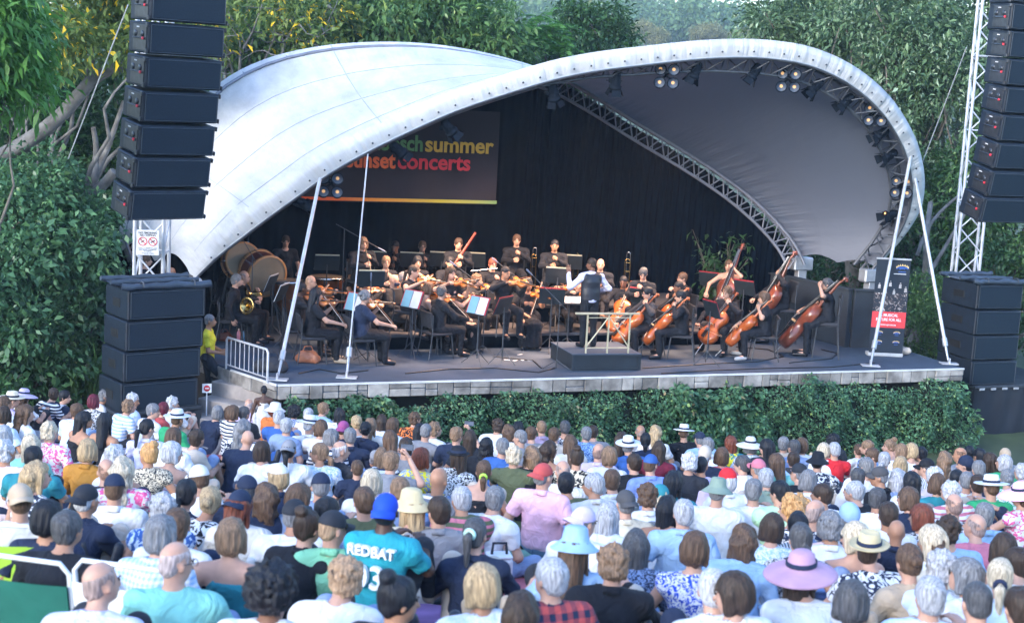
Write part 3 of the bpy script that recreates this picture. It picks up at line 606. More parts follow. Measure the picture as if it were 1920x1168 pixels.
# potted palm on the stage in front of the curtain
c = at_z(1350, 560, ZF+.02); c = S(*toS(at_y(1345, 560, 33.4)), ZF); rt_ = empty('potted_plant', c, 0, 'leafy dark green plant at the rear of the stage in front of the curtain', 'plant'); rg = np.random.default_rng(3); b = MB(); Cs = []; Ds = []
for i in range(34):
    a = rg.uniform(0, 6.28); tip = np.array([math.cos(a)*rg.uniform(.2, .8), math.sin(a)*.4, rg.uniform(.8, 2.2)]); pts_ = limb(b, (0, 0, .3), tip, .012, .006, rg, 6, .06)
    for j in range(1, 6):
        for _ in range(6): Cs.append(pts_[j]+rg.normal(size=3)*.07); Ds.append(rg.normal(size=3)+np.array([0, 0, -.1]))
b.build('stems', bark, rt_); V, Fq = leaves(np.array(Cs), np.array(Ds), .2, .3, .1, rg); mobj('foliage', npmesh('foliage', V, Fq, False, [lf_dark]), rt_)
b = MB(); b.lathe([(0, 0), (.17, 0), (.22, .38), (.19, .38), (.18, .33), (0, .33)], 16); b.build('pot', mat('clay_pot', (.12, .06, .04), .8), rt_)
# hillside woodland: trees one can tell apart, then the far mass
protos = []
for i, (lm, nm) in enumerate(((lf_olive, 'brownish'), (lf_hill, 'green'), (lf_hill, 'green'))):
    t = tree('hill_tree', (0, 0, 0), (0, 0, 5.2), (2.9, 2.9, 1.7), 22, 700, .24, lm, bark_grey, 'x', 'tree', 'trees on the hillside', .2, seed=60+i, clump_r=(.8, 1.3), low=-.3); protos.append(t)
hl = [(1215, 62, 240, 0, 'brownish round tree on the hillside above the canopy crest'), (1330, 66, 248, 0, 'brown-green flat-topped tree on the hillside left of the silvery tree'), (1400, 72, 256, 0, 'brownish tree on the hillside touching the silvery tree'), (1270, 34, 320, 1, 'green tree higher on the hillside between two brownish trees'), (1165, 34, 336, 2, 'green hillside tree above the rounded dark tree'), (1380, 28, 344, 2, 'hazy green hillside tree at the top beside the silvery tree'), (1110, 22, 384, 1, 'hazy tree near the skyline above the feathery tree'), (1020, 16, 304, 1, 'hazy green hillside tree behind the feathery tree top'), (940, 26, 280, 2, 'hillside tree behind the thin grey-branched tree')]
used = set()
for px, py, D, k, lb in hl:
    o = protos[k] if k not in used else copy_tree(protos[k]); used.add(k); p = TW(px, py, D)
    gz = float(zf(np.array(p[0]), np.array(p[1]))); o.location = (p[0], p[1], gz); s = max(.8, (p[2]+1.5-gz)/7.0); o.scale = (min(s, 2.3)*1.1, min(s, 2.3)*1.1, s); o.rotation_euler[2] = D*1.7; o['label'] = lb
rg = np.random.default_rng(90); cl = []
for i in range(560):
    D = rg.uniform(275, 490); x = rg.uniform(-.3, .3)*D; z0 = float(zf(np.array(x), np.array(D))); r = rg.uniform(4.0, 8)
    cl.append((np.array([x, D, z0+r*rg.uniform(.5, 1.1)]), (r, r, r*.75)))
V, Fq = clumpy_leaves(cl, 420, .85, .6, .2, .12, rg, sub=10); mobj('hillside_woodland', npmesh('woodland', V, Fq, False, [lf_hill]), kind='stuff', label='hazy green woodland covering the hillside behind the concert')
# understorey just behind the stage so that no bare ground shows between the trunks
cl = []
for i in range(90):
    x = rg.uniform(-14, 15); y = 38+rg.uniform(0, 8)+abs(x)*.1
    if -7 < x < 8 and y < 40: y += 4
    cl.append((np.array([x, y, rg.uniform(.6, 3.0)]), (1.3, 1.0, 1.1)))
for i in range(40):
    cl.append((np.array([rg.uniform(-11, -6.8), rg.uniform(26.5, 34), rg.uniform(.3, 1.8)]), (.9, .8, .8)))
V, Fq = clumpy_leaves(cl, 420, .15, .4, .3, .12, rg); mobj('undergrowth', npmesh('undergrowth', V, Fq, False, [lf_dark]), kind='stuff', label='dark undergrowth behind the stage and the left speaker stack')
# strap-leaved plants below the left shrub
rt_ = empty('strap_plant', at_z(150, 745, 1.0), 0, 'clump of long upright strap leaves beside the left speaker stack', 'plant'); rt_.location.z = .9; n = 130; Cs = np.stack([rg.normal(size=n)*.28, rg.normal(size=n)*.2, np.zeros(n)], 1); Ds = np.stack([rg.normal(size=n)*.3, rg.normal(size=n)*.3, np.ones(n)], 1)
V, Fq = leaves(Cs, Ds, .9, .05, .02, rg); mobj('leaves', npmesh('strap', V, Fq, False, [lf_mid]), rt_)
# ================================================================ SPEAKERS AND TOWERS
grille = mat('speaker_grille', (.006, .016, .03), .65, .25, 40, bump=.3, bscale=160, spec=.3)
cab = mat('speaker_cabinet', (.009, .016, .028), .5, .3, 7, spec=.35, bump=.15, bscale=40)
redm = mat('red_pin', (.6, .03, .05), .5)
def cabinet(parent, w, h, d, sides=True, name='cabinet', wave=False):
    r = bpy.data.objects.new(name, None); link(r, parent); b = MB(); 
    b.box((0, d/2, 0), (w, d, h), None, .018); b.build('housing', cab, r)
    b = MB(); b.box((0, -.008, 0), (w-.07, .03, h-.07), None, .01); b.build('grille', grille, r)
    b = MB()
    for x0, x1, z0, z1 in ((-w/2+.035, w/2-.035, h/2-.03, h/2-.03), (-w/2+.035, w/2-.035, -h/2+.03, -h/2+.03), (-w/2+.03, -w/2+.03, -h/2+.03, h/2-.03), (w/2-.03, w/2-.03, -h/2+.03, h/2-.03)):
        b.tube([(x0, -.022, z0), (x1, -.022, z1)], .006, 5)
    b.build('grille_frame', mat('grille_frame', (.05, .065, .085), .4, .2), r)
    if sides:
        for sg in (-1, 1):
            x = sg*(w/2+.006); b = MB()
            b.box((x, d*.42, 0), (.012, d*.66, h*.82), None, .004)
            for q in (.28, .62): b.lathe([(0, 0), (.05, 0), (.05, .012), (0, .012)], 12, Matrix.Translation((x+sg*.004, d*q, h*.12)) @ Matrix.Rotation(R(90*sg), 4, 'Y'))
            b.tube([(x+sg*.02, d*.12, -h*.02), (x+sg*.02, d*.72, -h*.02)], .011, 6); b.box((x+sg*.012, d*.05, h*.42), (.03, .07, .07), None, .008); b.box((x+sg*.012, d*.05, -h*.42), (.03, .07, .07), None, .008)
            b.build('rigging_plate', mat('rigging', (.05, .055, .065), .35, .3, 8, metal=.5), r)
            b = MB(); b.box((x+sg*.024, d*.2, -h*.02), (.03, .045, .04), None, .006); b.build('locking_pin', redm, r)
            b = MB(); b.tube([(x+sg*.025, d*.14, -h*.02), (x+sg*.025, d*.6, -h*.02)], .006, 6); b.build('handle', chrome, r)
            b = MB(); b.box((x+sg*.008, d*.5, h*.33), (.006, .08, .02)); b.build('badge', mat('badge', (.5, .5, .52), .5), r)
    return r
def line_array(px_list, D, w, h, d, yaw, label, tilt0, dt, nm='line_array'):
    """px_list: seen centres of each cabinet front, top to bottom; D distance"""
    top = at_y(*px_list[0], D); root = empty(nm, top, yaw, label, 'speaker array', 'speaker arrays'); nrm = np.array([math.sin(yaw), -math.cos(yaw)])
    for i, (x, y) in enumerate(px_list):
        p = at_y(x, y, D+.0); tilt = tilt0+dt*i; c = cabinet(root, w, h, d)
        q = np.array(p)-top; lx = q[0]*math.cos(yaw)+q[1]*math.sin(yaw); ly = -q[0]*math.sin(yaw)+q[1]*math.cos(yaw)
        c.location = (lx, ly, q[2]); c.rotation_euler = (R(tilt), 0, 0)
    b = MB(); b.box((0, d/2, h*.5+.12), (w*.9, d*1.1, .08), None, .01); b.tube([(-w*.3, d*.5, h*.5+.1), (0, d*.5, h*.5+1.2)], .02, 6); b.tube([(w*.3, d*.5, h*.5+.1), (0, d*.5, h*.5+1.2)], .02, 6); b.build('flying_frame', darksteel, root)
    return root
line_array([(354, -46), (355, 15), (351, 77), (346, 140), (340, 203), (333, 265), (325, 325), (316, 386)], 22.2, 1.27, .46, .66, R(41), 'tall hanging line array of black speaker cabinets at the left of the canopy', 0, 1.6)
line_array([(1952, -16), (1948, 35), (1945, 87), (1941, 139), (1936, 191), (1929, 243), (1920, 295), (1908, 347), (1893, 396)], 27, 1.24, .475, .66, R(20), 'tall hanging line array of black speaker cabinets at the right edge of the view', 0, 1.6)
def sub_stack(pxs, D, w, h, d, yaw, side, zb):
    names = ['topmost', 'second from top', 'third from top', 'lowest']
    for i, (x, y) in enumerate(pxs):
        p = at_y(x, y, D); r = empty('subwoofer', p, yaw, f'black subwoofer cabinet, {names[i]} of the {side} speaker stack', 'speaker', f'subwoofers of the {side} stack')
        r.rotation_euler = (0, 0, yaw); b = MB(); b.box((0, d/2, 0), (w, d, h), None, .02); b.build('housing', cab, r)
        b = MB(); b.box((0, -.008, 0), (w-.1, .03, h-.08), None, .01); b.build('grille', grille, r)
        b = MB()
        for z in (h/2-.03, -h/2+.03): b.tube([(-w/2+.05, -.024, z), (w/2-.05, -.024, z)], .006, 5)
        for x_ in (-w/2+.045, w/2-.045): b.tube([(x_, -.024, -h/2+.03), (x_, -.024, h/2-.03)], .006, 5)
        b.build('grille_frame', MAT['grille_frame'], r)
        for sx_ in (-1, 1):
            b = MB(); b.box((sx_*(w/2+.004), d*.5, 0), (.012, d*.3, h*.3), None, .01); b.build('handle_recess', mat('handle_recess', (.005, .006, .008), .6), r)
    return
lsub = [(314, 570), (310, 627), (305, 684), (300, 741)]
sub_stack(lsub, 24, 1.4, .5, .95, R(38), 'left', 1.2)
rsub = [(1875, 557), (1871, 605), (1867, 652), (1863, 699)]
sub_stack(rsub, 30.6, 1.2, .525, 1.2, R(21), 'right', 1.8)
def tarp(p, w, d, yaw, label):
    r = empty('rolled_cover', p, yaw, label, 'cover'); b = MB(); rg = random.Random(2)
    for y0, z0, rr in ((.02, .05, .06), (.5, .06, .05), (d-.05, .07, .055)):
        pts = [(-w/2-.05+(w+.1)*i/12, y0+rg.uniform(-.03, .03), z0+rg.uniform(-.012, .012)) for i in range(13)]; b.tube(pts, [rr*rg.uniform(.75, 1.15) for _ in pts], 8)
    nx, ny = 16, 8; vs = []
    for j in range(ny+1):
        for i in range(nx+1): vs.append((-w/2+w*i/nx, d*j/ny, .035+.02*math.sin(i*1.3+j)+rg.uniform(-.008, .008)))
    b.add(vs, [(j*(nx+1)+i, j*(nx+1)+i+1, (j+1)*(nx+1)+i+1, (j+1)*(nx+1)+i) for j in range(ny) for i in range(nx)], True)
    b.build('cover_sheet', mat('tarpaulin', (.035, .05, .075), .35, .3, 5, bump=.5, bscale=9), r)
    b = MB()
    for x in (-w*.3, w*.32): b.tube([(x, -.06, .05), (x, -.05, .12), (x, .04, .13), (x, .1, .08)], .014, 5)
    b.build('strap', darksteel, r)
p = at_y(314, 570, 24); tarp(p+np.array([0, 0, .26]), 1.48, 1.0, R(38), 'rolled dark waterproof cover on top of the left speaker stack')
p = at_y(1875, 557, 30.6); tarp(p+np.array([0, 0, .27]), 1.25, 1.25, R(21), 'rolled dark waterproof cover on top of the right speaker stack')
# covered platforms under the stacks
wrapm = mat('scrim_cloth', (.011, .016, .026), .85, .3, 2, bump=.5, bscale=3)
def platform(c, w, d, h, yaw, label, tabs=True):
    r = empty('speaker_platform', (c[0], c[1], c[2]-h), yaw, label, 'platform'); b = MB(); nx = 40; rg = random.Random(8); vs = []
    for j in range(7):
        for i in range(nx+1):
            x = -w/2+w*i/nx; vs.append((x, -.02+.02*math.sin(i*.9+j*.5)+.03*(j/6)*math.sin(i*.35), h*(1-j/6)))
    b.add(vs, [(j*(nx+1)+i, (j+1)*(nx+1)+i, (j+1)*(nx+1)+i+1, j*(nx+1)+i+1) for j in range(6) for i in range(nx)], True)
    b.box((0, d/2+.05, h/2-.01), (w-.02, d, h-.03)); b.build('cloth_wrap', wrapm, r)
    b = MB(); b.box((0, d/2, h-.01), (w+.04, d+.1, .06), None, .01); b.build('deck', darksteel, r)
    if tabs:
        b = MB()
        for i in range(int(w/.3)): b.box((-w/2+.15+i*.3, -.07, h-.05), (.14, .02, .05), None, .008)
        b.build('clips', mat('clip_grey', (.3, .32, .35), .5), r)
p = at_y(300, 769, 24); platform(p, 1.5, 1.1, 1.3, R(38), 'black cloth covered platform under the left speaker stack', False)
p = at_y(1863, 724, 30.55)+np.array([.75, .3, 0]); platform(p, 2.6, 2.2, 1.75, R(21), 'black scrim covered platform under the right speaker stack')
# lattice towers
def tower(legs, z0, z1, label, wd=.55):
    r = empty('lattice_tower', (legs[0][0], legs[0][1], z0), 0, label, 'tower', 'lattice towers'); b0 = np.array([legs[0][0], legs[0][1], z0])
    for (x, y) in legs:
        b = MB(); b.tube([sph(np.array([x, y, z0])-b0), sph(np.array([x, y, z1])-b0)], .035, 8); b.build('leg', galv, r)
    b = MB(); nz = int((z1-z0)/wd); L4 = len(legs)
    for k in range(L4):
        a, c = legs[k], legs[(k+1) % L4]
        for i in range(nz):
            za, zb = z0+i*wd, z0+(i+1)*wd; p_, q_ = (a, c) if i % 2 == 0 else (c, a)
            b.tube([sph(np.array([*p_, za])-b0), sph(np.array([*q_, zb])-b0)], .018, 6)
            if i % 3 == 0: b.tube([sph(np.array([*a, za])-b0), sph(np.array([*c, za])-b0)], .016, 6)
    b.build('bracing', galv, r); return r
pL = at_y(252, 470, 25.2); pL2 = at_y(306, 470, 25.2)
tower([(pL[0], pL[1]), (pL2[0], pL2[1]), (pL2[0]-.02, pL2[1]+.5), (pL[0]-.02, pL[1]+.5)], .5, 9.4, 'steel lattice tower holding up the left speaker array')
pR = at_y(1797, 460, 32.6); pR2 = at_y(1841, 460, 32.6)
tower([(pR[0], pR[1]), (pR2[0], pR2[1]), (pR2[0]+.05, pR2[1]+.5), (pR[0]+.05, pR[1]+.5)], 0, 10.4, 'pale steel lattice tower holding up the right speaker array')
p = at_y(252, 412, 24.9)
# guy ropes at left and right
line_obj('guy_rope', [sph(at_y(240, 10, 25)), sph(at_y(128, 298, 27))], .012, galv, label='taut grey guy rope running down to the left of the left speaker array', cat='rope')
line_obj('guy_rope', [sph(at_y(1812, 90, 29.4)), sph(at_y(1720, 330, 32))], .012, galv, label='thin guy rope from the right tower down towards the trees', cat='rope')
# sign: NO SMOKING NO VAPING
p = at_y(277, 455, 24.9); sg = empty('warning_sign', p, R(13), 'white NO SMOKING NO VAPING sign with two red prohibition circles on the left tower', 'sign')
b = MB(); b.box((0, 0, 0), (.38, .012, .44), None, .004); b.build('sign_plate', white_paint, sg); inkm = mat('ink_black', (.02, .02, .03), .7); redi = mat('ink_red', (.6, .02, .03), .6)
text('NO SMOKING', .05, inkm, sg, (0, -.009, .155), name='sign_text', align='CENTER', bold=.0008, extr=.001); text('NO VAPING', .05, inkm, sg, (0, -.009, .112), name='sign_text', align='CENTER', bold=.0008, extr=.001)
text('TOBACCO PRODUCTS AND', .025, inkm, sg, (0, -.009, -.105), name='sign_text', align='CENTER', extr=.001); text('ELECTRONIC CIGARETTES', .025, inkm, sg, (0, -.009, -.132), name='sign_text', align='CENTER', extr=.001); text('PROHIBITED', .025, inkm, sg, (0, -.009, -.158), name='sign_text', align='CENTER', extr=.001); text('THANK YOU', .035, inkm, sg, (0, -.009, -.2), name='sign_text', align='CENTER', extr=.001)
b = MB()
for x in (-.085, .085):
    b.tube([(x+.07*math.cos(t), -.01, .02+.07*math.sin(t)) for t in np.linspace(0, 2*math.pi, 25)[:-1]], .007, 5, closed=True); b.tube([(x-.05, -.01, .07), (x+.05, -.01, -.03)], .007, 5)
b.build('prohibition_ring', redi, sg); b = MB(); b.tube([(.05, -.008, 0), (.12, -.008, .04)], .008, 5); b.tube([(-.115, -.008, .0), (-.06, -.008, .035)], .006, 5); b.build('cigarette_symbol', inkm, sg)
# ================================================================ STAGE LAMPS
lampblack = mat('lamp_black', (.008, .013, .022), .75, .3, 8, spec=.08); lens_dark = mat('lens_glass', (.05, .07, .1), .08, .1, spec=.8)
amber = mat('lamp_amber', (.5, .3, .15), .3, emit=(1, .55, .2), es=.12)
amber2 = mat('lamp_amber_bright', (.5, .3, .15), .3, emit=(1, .35, .08), es=2)
target = sph(S(7, 3, ZF+.8))
def nearest_F(px, py):
    best = None
    for i in range(NF):
        v = Fc[i]-CAM; d = v@cF; x = 960+F_PX*(v@cR)/d; y = 584-F_PX*(v@cU)/d; e = (x-px)**2+(y-py)**2
        if best is None or e < best[0]: best = (e, i)
    return best[1]
def can(px, py, lit=False, label='', aim=None):
    i = nearest_F(px, py); hang = Vector(sph(Fc[i]-Fo[i]*.3+N3*.2)); p = Vector(sph(at_plane(px, py, Fc[i]+N3*.2, fN)))
    r = empty('stage_lamp', p, 0, label, 'stage lamp', 'lamps along the front canopy arch'); r.scale = (.82, .82, .82)
    d = ((Vector(aim) if aim else target)-p).normalized(); q = d.to_track_quat('Z', 'Y').to_matrix().to_4x4()
    b = MB(); b.lathe([(0, -.2), (.07, -.2), (.1, -.16), (.115, -.05), (.12, .1), (.15, .12), (.15, .2), (.135, .2), (.13, .13), (0, .12)], 16, q)
    for k in range(5): b.lathe([(.118, -.12+k*.045), (.128, -.11+k*.045), (.118, -.1+k*.045)], 14, q)
    b.build('lamp_body', lampblack, r)
    b = MB(); b.lathe([(0, .135), (.125, .13)], 16, q); b.build('lens', amber2 if lit else lens_dark, r)
    b = MB()
    for a in (0, 90, 180, 270):
        Mq = q @ Matrix.Rotation(R(a), 4, 'Z'); b.add([Mq @ Vector(v) for v in ((-.1, .13, .2), (.1, .13, .2), (.12, .19, .34), (-.12, .19, .34), (-.1, .138, .2), (.1, .138, .2), (.12, .198, .34), (-.12, .198, .34))], [(0, 1, 2, 3), (7, 6, 5, 4), (0, 4, 5, 1), (2, 6, 7, 3)])
    b.build('barn_door', lampblack, r)
    b = MB(); x = q @ Vector((.15, 0, 0)); h = (hang-p)/.82; b.tube([x, x*.9+h*.7+Vector((0, 0, .0)), h*.92, -x*.9+h*.7, -x], .012, 6); b.box(h*.95, (.09, .05, .1), None, .01); b.build('yoke', lampblack, r)
    return r, p, d
cans = [(563, 380, 'unlit black spotlight at the lowest left end of the front arch'), (745, 280, 'black spotlight hanging in front of the green lettering'), (840, 238, 'black spotlight hanging above the yellow lettering'), (1038, 174, 'black spotlight where the two arches cross'), (1155, 152, 'black spotlight left of the four-lamp cluster near the canopy crest'), (1305, 132, 'black spotlight under the canopy crest right of a four-lamp cluster'), (1416, 134, 'black spotlight left of the middle lamp cluster on the right arch'), (1530, 162, 'black spotlight right of the middle lamp cluster on the right arch'), (1588, 189, 'small black spotlight up the right shoulder of the arch'), (1653, 251, 'black spotlight below the bright cluster on the right side of the arch'), (1669, 291, 'black spotlight facing left, above the lowest cluster of the right arch')]
for x, y, lb in cans: can(x, y, False, lb)
can(1671, 403, True, 'lit orange spotlight at the low right end of the front arch')
def blinder(px, py, lb, quad=None):
    i = nearest_F(px, py); p = Vector(sph(at_plane(px, py, Fc[i]+N3*.15, fN))); hang = Vector(sph(Fc[i]-Fo[i]*.2+N3*.2)); r = empty('lamp_cluster', p, 0, lb, 'lamp cluster', 'four-lamp clusters along the front arch')
    d = (Vector((CAM[0], CAM[1], 3))-p).normalized().lerp(Vector((0, -1, -.25)), .5).normalized(); q = d.to_track_quat('Z', 'Y').to_matrix().to_4x4()
    for k, (x, y) in enumerate(((-.13, .13), (.13, .13), (-.13, -.13), (.13, -.13))):
        Mq = q @ Matrix.Translation((x, y, 0)); b = MB(); b.lathe([(0, -.12), (.06, -.11), (.1, -.03), (.115, .05), (.12, .09), (.105, .09), (.1, .04)], 16, Mq); hd = b.build('lamp_head', lampblack, r)
        b = MB(); b.lathe([(0, .03), (.034, .035)], 12, Mq); b.build('bulb', amber, hd); b = MB(); b.lathe([(.034, .034), (.1, .055)], 14, Mq); b.build('reflector', mat('lamp_reflector', (.06, .08, .12), .4, .1, spec=.3), hd)
    b = MB()
    for A in ((-.13, .13, .13, -.13), (-.13, -.13, .13, .13)): b.tube([q @ Vector((A[0], A[1], -.06)), q @ Vector((A[2], A[3], -.06))], .025, 6)
    b.tube([Vector((0, 0, .1)), hang-p], .02, 6); b.build('bracket', lampblack, r); return p
bl = [blinder(620, 346, 'four-lamp cluster beside the thick left strut'), blinder(1250, 142, 'four-lamp cluster with amber bulbs near the canopy crest'), blinder(1478, 150, 'four-lamp cluster turned sideways, right of the canopy crest'), blinder(1641, 214, 'four-lamp cluster with amber bulbs on the right shoulder of the arch'), blinder(1690, 350, 'four-lamp cluster with amber bulbs low on the right leg of the arch')]
def spot(p, tgt, e, ang, colr, sz=.5):
    l = bpy.data.lights.new('stage_light', 'SPOT'); l.energy = e; l.spot_size = R(ang); l.spot_blend = .8; l.color = colr; l.shadow_soft_size = sz; o = bpy.data.objects.new('stage_light', l); link(o); o.location = p; o.rotation_euler = (p-Vector(tgt)).to_track_quat('Z', 'Y').to_euler()
warm = (1, .62, .4)
LITE = 430
for px, py, tx, ty in ((840, 262, 3.5, 3.5), (1040, 196, 4, 3), (1155, 178, 6.5, 3.5), (1305, 158, 8, 3.5), (1416, 160, 6, 4), (1530, 188, 5, 2.5), (745, 300, 7, 4.5), (1588, 215, 10, 3.0)):
    i = nearest_F(px, py); spot(Vector(sph(Fc[i]-Fo[i]*.95+N3*1.0)), S(tx, ty, ZF+.9), LITE, 75, warm)
# ---------------------------------------------------------------- steps, rail, no-entry sign
st = empty('stone_steps', (-5.25, 24.0, 0), R(-30), 'stone steps rising to the left corner of the stage', 'steps'); st.location.z = .55
for k in range(4):
    b = MB(); b.box((0, .34*k+.3, .13+.25*k), (1.3, .62, .26), None, .015); b.build('step', concrete, st)
# ================================================================ PEOPLE: one continuous surface grown from a distance field
def surfnet(f, org, h):
    s = f < 0; nx, ny, nz = f.shape
    c = [s[i:nx-1+i, j:ny-1+j, k:nz-1+k] for i in (0, 1) for j in (0, 1) for k in (0, 1)]
    tot = sum(q.astype(np.int8) for q in c); act = (tot > 0) & (tot < 8); idx = -np.ones(act.shape, np.int64); I = np.argwhere(act); idx[act] = np.arange(len(I))
    if len(I) == 0: return np.zeros((0, 3)), np.zeros((0, 4), int)
    acc = np.zeros((len(I), 3)); cnt = np.zeros(len(I))
    cor = [(i, j, k) for i in (0, 1) for j in (0, 1) for k in (0, 1)]
    for a in range(8):
        for b in range(a+1, 8):
            A, B = np.array(cor[a]), np.array(cor[b])
            if np.abs(A-B).sum() != 1: continue
            fa = f[I[:, 0]+A[0], I[:, 1]+A[1], I[:, 2]+A[2]]; fb = f[I[:, 0]+B[0], I[:, 1]+B[1], I[:, 2]+B[2]]
            m = (fa < 0) != (fb < 0); t = np.where(m, fa/(fa-fb+1e-12), 0); acc += m[:, None]*(A+(B-A)*t[:, None]); cnt += m
    V = (I+acc/cnt[:, None])*h+np.array(org)
    Fs = []
    for ax in range(3):
        o1, o2 = [(1, 2), (2, 0), (0, 1)][ax]
        sl = [slice(0, -1)]*3; a_ = s.copy(); b_ = np.roll(s, -1, ax); sh = list(s.shape)
        m = (a_ != b_); 
        ii = np.argwhere(m); ok = (ii[:, ax] < s.shape[ax]-1) & (ii[:, o1] > 0) & (ii[:, o2] > 0) & (ii[:, o1] < s.shape[o1]-1) & (ii[:, o2] < s.shape[o2]-1); ii = ii[ok]
        def g(d1, d2):
            q = ii.copy(); q[:, o1] -= d1; q[:, o2] -= d2; return idx[q[:, 0], q[:, 1], q[:, 2]]
        quad = np.stack([g(1, 1), g(0, 1), g(0, 0), g(1, 0)], 1); inside = a_[ii[:, 0], ii[:, 1], ii[:, 2]]
        quad = np.where(inside[:, None], quad, quad[:, ::-1]); Fs.append(quad)
    return V, np.concatenate(Fs)
class SDF:
    def __init__(s, lo, hi, h):
        s.h = h; s.o = np.array(lo, float); n = np.ceil((np.array(hi)-s.o)/h).astype(int)+1; s.n = n; s.f = np.full(n, 1.0, np.float32)
    def _sub(s, lo, hi, m):
        a = np.clip(np.floor((np.array(lo)-m-s.o)/s.h).astype(int), 0, s.n); b = np.clip(np.ceil((np.array(hi)+m-s.o)/s.h).astype(int)+1, 0, s.n)
        sl = tuple(slice(int(a[i]), int(b[i])) for i in range(3))
        ax = [s.o[i]+s.h*np.arange(a[i], b[i]) for i in range(3)]
        return sl, ax[0][:, None, None], ax[1][None, :, None], ax[2][None, None, :]
    def cap(s, a, b, ra, rb=None, k=.03, sx=1.0, cut=None, op='u'):
        rb = ra if rb is None else rb; a = np.array(a, float); b = np.array(b, float); r = max(ra, rb)*max(1, sx)
        sl, X, Y, Z = s._sub(np.minimum(a, b)-r, np.maximum(a, b)+r, k+2*s.h)
        if s.f[sl].size == 0: return
        px, py, pz = (X-a[0])/sx, Y-a[1], Z-a[2]; d = np.array([(b[0]-a[0])/sx, b[1]-a[1], b[2]-a[2]]); L = d@d+1e-12
        t = np.clip((px*d[0]+py*d[1]+pz*d[2])/L, 0, 1); D = np.sqrt((px-d[0]*t)**2+(py-d[1]*t)**2+(pz-d[2]*t)**2)-(ra+(rb-ra)*t)
        if cut is not None:
            cp, cn = cut; D = np.maximum(D, (X-cp[0])*cn[0]+(Y-cp[1])*cn[1]+(Z-cp[2])*cn[2])
        s._op(sl, D, k, op)
    def ell(s, c, r, k=.02, M=None, op='u'):
        c = np.array(c, float); r = np.array(r, float); R_ = r.max()
        sl, X, Y, Z = s._sub(c-R_, c+R_, k+2*s.h)
        if s.f[sl].size == 0: return
        x, y, z = X-c[0], Y-c[1], Z-c[2]
        if M is not None: x, y, z = (M[0][0]*x+M[1][0]*y+M[2][0]*z, M[0][1]*x+M[1][1]*y+M[2][1]*z, M[0][2]*x+M[1][2]*y+M[2][2]*z)
        k0 = np.sqrt((x/r[0])**2+(y/r[1])**2+(z/r[2])**2); k1 = np.sqrt((x/r[0]**2)**2+(y/r[1]**2)**2+(z/r[2]**2)**2)+1e-9
        s._op(sl, k0*(k0-1)/k1, k, op)
    def _op(s, sl, D, k, op):
        f = s.f[sl]
        if op == 'u':
            hh = np.clip(.5+.5*(f-D)/k, 0, 1) if k > 0 else (f > D); s.f[sl] = D*hh+f*(1-hh)-k*hh*(1-hh)
        else:
            s.f[sl] = np.maximum(f, -D)
    def halfspace(s, p, n):
        X = s.o[0]+s.h*np.arange(s.n[0])[:, None, None]; Y = s.o[1]+s.h*np.arange(s.n[1])[None, :, None]; Z = s.o[2]+s.h*np.arange(s.n[2])[None, None, :]
        s.f = np.maximum(s.f, ((X-p[0])*n[0]+(Y-p[1])*n[1]+(Z-p[2])*n[2]).astype(np.float32))
    def noise(s, amp, fx, fy, fz, ph=0):
        """smooth random lumps, about pi/f metres across"""
        rg = np.random.default_rng(int(ph)+7); acc = 0
        for o_, (m_, a_) in enumerate(((1, 1.0), (2.1, .5))):
            ix = []; 
            for k, f in enumerate((fx, fy, fz)):
                c = (s.o[k]+s.h*np.arange(s.n[k]))*f*m_/3.14+40; i0 = np.floor(c).astype(int); t = c-i0; ix.append((i0, t*t*(3-2*t)))
            mn = [q[0].min() for q in ix]; G = rg.normal(size=[q[0].max()-q[0].min()+2 for q in ix]).astype(np.float32)
            def along(G, ax):
                i0, t = ix[ax]; i0 = i0-mn[ax]; sh = [1, 1, 1]; sh[ax] = -1; t = t.reshape(sh).astype(np.float32); return np.take(G, i0, ax)*(1-t)+np.take(G, i0+1, ax)*t
            acc = acc+a_*along(along(along(G, 0), 1), 2)
        s.f = s.f+(amp*1.15*acc).astype(np.float32)
    def net(s): return surfnet(s.f, s.o, s.h)
def rotm(yaw=0, pitch=0, roll=0):
    """yaw +: turn to the figure's left; pitch +: look up; roll: tilt"""
    return np.array((Matrix.Rotation(R(yaw), 3, 'Z') @ Matrix.Rotation(R(pitch), 3, 'X') @ Matrix.Rotation(R(roll), 3, 'Y')))
def jmap(M, o, p): return np.array(o)+M@np.array(p, float)
HS = .93
def head_prims(s, M, o):
    E = lambda c, r, k=.02, op='u': s.ell(jmap(M, o, np.array(c)*HS), np.array(r)*HS, k, M, op)
    E((0, -.012, .022), (.077, .098, .096)); E((0, .035, -.045), (.06, .066, .078), .03); E((0, .072, -.088), (.026, .022, .024), .02)
    s.cap(jmap(M, o, (0, .091, .0)), jmap(M, o, (0, .112, -.035)), .008, .014, .012)
    E((-.08, -.005, -.02), (.012, .02, .032), .006); E((.08, -.005, -.02), (.012, .02, .032), .006)
    for x in (-.031, .031): E((x, .103, .004), (.019, .012, .012), 0, 'd')
    E((0, .1, -.066), (.024, .012, .008), .006)
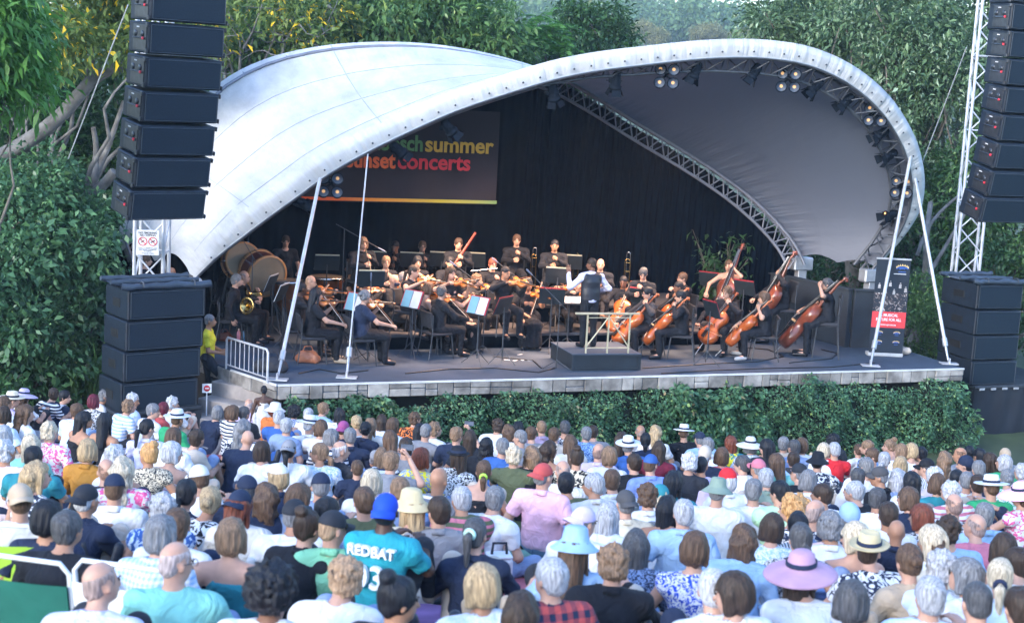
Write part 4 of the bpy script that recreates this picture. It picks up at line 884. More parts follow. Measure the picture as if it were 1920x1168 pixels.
# hand: palm, thumb from the side of the palm near the wrist and four unequal bent fingers (right hand; +Y to the fingertips, palm faces -Z)
def make_hand(curl, spread=0.0):
    s = SDF((-.075, -.03, -.1), (.075, .21, .05), .0042)
    s.cap((-.02, .0, 0), (-.028, .085, 0), .017, .013, .012); s.cap((.0, .0, 0), (0, .09, .002), .018, .013, .012); s.cap((.018, .0, 0), (.026, .08, 0), .016, .012, .012)
    for i, (x, L) in enumerate(((-.031, .07), (-.011, .079), (.01, .074), (.03, .056))):
        a = np.array([x, .088 if i < 3 else .078, 0]); ang = 0; r = .0088; sp = (i-1.5)*spread
        for j, f in enumerate((.45, .31, .24)):
            ang += R(curl*(.8 if j == 0 else 1.1)); b = a+np.array([math.sin(R(sp)), math.cos(ang), -math.sin(ang)])*L*f; s.cap(a, b, r, r*.9, .004); a = b; r *= .9
    a = np.array([-.026, .015, -.004]); b = np.array([-.05, .045, -.014]); s.cap(a, b, .0135, .0105, .01); c = b+np.array([-.008, .03, -.014]); s.cap(b, c, .0102, .0092, .004); s.cap(c, c+np.array([.008, .022, -.008]), .0092, .0078, .003)
    return s.net()
HANDS = {'open': make_hand(9, 7), 'relax': make_hand(28), 'grip': make_hand(62)}
def place_hand(kind, wrist, elbow, palm_n, left):
    V, Fq = HANDS[kind]; V = V.copy()
    if left: V[:, 0] *= -1; Fq = Fq[:, ::-1]
    y = np.array(wrist)-np.array(elbow); y /= np.linalg.norm(y); z = -np.array(palm_n, float); z -= y*(z@y)
    if np.linalg.norm(z) < .05: z = np.array([1., 0, 0])-y*y[0]
    z /= np.linalg.norm(z); x = np.cross(y, z)
    return V[:, :1]*x+V[:, 1:2]*y+V[:, 2:]*z+np.array(wrist), Fq
def A3(*a): return np.array(a, float)
def pose(kind, **k):
    """joint positions; figure faces +Y, its left hand is at -X, origin on the ground/floor under the pelvis"""
    J = {}; 
    if kind.startswith('lawn'):
        J['pel'] = A3(0, 0, .12); J['ch'] = A3(0, .02, .40); J['nk'] = A3(0, .045, .575); J['hd'] = A3(0, .075, .745); W = .19
        J['hip'] = [A3(-.1, .02, .12), A3(.1, .02, .12)]
        if kind == 'lawn_cross': J['kn'] = [A3(-.36, .33, .17), A3(.36, .33, .17)]; J['an'] = [A3(.1, .42, .07), A3(-.1, .5, .07)]; J['toe'] = [A3(.26, .46, .05), A3(-.26, .54, .05)]
        elif kind == 'lawn_straight': J['kn'] = [A3(-.12, .46, .17), A3(.12, .46, .15)]; J['an'] = [A3(-.1, .88, .08), A3(.1, .88, .08)]; J['toe'] = [A3(-.13, .93, .24), A3(.13, .93, .24)]
        else: J['kn'] = [A3(-.13, .38, .46), A3(.15, .36, .44)]; J['an'] = [A3(-.11, .56, .07), A3(.13, .54, .07)]; J['toe'] = [A3(-.13, .74, .04), A3(.15, .72, .04)]
        J['el'] = [A3(-.29, .1, .30), A3(.29, .1, .30)]; J['wr'] = [A3(-.16, .34, .27), A3(.16, .34, .27)]; J['pn'] = [(0, 0, -1)]*2; J['hk'] = ['relax', 'relax']
        if k.get('knee_arms'): J['el'] = [A3(-.27, .17, .36), A3(.27, .17, .36)]; J['wr'] = [A3(-.1, .40, .47), A3(.12, .40, .46)]
        if k.get('arm_up'): J['el'][1] = A3(.33, .14, .52); J['wr'][1] = A3(.16, .26, .76); J['hk'][1] = 'grip'; J['pn'][1] = (-1, 0, 0)
        if k.get('lean_back'): J['el'] = [A3(-.31, -.10, .31), A3(.31, -.1, .31)]; J['wr'] = [A3(-.3, -.22, .07), A3(.3, -.22, .07)]; J['ch'] = A3(0, -.05, .4); J['nk'] = A3(0, -.07, .575); J['hd'] = A3(0, -.06, .745)
    elif kind == 'stand':
        J['pel'] = A3(0, 0, .95); J['ch'] = A3(0, .01, 1.24); J['nk'] = A3(0, .015, 1.43); J['hd'] = A3(0, .04, 1.62); W = .19
        J['hip'] = [A3(-.09, 0, .93), A3(.09, 0, .93)]; J['kn'] = [A3(-.11, .03, .5), A3(.11, .03, .5)]; J['an'] = [A3(-.12, -.02, .08), A3(.12, -.02, .08)]; J['toe'] = [A3(-.15, .15, .04), A3(.15, .15, .04)]
        J['el'] = [A3(-.26, -.03, 1.1), A3(.26, -.03, 1.1)]; J['wr'] = [A3(-.26, .12, .88), A3(.26, .12, .88)]; J['pn'] = [(1, 0, 0), (-1, 0, 0)]; J['hk'] = ['relax', 'relax']
    else:
        J['pel'] = A3(0, 0, .53); J['ch'] = A3(0, .02, .82); J['nk'] = A3(0, .04, 1.01); J['hd'] = A3(0, .07, 1.19); W = .19
        J['hip'] = [A3(-.09, .02, .52), A3(.09, .02, .52)]; J['kn'] = [A3(-.14, .44, .50), A3(.14, .44, .50)]; J['an'] = [A3(-.14, .44, .09), A3(.14, .42, .09)]; J['toe'] = [A3(-.16, .60, .04), A3(.16, .58, .04)]
        J['el'] = [A3(-.27, .1, .76), A3(.27, .1, .76)]; J['wr'] = [A3(-.14, .34, .66), A3(.14, .34, .66)]; J['pn'] = [(0, 0, -1)]*2; J['hk'] = ['relax', 'relax']
    J['sh'] = [J['nk']+A3(-W, -.01, -.065), J['nk']+A3(W, -.01, -.065)]
    J.update({a: b for a, b in k.items() if a in J}); J['head'] = k.get('head', (0, 0, 0)); lean = k.get('lean', 0)
    if lean:
        M = np.array(Matrix.Rotation(R(-lean), 3, 'X')); pv = J['pel']
        f = lambda p: pv+M@(p-pv)
        for q in ('ch', 'nk', 'hd'): J[q] = f(J[q])
        J['sh'] = [f(p) for p in J['sh']]
        if not k.get('fixarms'): J['el'] = [f(p) for p in J['el']]; J['wr'] = [f(p) for p in J['wr']]
    return J
TM = {}
def fig_mesh(key, J, b=1.0, fem=False, top='tee', bottom='trousers', shoe=True, h=.0135, handh=True):
    """-> dict of meshes: body (head, neck, arms, hands, legs in one surface), top, bottom, shoes"""
    if key in TM: return TM[key]
    al = np.array([J['pel'], J['ch'], J['nk'], J['hd']]+J['sh']+J['el']+J['wr']+J['kn']+J['an']+J['toe']); lo = al.min(0)-.24; hi = al.max(0)+.24; lo[2] = max(lo[2], -.03)
    wS = .9 if fem else 1.0; sh = [J['nk']+(p-J['nk'])*A3(wS, 1, 1) for p in J['sh']]; out = {}
    def torso(s, e, up=True):
        s.cap(J['pel'], J['pel']*.6+J['ch']*.4, (.118 if not fem else .122)*b+e, .1*b+e, .05, 1.36)
        s.cap(J['pel']*.6+J['ch']*.4, J['ch']+A3(0, 0, .03), .1*b*(1 if not fem else .92)+e, .112*b+e, .05, 1.36 if not fem else 1.25)
        if fem:
            for x in (-.07, .07): s.ell(J['ch']+A3(x, .09*b, .0), (.06, .05, .06), .03)
        if up:
            s.cap(sh[0], sh[1], .062*b**.5+e, None, .05); s.cap(J['ch']+A3(0, 0, .04), J['nk']-A3(0, 0, .05), .09+e, .06+e, .05, 1.3)
            for i in (0, 1): s.cap(J['nk']+A3(0, -.01, -.0), sh[i]+A3(0, 0, .005), .042+e*.6, .048+e, .035)
    def arm(s, i, e, f=1.0, fore=True, k=.02):
        d = (J['el'][i]-sh[i]); u = d/np.linalg.norm(d); p = sh[i]+d*f
        s.cap(sh[i], J['el'][i], .052*b**.6+e, .04*b**.5+e, k, 1, (p, u) if f < 1 else None)
        if fore and f >= 1:
            s.cap(J['el'][i], J['wr'][i], .041+e, .026+e, k)
    def leg(s, i, e, k=.03, f=1.0):
        s.cap(J['hip'][i], J['kn'][i], .092*b+e, .06+e, k)
        if f > 0:
            d = J['an'][i]-J['kn'][i]; q = J['kn'][i]+d*f; s.cap(J['kn'][i], q, .057+e, (.057+(.036-.057)*f)+e+.004*(e > 0), k, 1, (q, d/np.linalg.norm(d)) if f < .97 else None)
    s = SDF(lo, hi, h); torso(s, 0)
    for i in (0, 1):
        arm(s, i, 0); leg(s, i, 0); s.cap(J['an'][i], J['toe'][i], .036, .028, .02)
    M = rotm(*J['head']); s.cap(J['nk']-A3(0, .01, .03), J['hd']+M@A3(0, -.015, -.05), .052*(.9 if fem else 1), .052*(.88 if fem else 1), .03); head_prims(s, M, J['hd'])
    V, Fq = s.net(); Vs = [V]; Fs = [Fq]; n = len(V)
    for i in (0, 1):
        hv, hf = place_hand(J['hk'][i], J['wr'][i], J['el'][i], J['pn'][i], i == 0); Vs.append(hv); Fs.append(hf+n); n += len(hv)
    out['body'] = npmesh('body', np.concatenate(Vs), np.concatenate(Fs), True, [skin_m])
    e = .017
    if top:
        s = SDF(lo, hi, h); wr_amp = .006
        if top == 'tank':
            torso(s, .012, False); zc = J['ch'][2]+.075; s.halfspace((0, 0, zc), (0, 0, 1)); 
            for x in (-.085, .085):
                s.cap(J['ch']+A3(x, -.105, .03), J['nk']+A3(x, -.03, -.01), .013, .012, .006); s.cap(J['ch']+A3(x, .11, .03), J['nk']+A3(x, -.03, -.01), .013, .012, .006)
        else:
            torso(s, e)
            f = {'tee': .72, 'sleeveless': 0, 'long': 1.0, 'vest': 0}[top]
            if f > 0:
                for i in (0, 1): arm(s, i, .016 if f == 1 else .02, f)
            s.ell(J['nk']+A3(0, .03, .05), (.068, .085, .06), 0, None, 'd')
        s.halfspace(J['pel']-A3(0, 0, .06), (0, 0, -1)); s.noise(wr_amp, 21, 17, 26, len(key)); V, Fq = s.net(); out['top'] = npmesh('top', V, Fq, True, [None])
        if top == 'long' or top == 'tee_collar': pass
    if bottom == 'trousers' or bottom == 'shorts':
        s = SDF(lo, hi, h); s.cap(J['pel'], J['pel']+A3(0, 0, .05), .126*b, .118*b, .05, 1.38)
        for i in (0, 1): leg(s, i, .013, .03, 1.0 if bottom == 'trousers' else .08)
        s.noise(.004, 19, 23, 15); V, Fq = s.net(); out['bottom'] = npmesh('bottom', V, Fq, True, [None])
    elif bottom == 'skirt':
        s = SDF(lo, hi, h); s.cap(J['pel'], J['pel']+A3(0, 0, .05), .13*b, .12*b, .05, 1.38); kc = (J['kn'][0]+J['kn'][1])/2; ac = (J['an'][0]+J['an'][1])/2
        s.cap(J['pel'], kc+A3(0, .04, -.03), .14, .115, .05, 1.85); s.cap(kc+A3(0, .04, -.05), A3(ac[0], ac[1]+.04, .12), .115, .15, .06, 1.7); s.noise(.011, 42, 30, 5); s.halfspace((0, 0, .05), (0, 0, -1)); V, Fq = s.net(); out['bottom'] = npmesh('bottom', V, Fq, True, [None])
    if shoe:
        for i in (0, 1):
            q = J['toe'][i]; a_ = J['an'][i]; s = SDF(np.minimum(a_, q)-.09, np.maximum(a_, q)+.09, .012)
            s.cap(J['an'][i]-A3(0, 0, .03), J['toe'][i], .045, .038, .02); s.cap(J['an'][i]+A3(0, 0, .01), J['an'][i]-A3(0, 0, .02), .044, .044, .02)
            V, Fq = s.net(); out['shoe%d' % i] = npmesh('shoe', V, Fq, True, [None])
    out['J'] = J; out['M'] = M; TM[key] = out; return out
# ---- materials driven by the colour of the object that wears them
def obj_mat(name, rough=.7, hair=False, skin=False, pattern=None, bump=.3):
    m, nt, b = nodes(name); L = nt.links.new; oi = nt.nodes.new('ShaderNodeObjectInfo'); tc = nt.nodes.new('ShaderNodeTexCoord')
    nz = nt.nodes.new('ShaderNodeTexNoise'); mp = nt.nodes.new('ShaderNodeMapping'); L(tc.outputs['Object'], mp.inputs[0]); L(mp.outputs[0], nz.inputs['Vector']); nz.inputs['Detail'].default_value = 4
    if hair: mp.inputs['Scale'].default_value = (95, 95, 11); nz.inputs['Scale'].default_value = 1
    else: nz.inputs['Scale'].default_value = 7 if not skin else 16
    mr = nt.nodes.new('ShaderNodeMapRange'); L(nz.outputs['Fac'], mr.inputs[0]); mr.inputs[1].default_value = .3; mr.inputs[2].default_value = .7
    mr.inputs[3].default_value, mr.inputs[4].default_value = (.4, 1.6) if hair else ((.9, 1.1) if skin else (.86, 1.12))
    colr = oi.outputs['Color']; at = nt.nodes.new('ShaderNodeAttribute'); at.attribute_type = 'OBJECT'; at.attribute_name = 'c2'
    fac = None
    if pattern:
        sx = nt.nodes.new('ShaderNodeSeparateXYZ'); L(tc.outputs['Object'], sx.inputs[0])
        def band(out, freq, thr):
            a = nt.nodes.new('ShaderNodeMath'); a.operation = 'MULTIPLY'; L(out, a.inputs[0]); a.inputs[1].default_value = freq; f = nt.nodes.new('ShaderNodeMath'); f.operation = 'FRACT'; L(a.outputs[0], f.inputs[0])
            g = nt.nodes.new('ShaderNodeMath'); g.operation = 'GREATER_THAN'; L(f.outputs[0], g.inputs[0]); g.inputs[1].default_value = thr; return g.outputs[0]
        if pattern == 'stripe': fac = band(sx.outputs[2], 19, .55)
        elif pattern == 'pinstripe': fac = band(sx.outputs[0], 45, .6)
        elif pattern == 'plaid':
            a1 = band(sx.outputs[0], 14, .5); a2 = band(sx.outputs[2], 14, .5); ad = nt.nodes.new('ShaderNodeMath'); ad.operation = 'ADD'; L(a1, ad.inputs[0]); L(a2, ad.inputs[1]); h = nt.nodes.new('ShaderNodeMath'); h.operation = 'MULTIPLY'; L(ad.outputs[0], h.inputs[0]); h.inputs[1].default_value = .5; fac = h.outputs[0]
        elif pattern == 'gingham':
            a1 = band(sx.outputs[0], 32, .5); a2 = band(sx.outputs[2], 32, .5); ad = nt.nodes.new('ShaderNodeMath'); ad.operation = 'ADD'; L(a1, ad.inputs[0]); L(a2, ad.inputs[1]); h = nt.nodes.new('ShaderNodeMath'); h.operation = 'MULTIPLY'; L(ad.outputs[0], h.inputs[0]); h.inputs[1].default_value = .5; fac = h.outputs[0]
        else:
            v = nt.nodes.new('ShaderNodeTexNoise'); v.inputs['Scale'].default_value = {'floral': 17, 'print': 38, 'tiedye': 8}[pattern]; v.inputs['Detail'].default_value = 3; v.inputs['Distortion'].default_value = 1.6; L(tc.outputs['Object'], v.inputs['Vector'])
            g = nt.nodes.new('ShaderNodeMapRange'); L(v.outputs['Fac'], g.inputs[0]); g.inputs[1].default_value = .48; g.inputs[2].default_value = .53; fac = g.outputs[0]
        mx = nt.nodes.new('ShaderNodeMix'); mx.data_type = 'RGBA'; L(fac, mx.inputs[0]); L(colr, mx.inputs[6]); L(at.outputs['Color'], mx.inputs[7]); colr = mx.outputs[2]
    vm = nt.nodes.new('ShaderNodeVectorMath'); vm.operation = 'SCALE'; L(colr, vm.inputs[0]); L(mr.outputs[0], vm.inputs['Scale']); L(vm.outputs[0], b.inputs['Base Color'])
    b.inputs['Roughness'].default_value = rough; b.inputs['Specular IOR Level'].default_value = .35
    if skin: b.inputs['Subsurface Weight'].default_value = .0
    if bump:
        n2 = nt.nodes.new('ShaderNodeTexNoise'); n2.inputs['Scale'].default_value = 1 if hair else 6; n2.inputs['Detail'].default_value = 4; n2.inputs['Distortion'].default_value = 0 if hair else 1.2
        L(mp.outputs[0] if hair else tc.outputs['Object'], n2.inputs['Vector']); bp = nt.nodes.new('ShaderNodeBump'); bp.inputs['Strength'].default_value = bump; bp.inputs['Distance'].default_value = .012 if hair else .05; L(n2.outputs['Fac'], bp.inputs['Height']); L(bp.outputs[0], b.inputs['Normal'])
    return m
skin_m = obj_mat('skin', .5, skin=True, bump=0); hair_m = obj_mat('hair', .55, hair=True, bump=.7)
cloth = {None: obj_mat('cloth_plain', .85, bump=.9)}
for p_ in ('stripe', 'pinstripe', 'plaid', 'gingham', 'floral', 'print', 'tiedye'): cloth[p_] = obj_mat('cloth_'+p_, .85, pattern=p_, bump=.8)
shoe_m = obj_mat('shoe_leather', .4, bump=.1); hat_m = obj_mat('hat_felt', .8, bump=.15)
eye_m = mat('eye_dark', (.02, .015, .012), .3, .1); lip_m = mat('lips', (.30, .10, .09), .5, .1); glass_m = mat('spectacle_frame', (.02, .02, .025), .3, .1)
# ---- hair in head space (head centre origin, face towards +Y)
HM = {}
def hair_mesh(st):
    if st in HM: return HM[st]
    hatted = st.endswith('_h'); full = st; st = st[:-2] if hatted else st
    h = .009; s = SDF((-.22, -.26, -.55), (.22, .16, .26), h); E = s.ell
    face = lambda y=.05, z=-.02: (s.ell((0, .128, -.045), (.072, .085, .105), 0, None, 'd'))
    cap_ = lambda e=.010, top=.0: E((0, -.016, .026+top), (.077+e, .098+e, .096+e), .02)
    nz = (.004, 90, 80, 40)
    if st == 'short': cap_(.012); E((0, -.05, -.04), (.074, .062, .06), .02); s.halfspace((0, .02, -.055), (0, .55, -.83)); face(); s.ell((0, .14, .02), (.075, .06, .055), 0, None, 'd')
    elif st == 'crop': cap_(.005); E((0, -.05, -.035), (.071, .056, .055), .02); s.halfspace((0, .02, -.045), (0, .6, -.8)); s.ell((0, .14, .0), (.085, .07, .085), 0, None, 'd'); nz = (.001, 90, 80, 60)
    elif st == 'fringe': E((0, -.013, .021), (.0785, .0995, .0975), .02); E((0, -.05, -.035), (.066, .055, .058), .02); s.halfspace((0, -.1, .045), (0, -.25, .97)); s.halfspace((0, .04, 0), (0, 1, 0)); s.halfspace((0, 0, -.06), (0, .55, -.83)); nz = (.0025, 90, 80, 60)
    elif st in ('bob', 'bobcurl'): cap_(.014); E((0, -.04, -.05), (.086, .08, .08), .04); s.cap((-.07, -.01, -.0), (-.078, .01, -.09), .03, .026, .03); s.cap((.07, -.01, -.0), (.078, .01, -.09), .03, .026, .03); face(); s.ell((0, .13, -.02), (.07, .075, .09), 0, None, 'd'); s.halfspace((0, 0, -.125), (0, 0, -1)); nz = (.005, 95, 95, 14)
    elif st in ('long', 'wavy'):
        cap_(.012); w_ = 1.0 if st == 'long' else 1.15
        s.cap((0, -.075, .0), (0, -.1, -.33), .068*w_, .05, .04, 1.3); s.cap((-.072, -.01, -.0), (-.09, -.0, -.24), .03*w_, .022, .03); s.cap((.072, -.01, -.0), (.09, -.0, -.24), .03*w_, .022, .03); face(); s.ell((0, .13, -.02), (.066, .075, .09), 0, None, 'd')
        nz = (.006, 100, 90, 9) if st == 'long' else (.011, 55, 50, 38)
    elif st == 'curly': E((0, -.022, .03), (.1, .11, .106), .02); E((0, -.045, -.045), (.088, .08, .065), .03); s.ell((0, .13, -.04), (.068, .09, .1), 0, None, 'd'); nz = (.009, 110, 105, 100)
    elif st == 'afro': E((0, -.02, .04), (.14, .14, .13), .02); E((0, -.05, -.03), (.12, .1, .09), .03); s.ell((0, .14, -.04), (.072, .095, .1), 0, None, 'd'); nz = (.01, 120, 120, 110)
    elif st == 'lcurly': E((0, -.03, .03), (.118, .12, .115), .02); s.cap((0, -.07, -.02), (0, -.085, -.24), .1, .085, .05, 1.35); s.ell((0, .13, -.04), (.068, .09, .1), 0, None, 'd'); nz = (.016, 75, 75, 70)
    elif st in ('pony', 'lowpony'):
        cap_(.01); E((0, -.05, -.035), (.073, .06, .055), .02); s.halfspace((0, .02, -.06), (0, .5, -.86)); face(); s.ell((0, .13, .0), (.074, .06, .07), 0, None, 'd'); z0 = .03 if st == 'pony' else -.03
        s.cap((0, -.115, z0), (0, -.16, z0-.03), .02, .028, .01); s.cap((0, -.16, z0-.03), (.01, -.16, z0-.22), .032, .016, .02); nz = (.004, 100, 90, 10)
    elif st in ('bun', 'topbun'):
        cap_(.01); E((0, -.05, -.035), (.073, .06, .055), .02); s.halfspace((0, .02, -.06), (0, .5, -.86)); face(); s.ell((0, .13, .0), (.074, .06, .07), 0, None, 'd')
        E((0, -.125, .02) if st == 'bun' else (0, -.075, .13), (.048, .042, .042), .012); nz = (.005, 90, 85, 30)
    elif st == 'braids':
        cap_(.014); face(); s.ell((0, .13, .0), (.07, .07, .085), 0, None, 'd')
        for i in range(11):
            a = math.pi*(i/10); x = .085*math.cos(a); y = -.02-.085*math.sin(a); s.cap((x, y, 0), (x*1.25, y*1.15, -.3), .016, .01, .006)
        nz = (.004, 60, 60, 130)
    s.noise(*nz)
    if hatted: s.halfspace((0, 0, .05), (0, 0, 1))
    V, Fq = s.net(); HM[full] = npmesh('hair_'+full, V, Fq, True, [hair_m]); return HM[full]
# ---- hats in head space
def hat_meshes(kind):
    if ('hat', kind) in HM: return HM[('hat', kind)]
    out = []; b = MB(); T = Matrix.Translation((0, -.012, 0)) @ Matrix.Scale(1.22, 4, (0, 1, 0))
    def brimmed(prof, band=True, br=None):
        b = MB(); b.lathe(prof, 28, T); out.append(('crown', b.mesh('crown', hat_m)))
        if band:
            b = MB(); b.lathe([(br+.004, .062), (br+.004, .09), (br-.002, .092)], 28, T); out.append(('band', b.mesh('band', hat_m)))
    if kind in ('cap', 'visor_cap'):
        s = SDF((-.13, -.15, -.02), (.13, .25, .17), .008); s.ell((0, -.014, .03), (.087, .109, .104), .01); s.halfspace((0, 0, .02), (0, -.12, -1)); V, Fq = s.net(); out.append(('crown', npmesh('crown', V, Fq, True, [hat_m])))
        b = MB(); vs = []; n = 13
        for r_, zz in ((0, 0), (1, 1)):
            for lay in (0, 1):
                for i in range(n):
                    a = math.pi*i/(n-1); x = .084*math.cos(a); y = .055+(.045+.085*r_)*math.sin(a)*(1 if r_ else .9); vs.append((x, y, .045-.018*r_-.06*(x/.09)**2*(.3+.4*r_)-lay*.006))
        fs = []
        for i in range(n-1): fs += [(i, i+1, 2*n+i+1, 2*n+i), (n+i+1, n+i, 3*n+i, 3*n+i+1), (2*n+i, 2*n+i+1, 3*n+i+1, 3*n+i)]
        b.add(vs, fs, True); out.append(('peak', b.mesh('peak', hat_m)))
    elif kind == 'beanie':
        s = SDF((-.13, -.15, -.05), (.13, .15, .18), .008); s.ell((0, -.014, .035), (.092, .112, .112), .01); s.halfspace((0, 0, .0), (0, .25, -1)); V, Fq = s.net(); out.append(('crown', npmesh('crown', V, Fq, True, [hat_m])))
    elif kind == 'bucket':
        brimmed([(0, .148), (.055, .145), (.075, .13), (.088, .06), (.1, .045), (.155, .0), (.16, -.005), (.155, -.008), (.098, .036), (.086, .04)], False)
    elif kind == 'sun':
        brimmed([(0, .152), (.05, .15), (.075, .13), (.09, .06), (.1, .05), (.16, .035), (.215, .012), (.225, .0), (.222, -.006), (.16, .026), (.098, .042), (.086, .045)], True, .091)
    elif kind == 'fedora':
        brimmed([(0, .135), (.035, .137), (.06, .155), (.072, .15), (.084, .1), (.089, .06), (.1, .054), (.14, .056), (.15, .064), (.152, .06), (.14, .049), (.088, .046)], True, .089)
    elif kind == 'panama':
        brimmed([(0, .14), (.035, .142), (.062, .155), (.074, .148), (.084, .1), (.089, .06), (.102, .052), (.16, .046), (.185, .055), (.188, .05), (.16, .038), (.088, .042)], True, .089)
    elif kind == 'bowler':
        brimmed([(0, .14), (.05, .135), (.08, .11), (.09, .07), (.092, .05), (.115, .042), (.135, .05), (.137, .046), (.115, .034), (.088, .038)], True, .091)
    elif kind == 'headband':
        s = SDF((-.13, -.16, -.02), (.13, .15, .18), .008); s.ell((0, -.014, .03), (.1, .122, .118), .01); s.halfspace((0, -.02, .0), (0, .75, -.66)); s.halfspace((0, .04, .0), (0, 1, .0)); V, Fq = s.net(); out.append(('crown', npmesh('crown', V, Fq, True, [hat_m])))
    HM[('hat', kind)] = out; return out
# face details and spectacles
def face_meshes():
    if 'face' in HM: return HM['face']
    e = []
    for x in (-.031, .031):
        b = MB(); b.lathe([(0, -.004), (.008, -.002), (.009, .002), (0, .005)], 8, Matrix.Translation((x, .094, .003)) @ Matrix.Rotation(R(-90), 4, 'X')); b.tube([(x-.017, .096, .004), (x, .1, .018), (x-.012, .1, .023), (x+.012, .1, .023)], .0035, 5); e.append(b.mesh('eye', eye_m))
    b = MB(); b.tube([(-.022, .093, -.067), (-.008, .104, -.064), (.008, .104, -.064), (.022, .093, -.067)], [.003, .006, .006, .003], 6); l = b.mesh('lips', lip_m)
    b = MB()
    for x in (-.033, .033): b.tube([(x+.025*math.cos(a), .113, .002+.02*math.sin(a)) for a in np.linspace(0, 6.283, 13)[:-1]], .0028, 5, closed=True)
    b.tube([(-.008, .115, .006), (.008, .115, .006)], .0025, 5); b.tube([(-.058, .112, .006), (-.083, .03, .006), (-.084, -.01, -.0)], .0025, 5); b.tube([(.058, .112, .006), (.083, .03, .006), (.084, -.01, 0)], .0025, 5)
    HM['face'] = (e, l, b.mesh('spectacles', glass_m)); return HM['face']
COL = dict(black=(.006, .008, .014), darkbrown=(.035, .022, .016), brown=(.085, .05, .032), lightbrown=(.19, .12, .075), auburn=(.13, .035, .02), maroon=(.1, .01, .025), blond=(.36, .26, .15), paleblond=(.46, .39, .29), golden=(.45, .25, .1), sandy=(.32, .21, .13),
    grey=(.16, .165, .18), darkgrey=(.06, .062, .07), white=(.66, .68, .72), offwhite=(.58, .58, .57), cream=(.62, .56, .44), beige=(.48, .42, .36), tan=(.42, .33, .24), straw=(.55, .46, .28), navy=(.012, .022, .055), blue=(.03, .1, .33), royalblue=(.01, .06, .5), lightblue=(.28, .44, .68), paleblue=(.5, .62, .8),
    steelblue=(.2, .28, .46), periwinkle=(.18, .27, .62), teal=(.02, .2, .25), turquoise=(.015, .27, .34), aqua=(.19, .5, .46), mint=(.2, .5, .32), dustypink=(.45, .27, .38), green=(.03, .33, .14), palegreen=(.45, .7, .45), olive=(.09, .11, .06), greygreen=(.2, .27, .22), yellow=(.65, .6, .04), mustard=(.38, .18, .03), lime=(.4, .7, .08),
    orange=(.7, .2, .05), red=(.6, .02, .03), brick=(.42, .07, .07), maroonc=(.13, .01, .03), rose=(.5, .16, .22), pink=(.75, .45, .6), palepink=(.72, .58, .62), hotpink=(.65, .1, .28), lilac=(.52, .45, .68), lavender=(.55, .56, .78), plum=(.3, .07, .2), mauve=(.4, .3, .42), charcoal=(.018, .022, .032), silver=(.33, .34, .37), midgrey=(.2, .21, .24), palegrey=(.48, .49, .53), skinlight=(.46, .27, .2), skintan=(.36, .19, .12), skinbrown=(.17, .08, .05), skindark=(.07, .035, .025))
def setc(o, c, c2=None):
    o.color = (*COL[c], 1)
    if c2: o['c2'] = list(COL[c2])
    return o
def person(loc_, rz, T, scale=1.0, skin='skinlight', hair='short', hairc='brown', topc='black', pattern=None, c2=None, botc='charcoal', shoec='black', hat=None, hatc='white', bandc='black', glasses=False, face=True, label='', group=None, collar=False, top_name='shirt', cat='person'):
    root = mobj('person', T['body']); root.location = sph(loc_); root.rotation_euler = (0, 0, rz); root.scale = (scale,)*3; setc(root, skin); tag(root, label, cat, group)
    def slot(o, m): o.material_slots[0].link = 'OBJECT'; o.material_slots[0].material = m
    if 'top' in T: o = mobj(top_name, T['top'], root); setc(o, topc, c2 or 'white'); slot(o, cloth[pattern])
    if collar and 'top' in T:
        if 'collar' not in HM:
            b = MB(); b.lathe([(.062, -.012), (.082, -.02), (.072, .02), (.062, .03), (.058, .025), (.062, -.01)], 20, Matrix.Diagonal((1, 1.08, 1, 1))); HM['collar'] = b.mesh('collar', None)
        o = mobj('collar', HM['collar'], root); setc(o, topc, c2 or 'white'); slot(o, cloth[pattern]); o.matrix_local = Matrix.Translation(sph(T['J']['nk']+A3(0, -.005, .012))) @ Matrix.Rotation(R(-14), 4, 'X')
    if 'bottom' in T: o = mobj('skirt' if 'skirt' in T.get('bn', '') else 'trousers', T['bottom'], root); setc(o, botc); slot(o, cloth[None])
    for q in ('shoe0', 'shoe1'):
        if q in T: o = mobj('shoe', T[q], root); setc(o, shoec); slot(o, shoe_m)
    H = Matrix.Translation(sph(T['J']['hd'])) @ Matrix(T['M'].tolist()).to_4x4() @ Matrix.Scale(HS, 4)
    if hair not in (None, 'bald'): hm_ = hair; o = mobj('hair', hair_mesh(hair+('_h' if hat and hat != 'headband' and hair not in ('crop', 'topbun') else '')), root); setc(o, hairc); o.matrix_local = H
    if hairc == 'white': o.color = (.42, .43, .46, 1)
    if hair == 'fringe': o.color = tuple(.62*a+.38*b_ for a, b_ in zip(COL[hairc], COL[skin]))+(1,)
    if face:
        e, l, g = face_meshes(); o = mobj('eye', e[0], root); o.matrix_local = H; o = mobj('eye', e[1], root); o.matrix_local = H; o = mobj('lips', l, root); o.matrix_local = H
    if glasses: o = mobj('spectacles', face_meshes()[2], root); o.matrix_local = H
    if hat:
        hr = None
        for nm, me in hat_meshes(hat):
            if hr is None: hr = o = mobj({'cap': 'cap', 'beanie': 'beanie', 'headband': 'headscarf'}.get(hat, 'hat'), me, root); o.matrix_local = H; setc(o, hatc)
            else: o = mobj(nm, me, hr); setc(o, bandc if nm == 'band' else hatc)
    return root
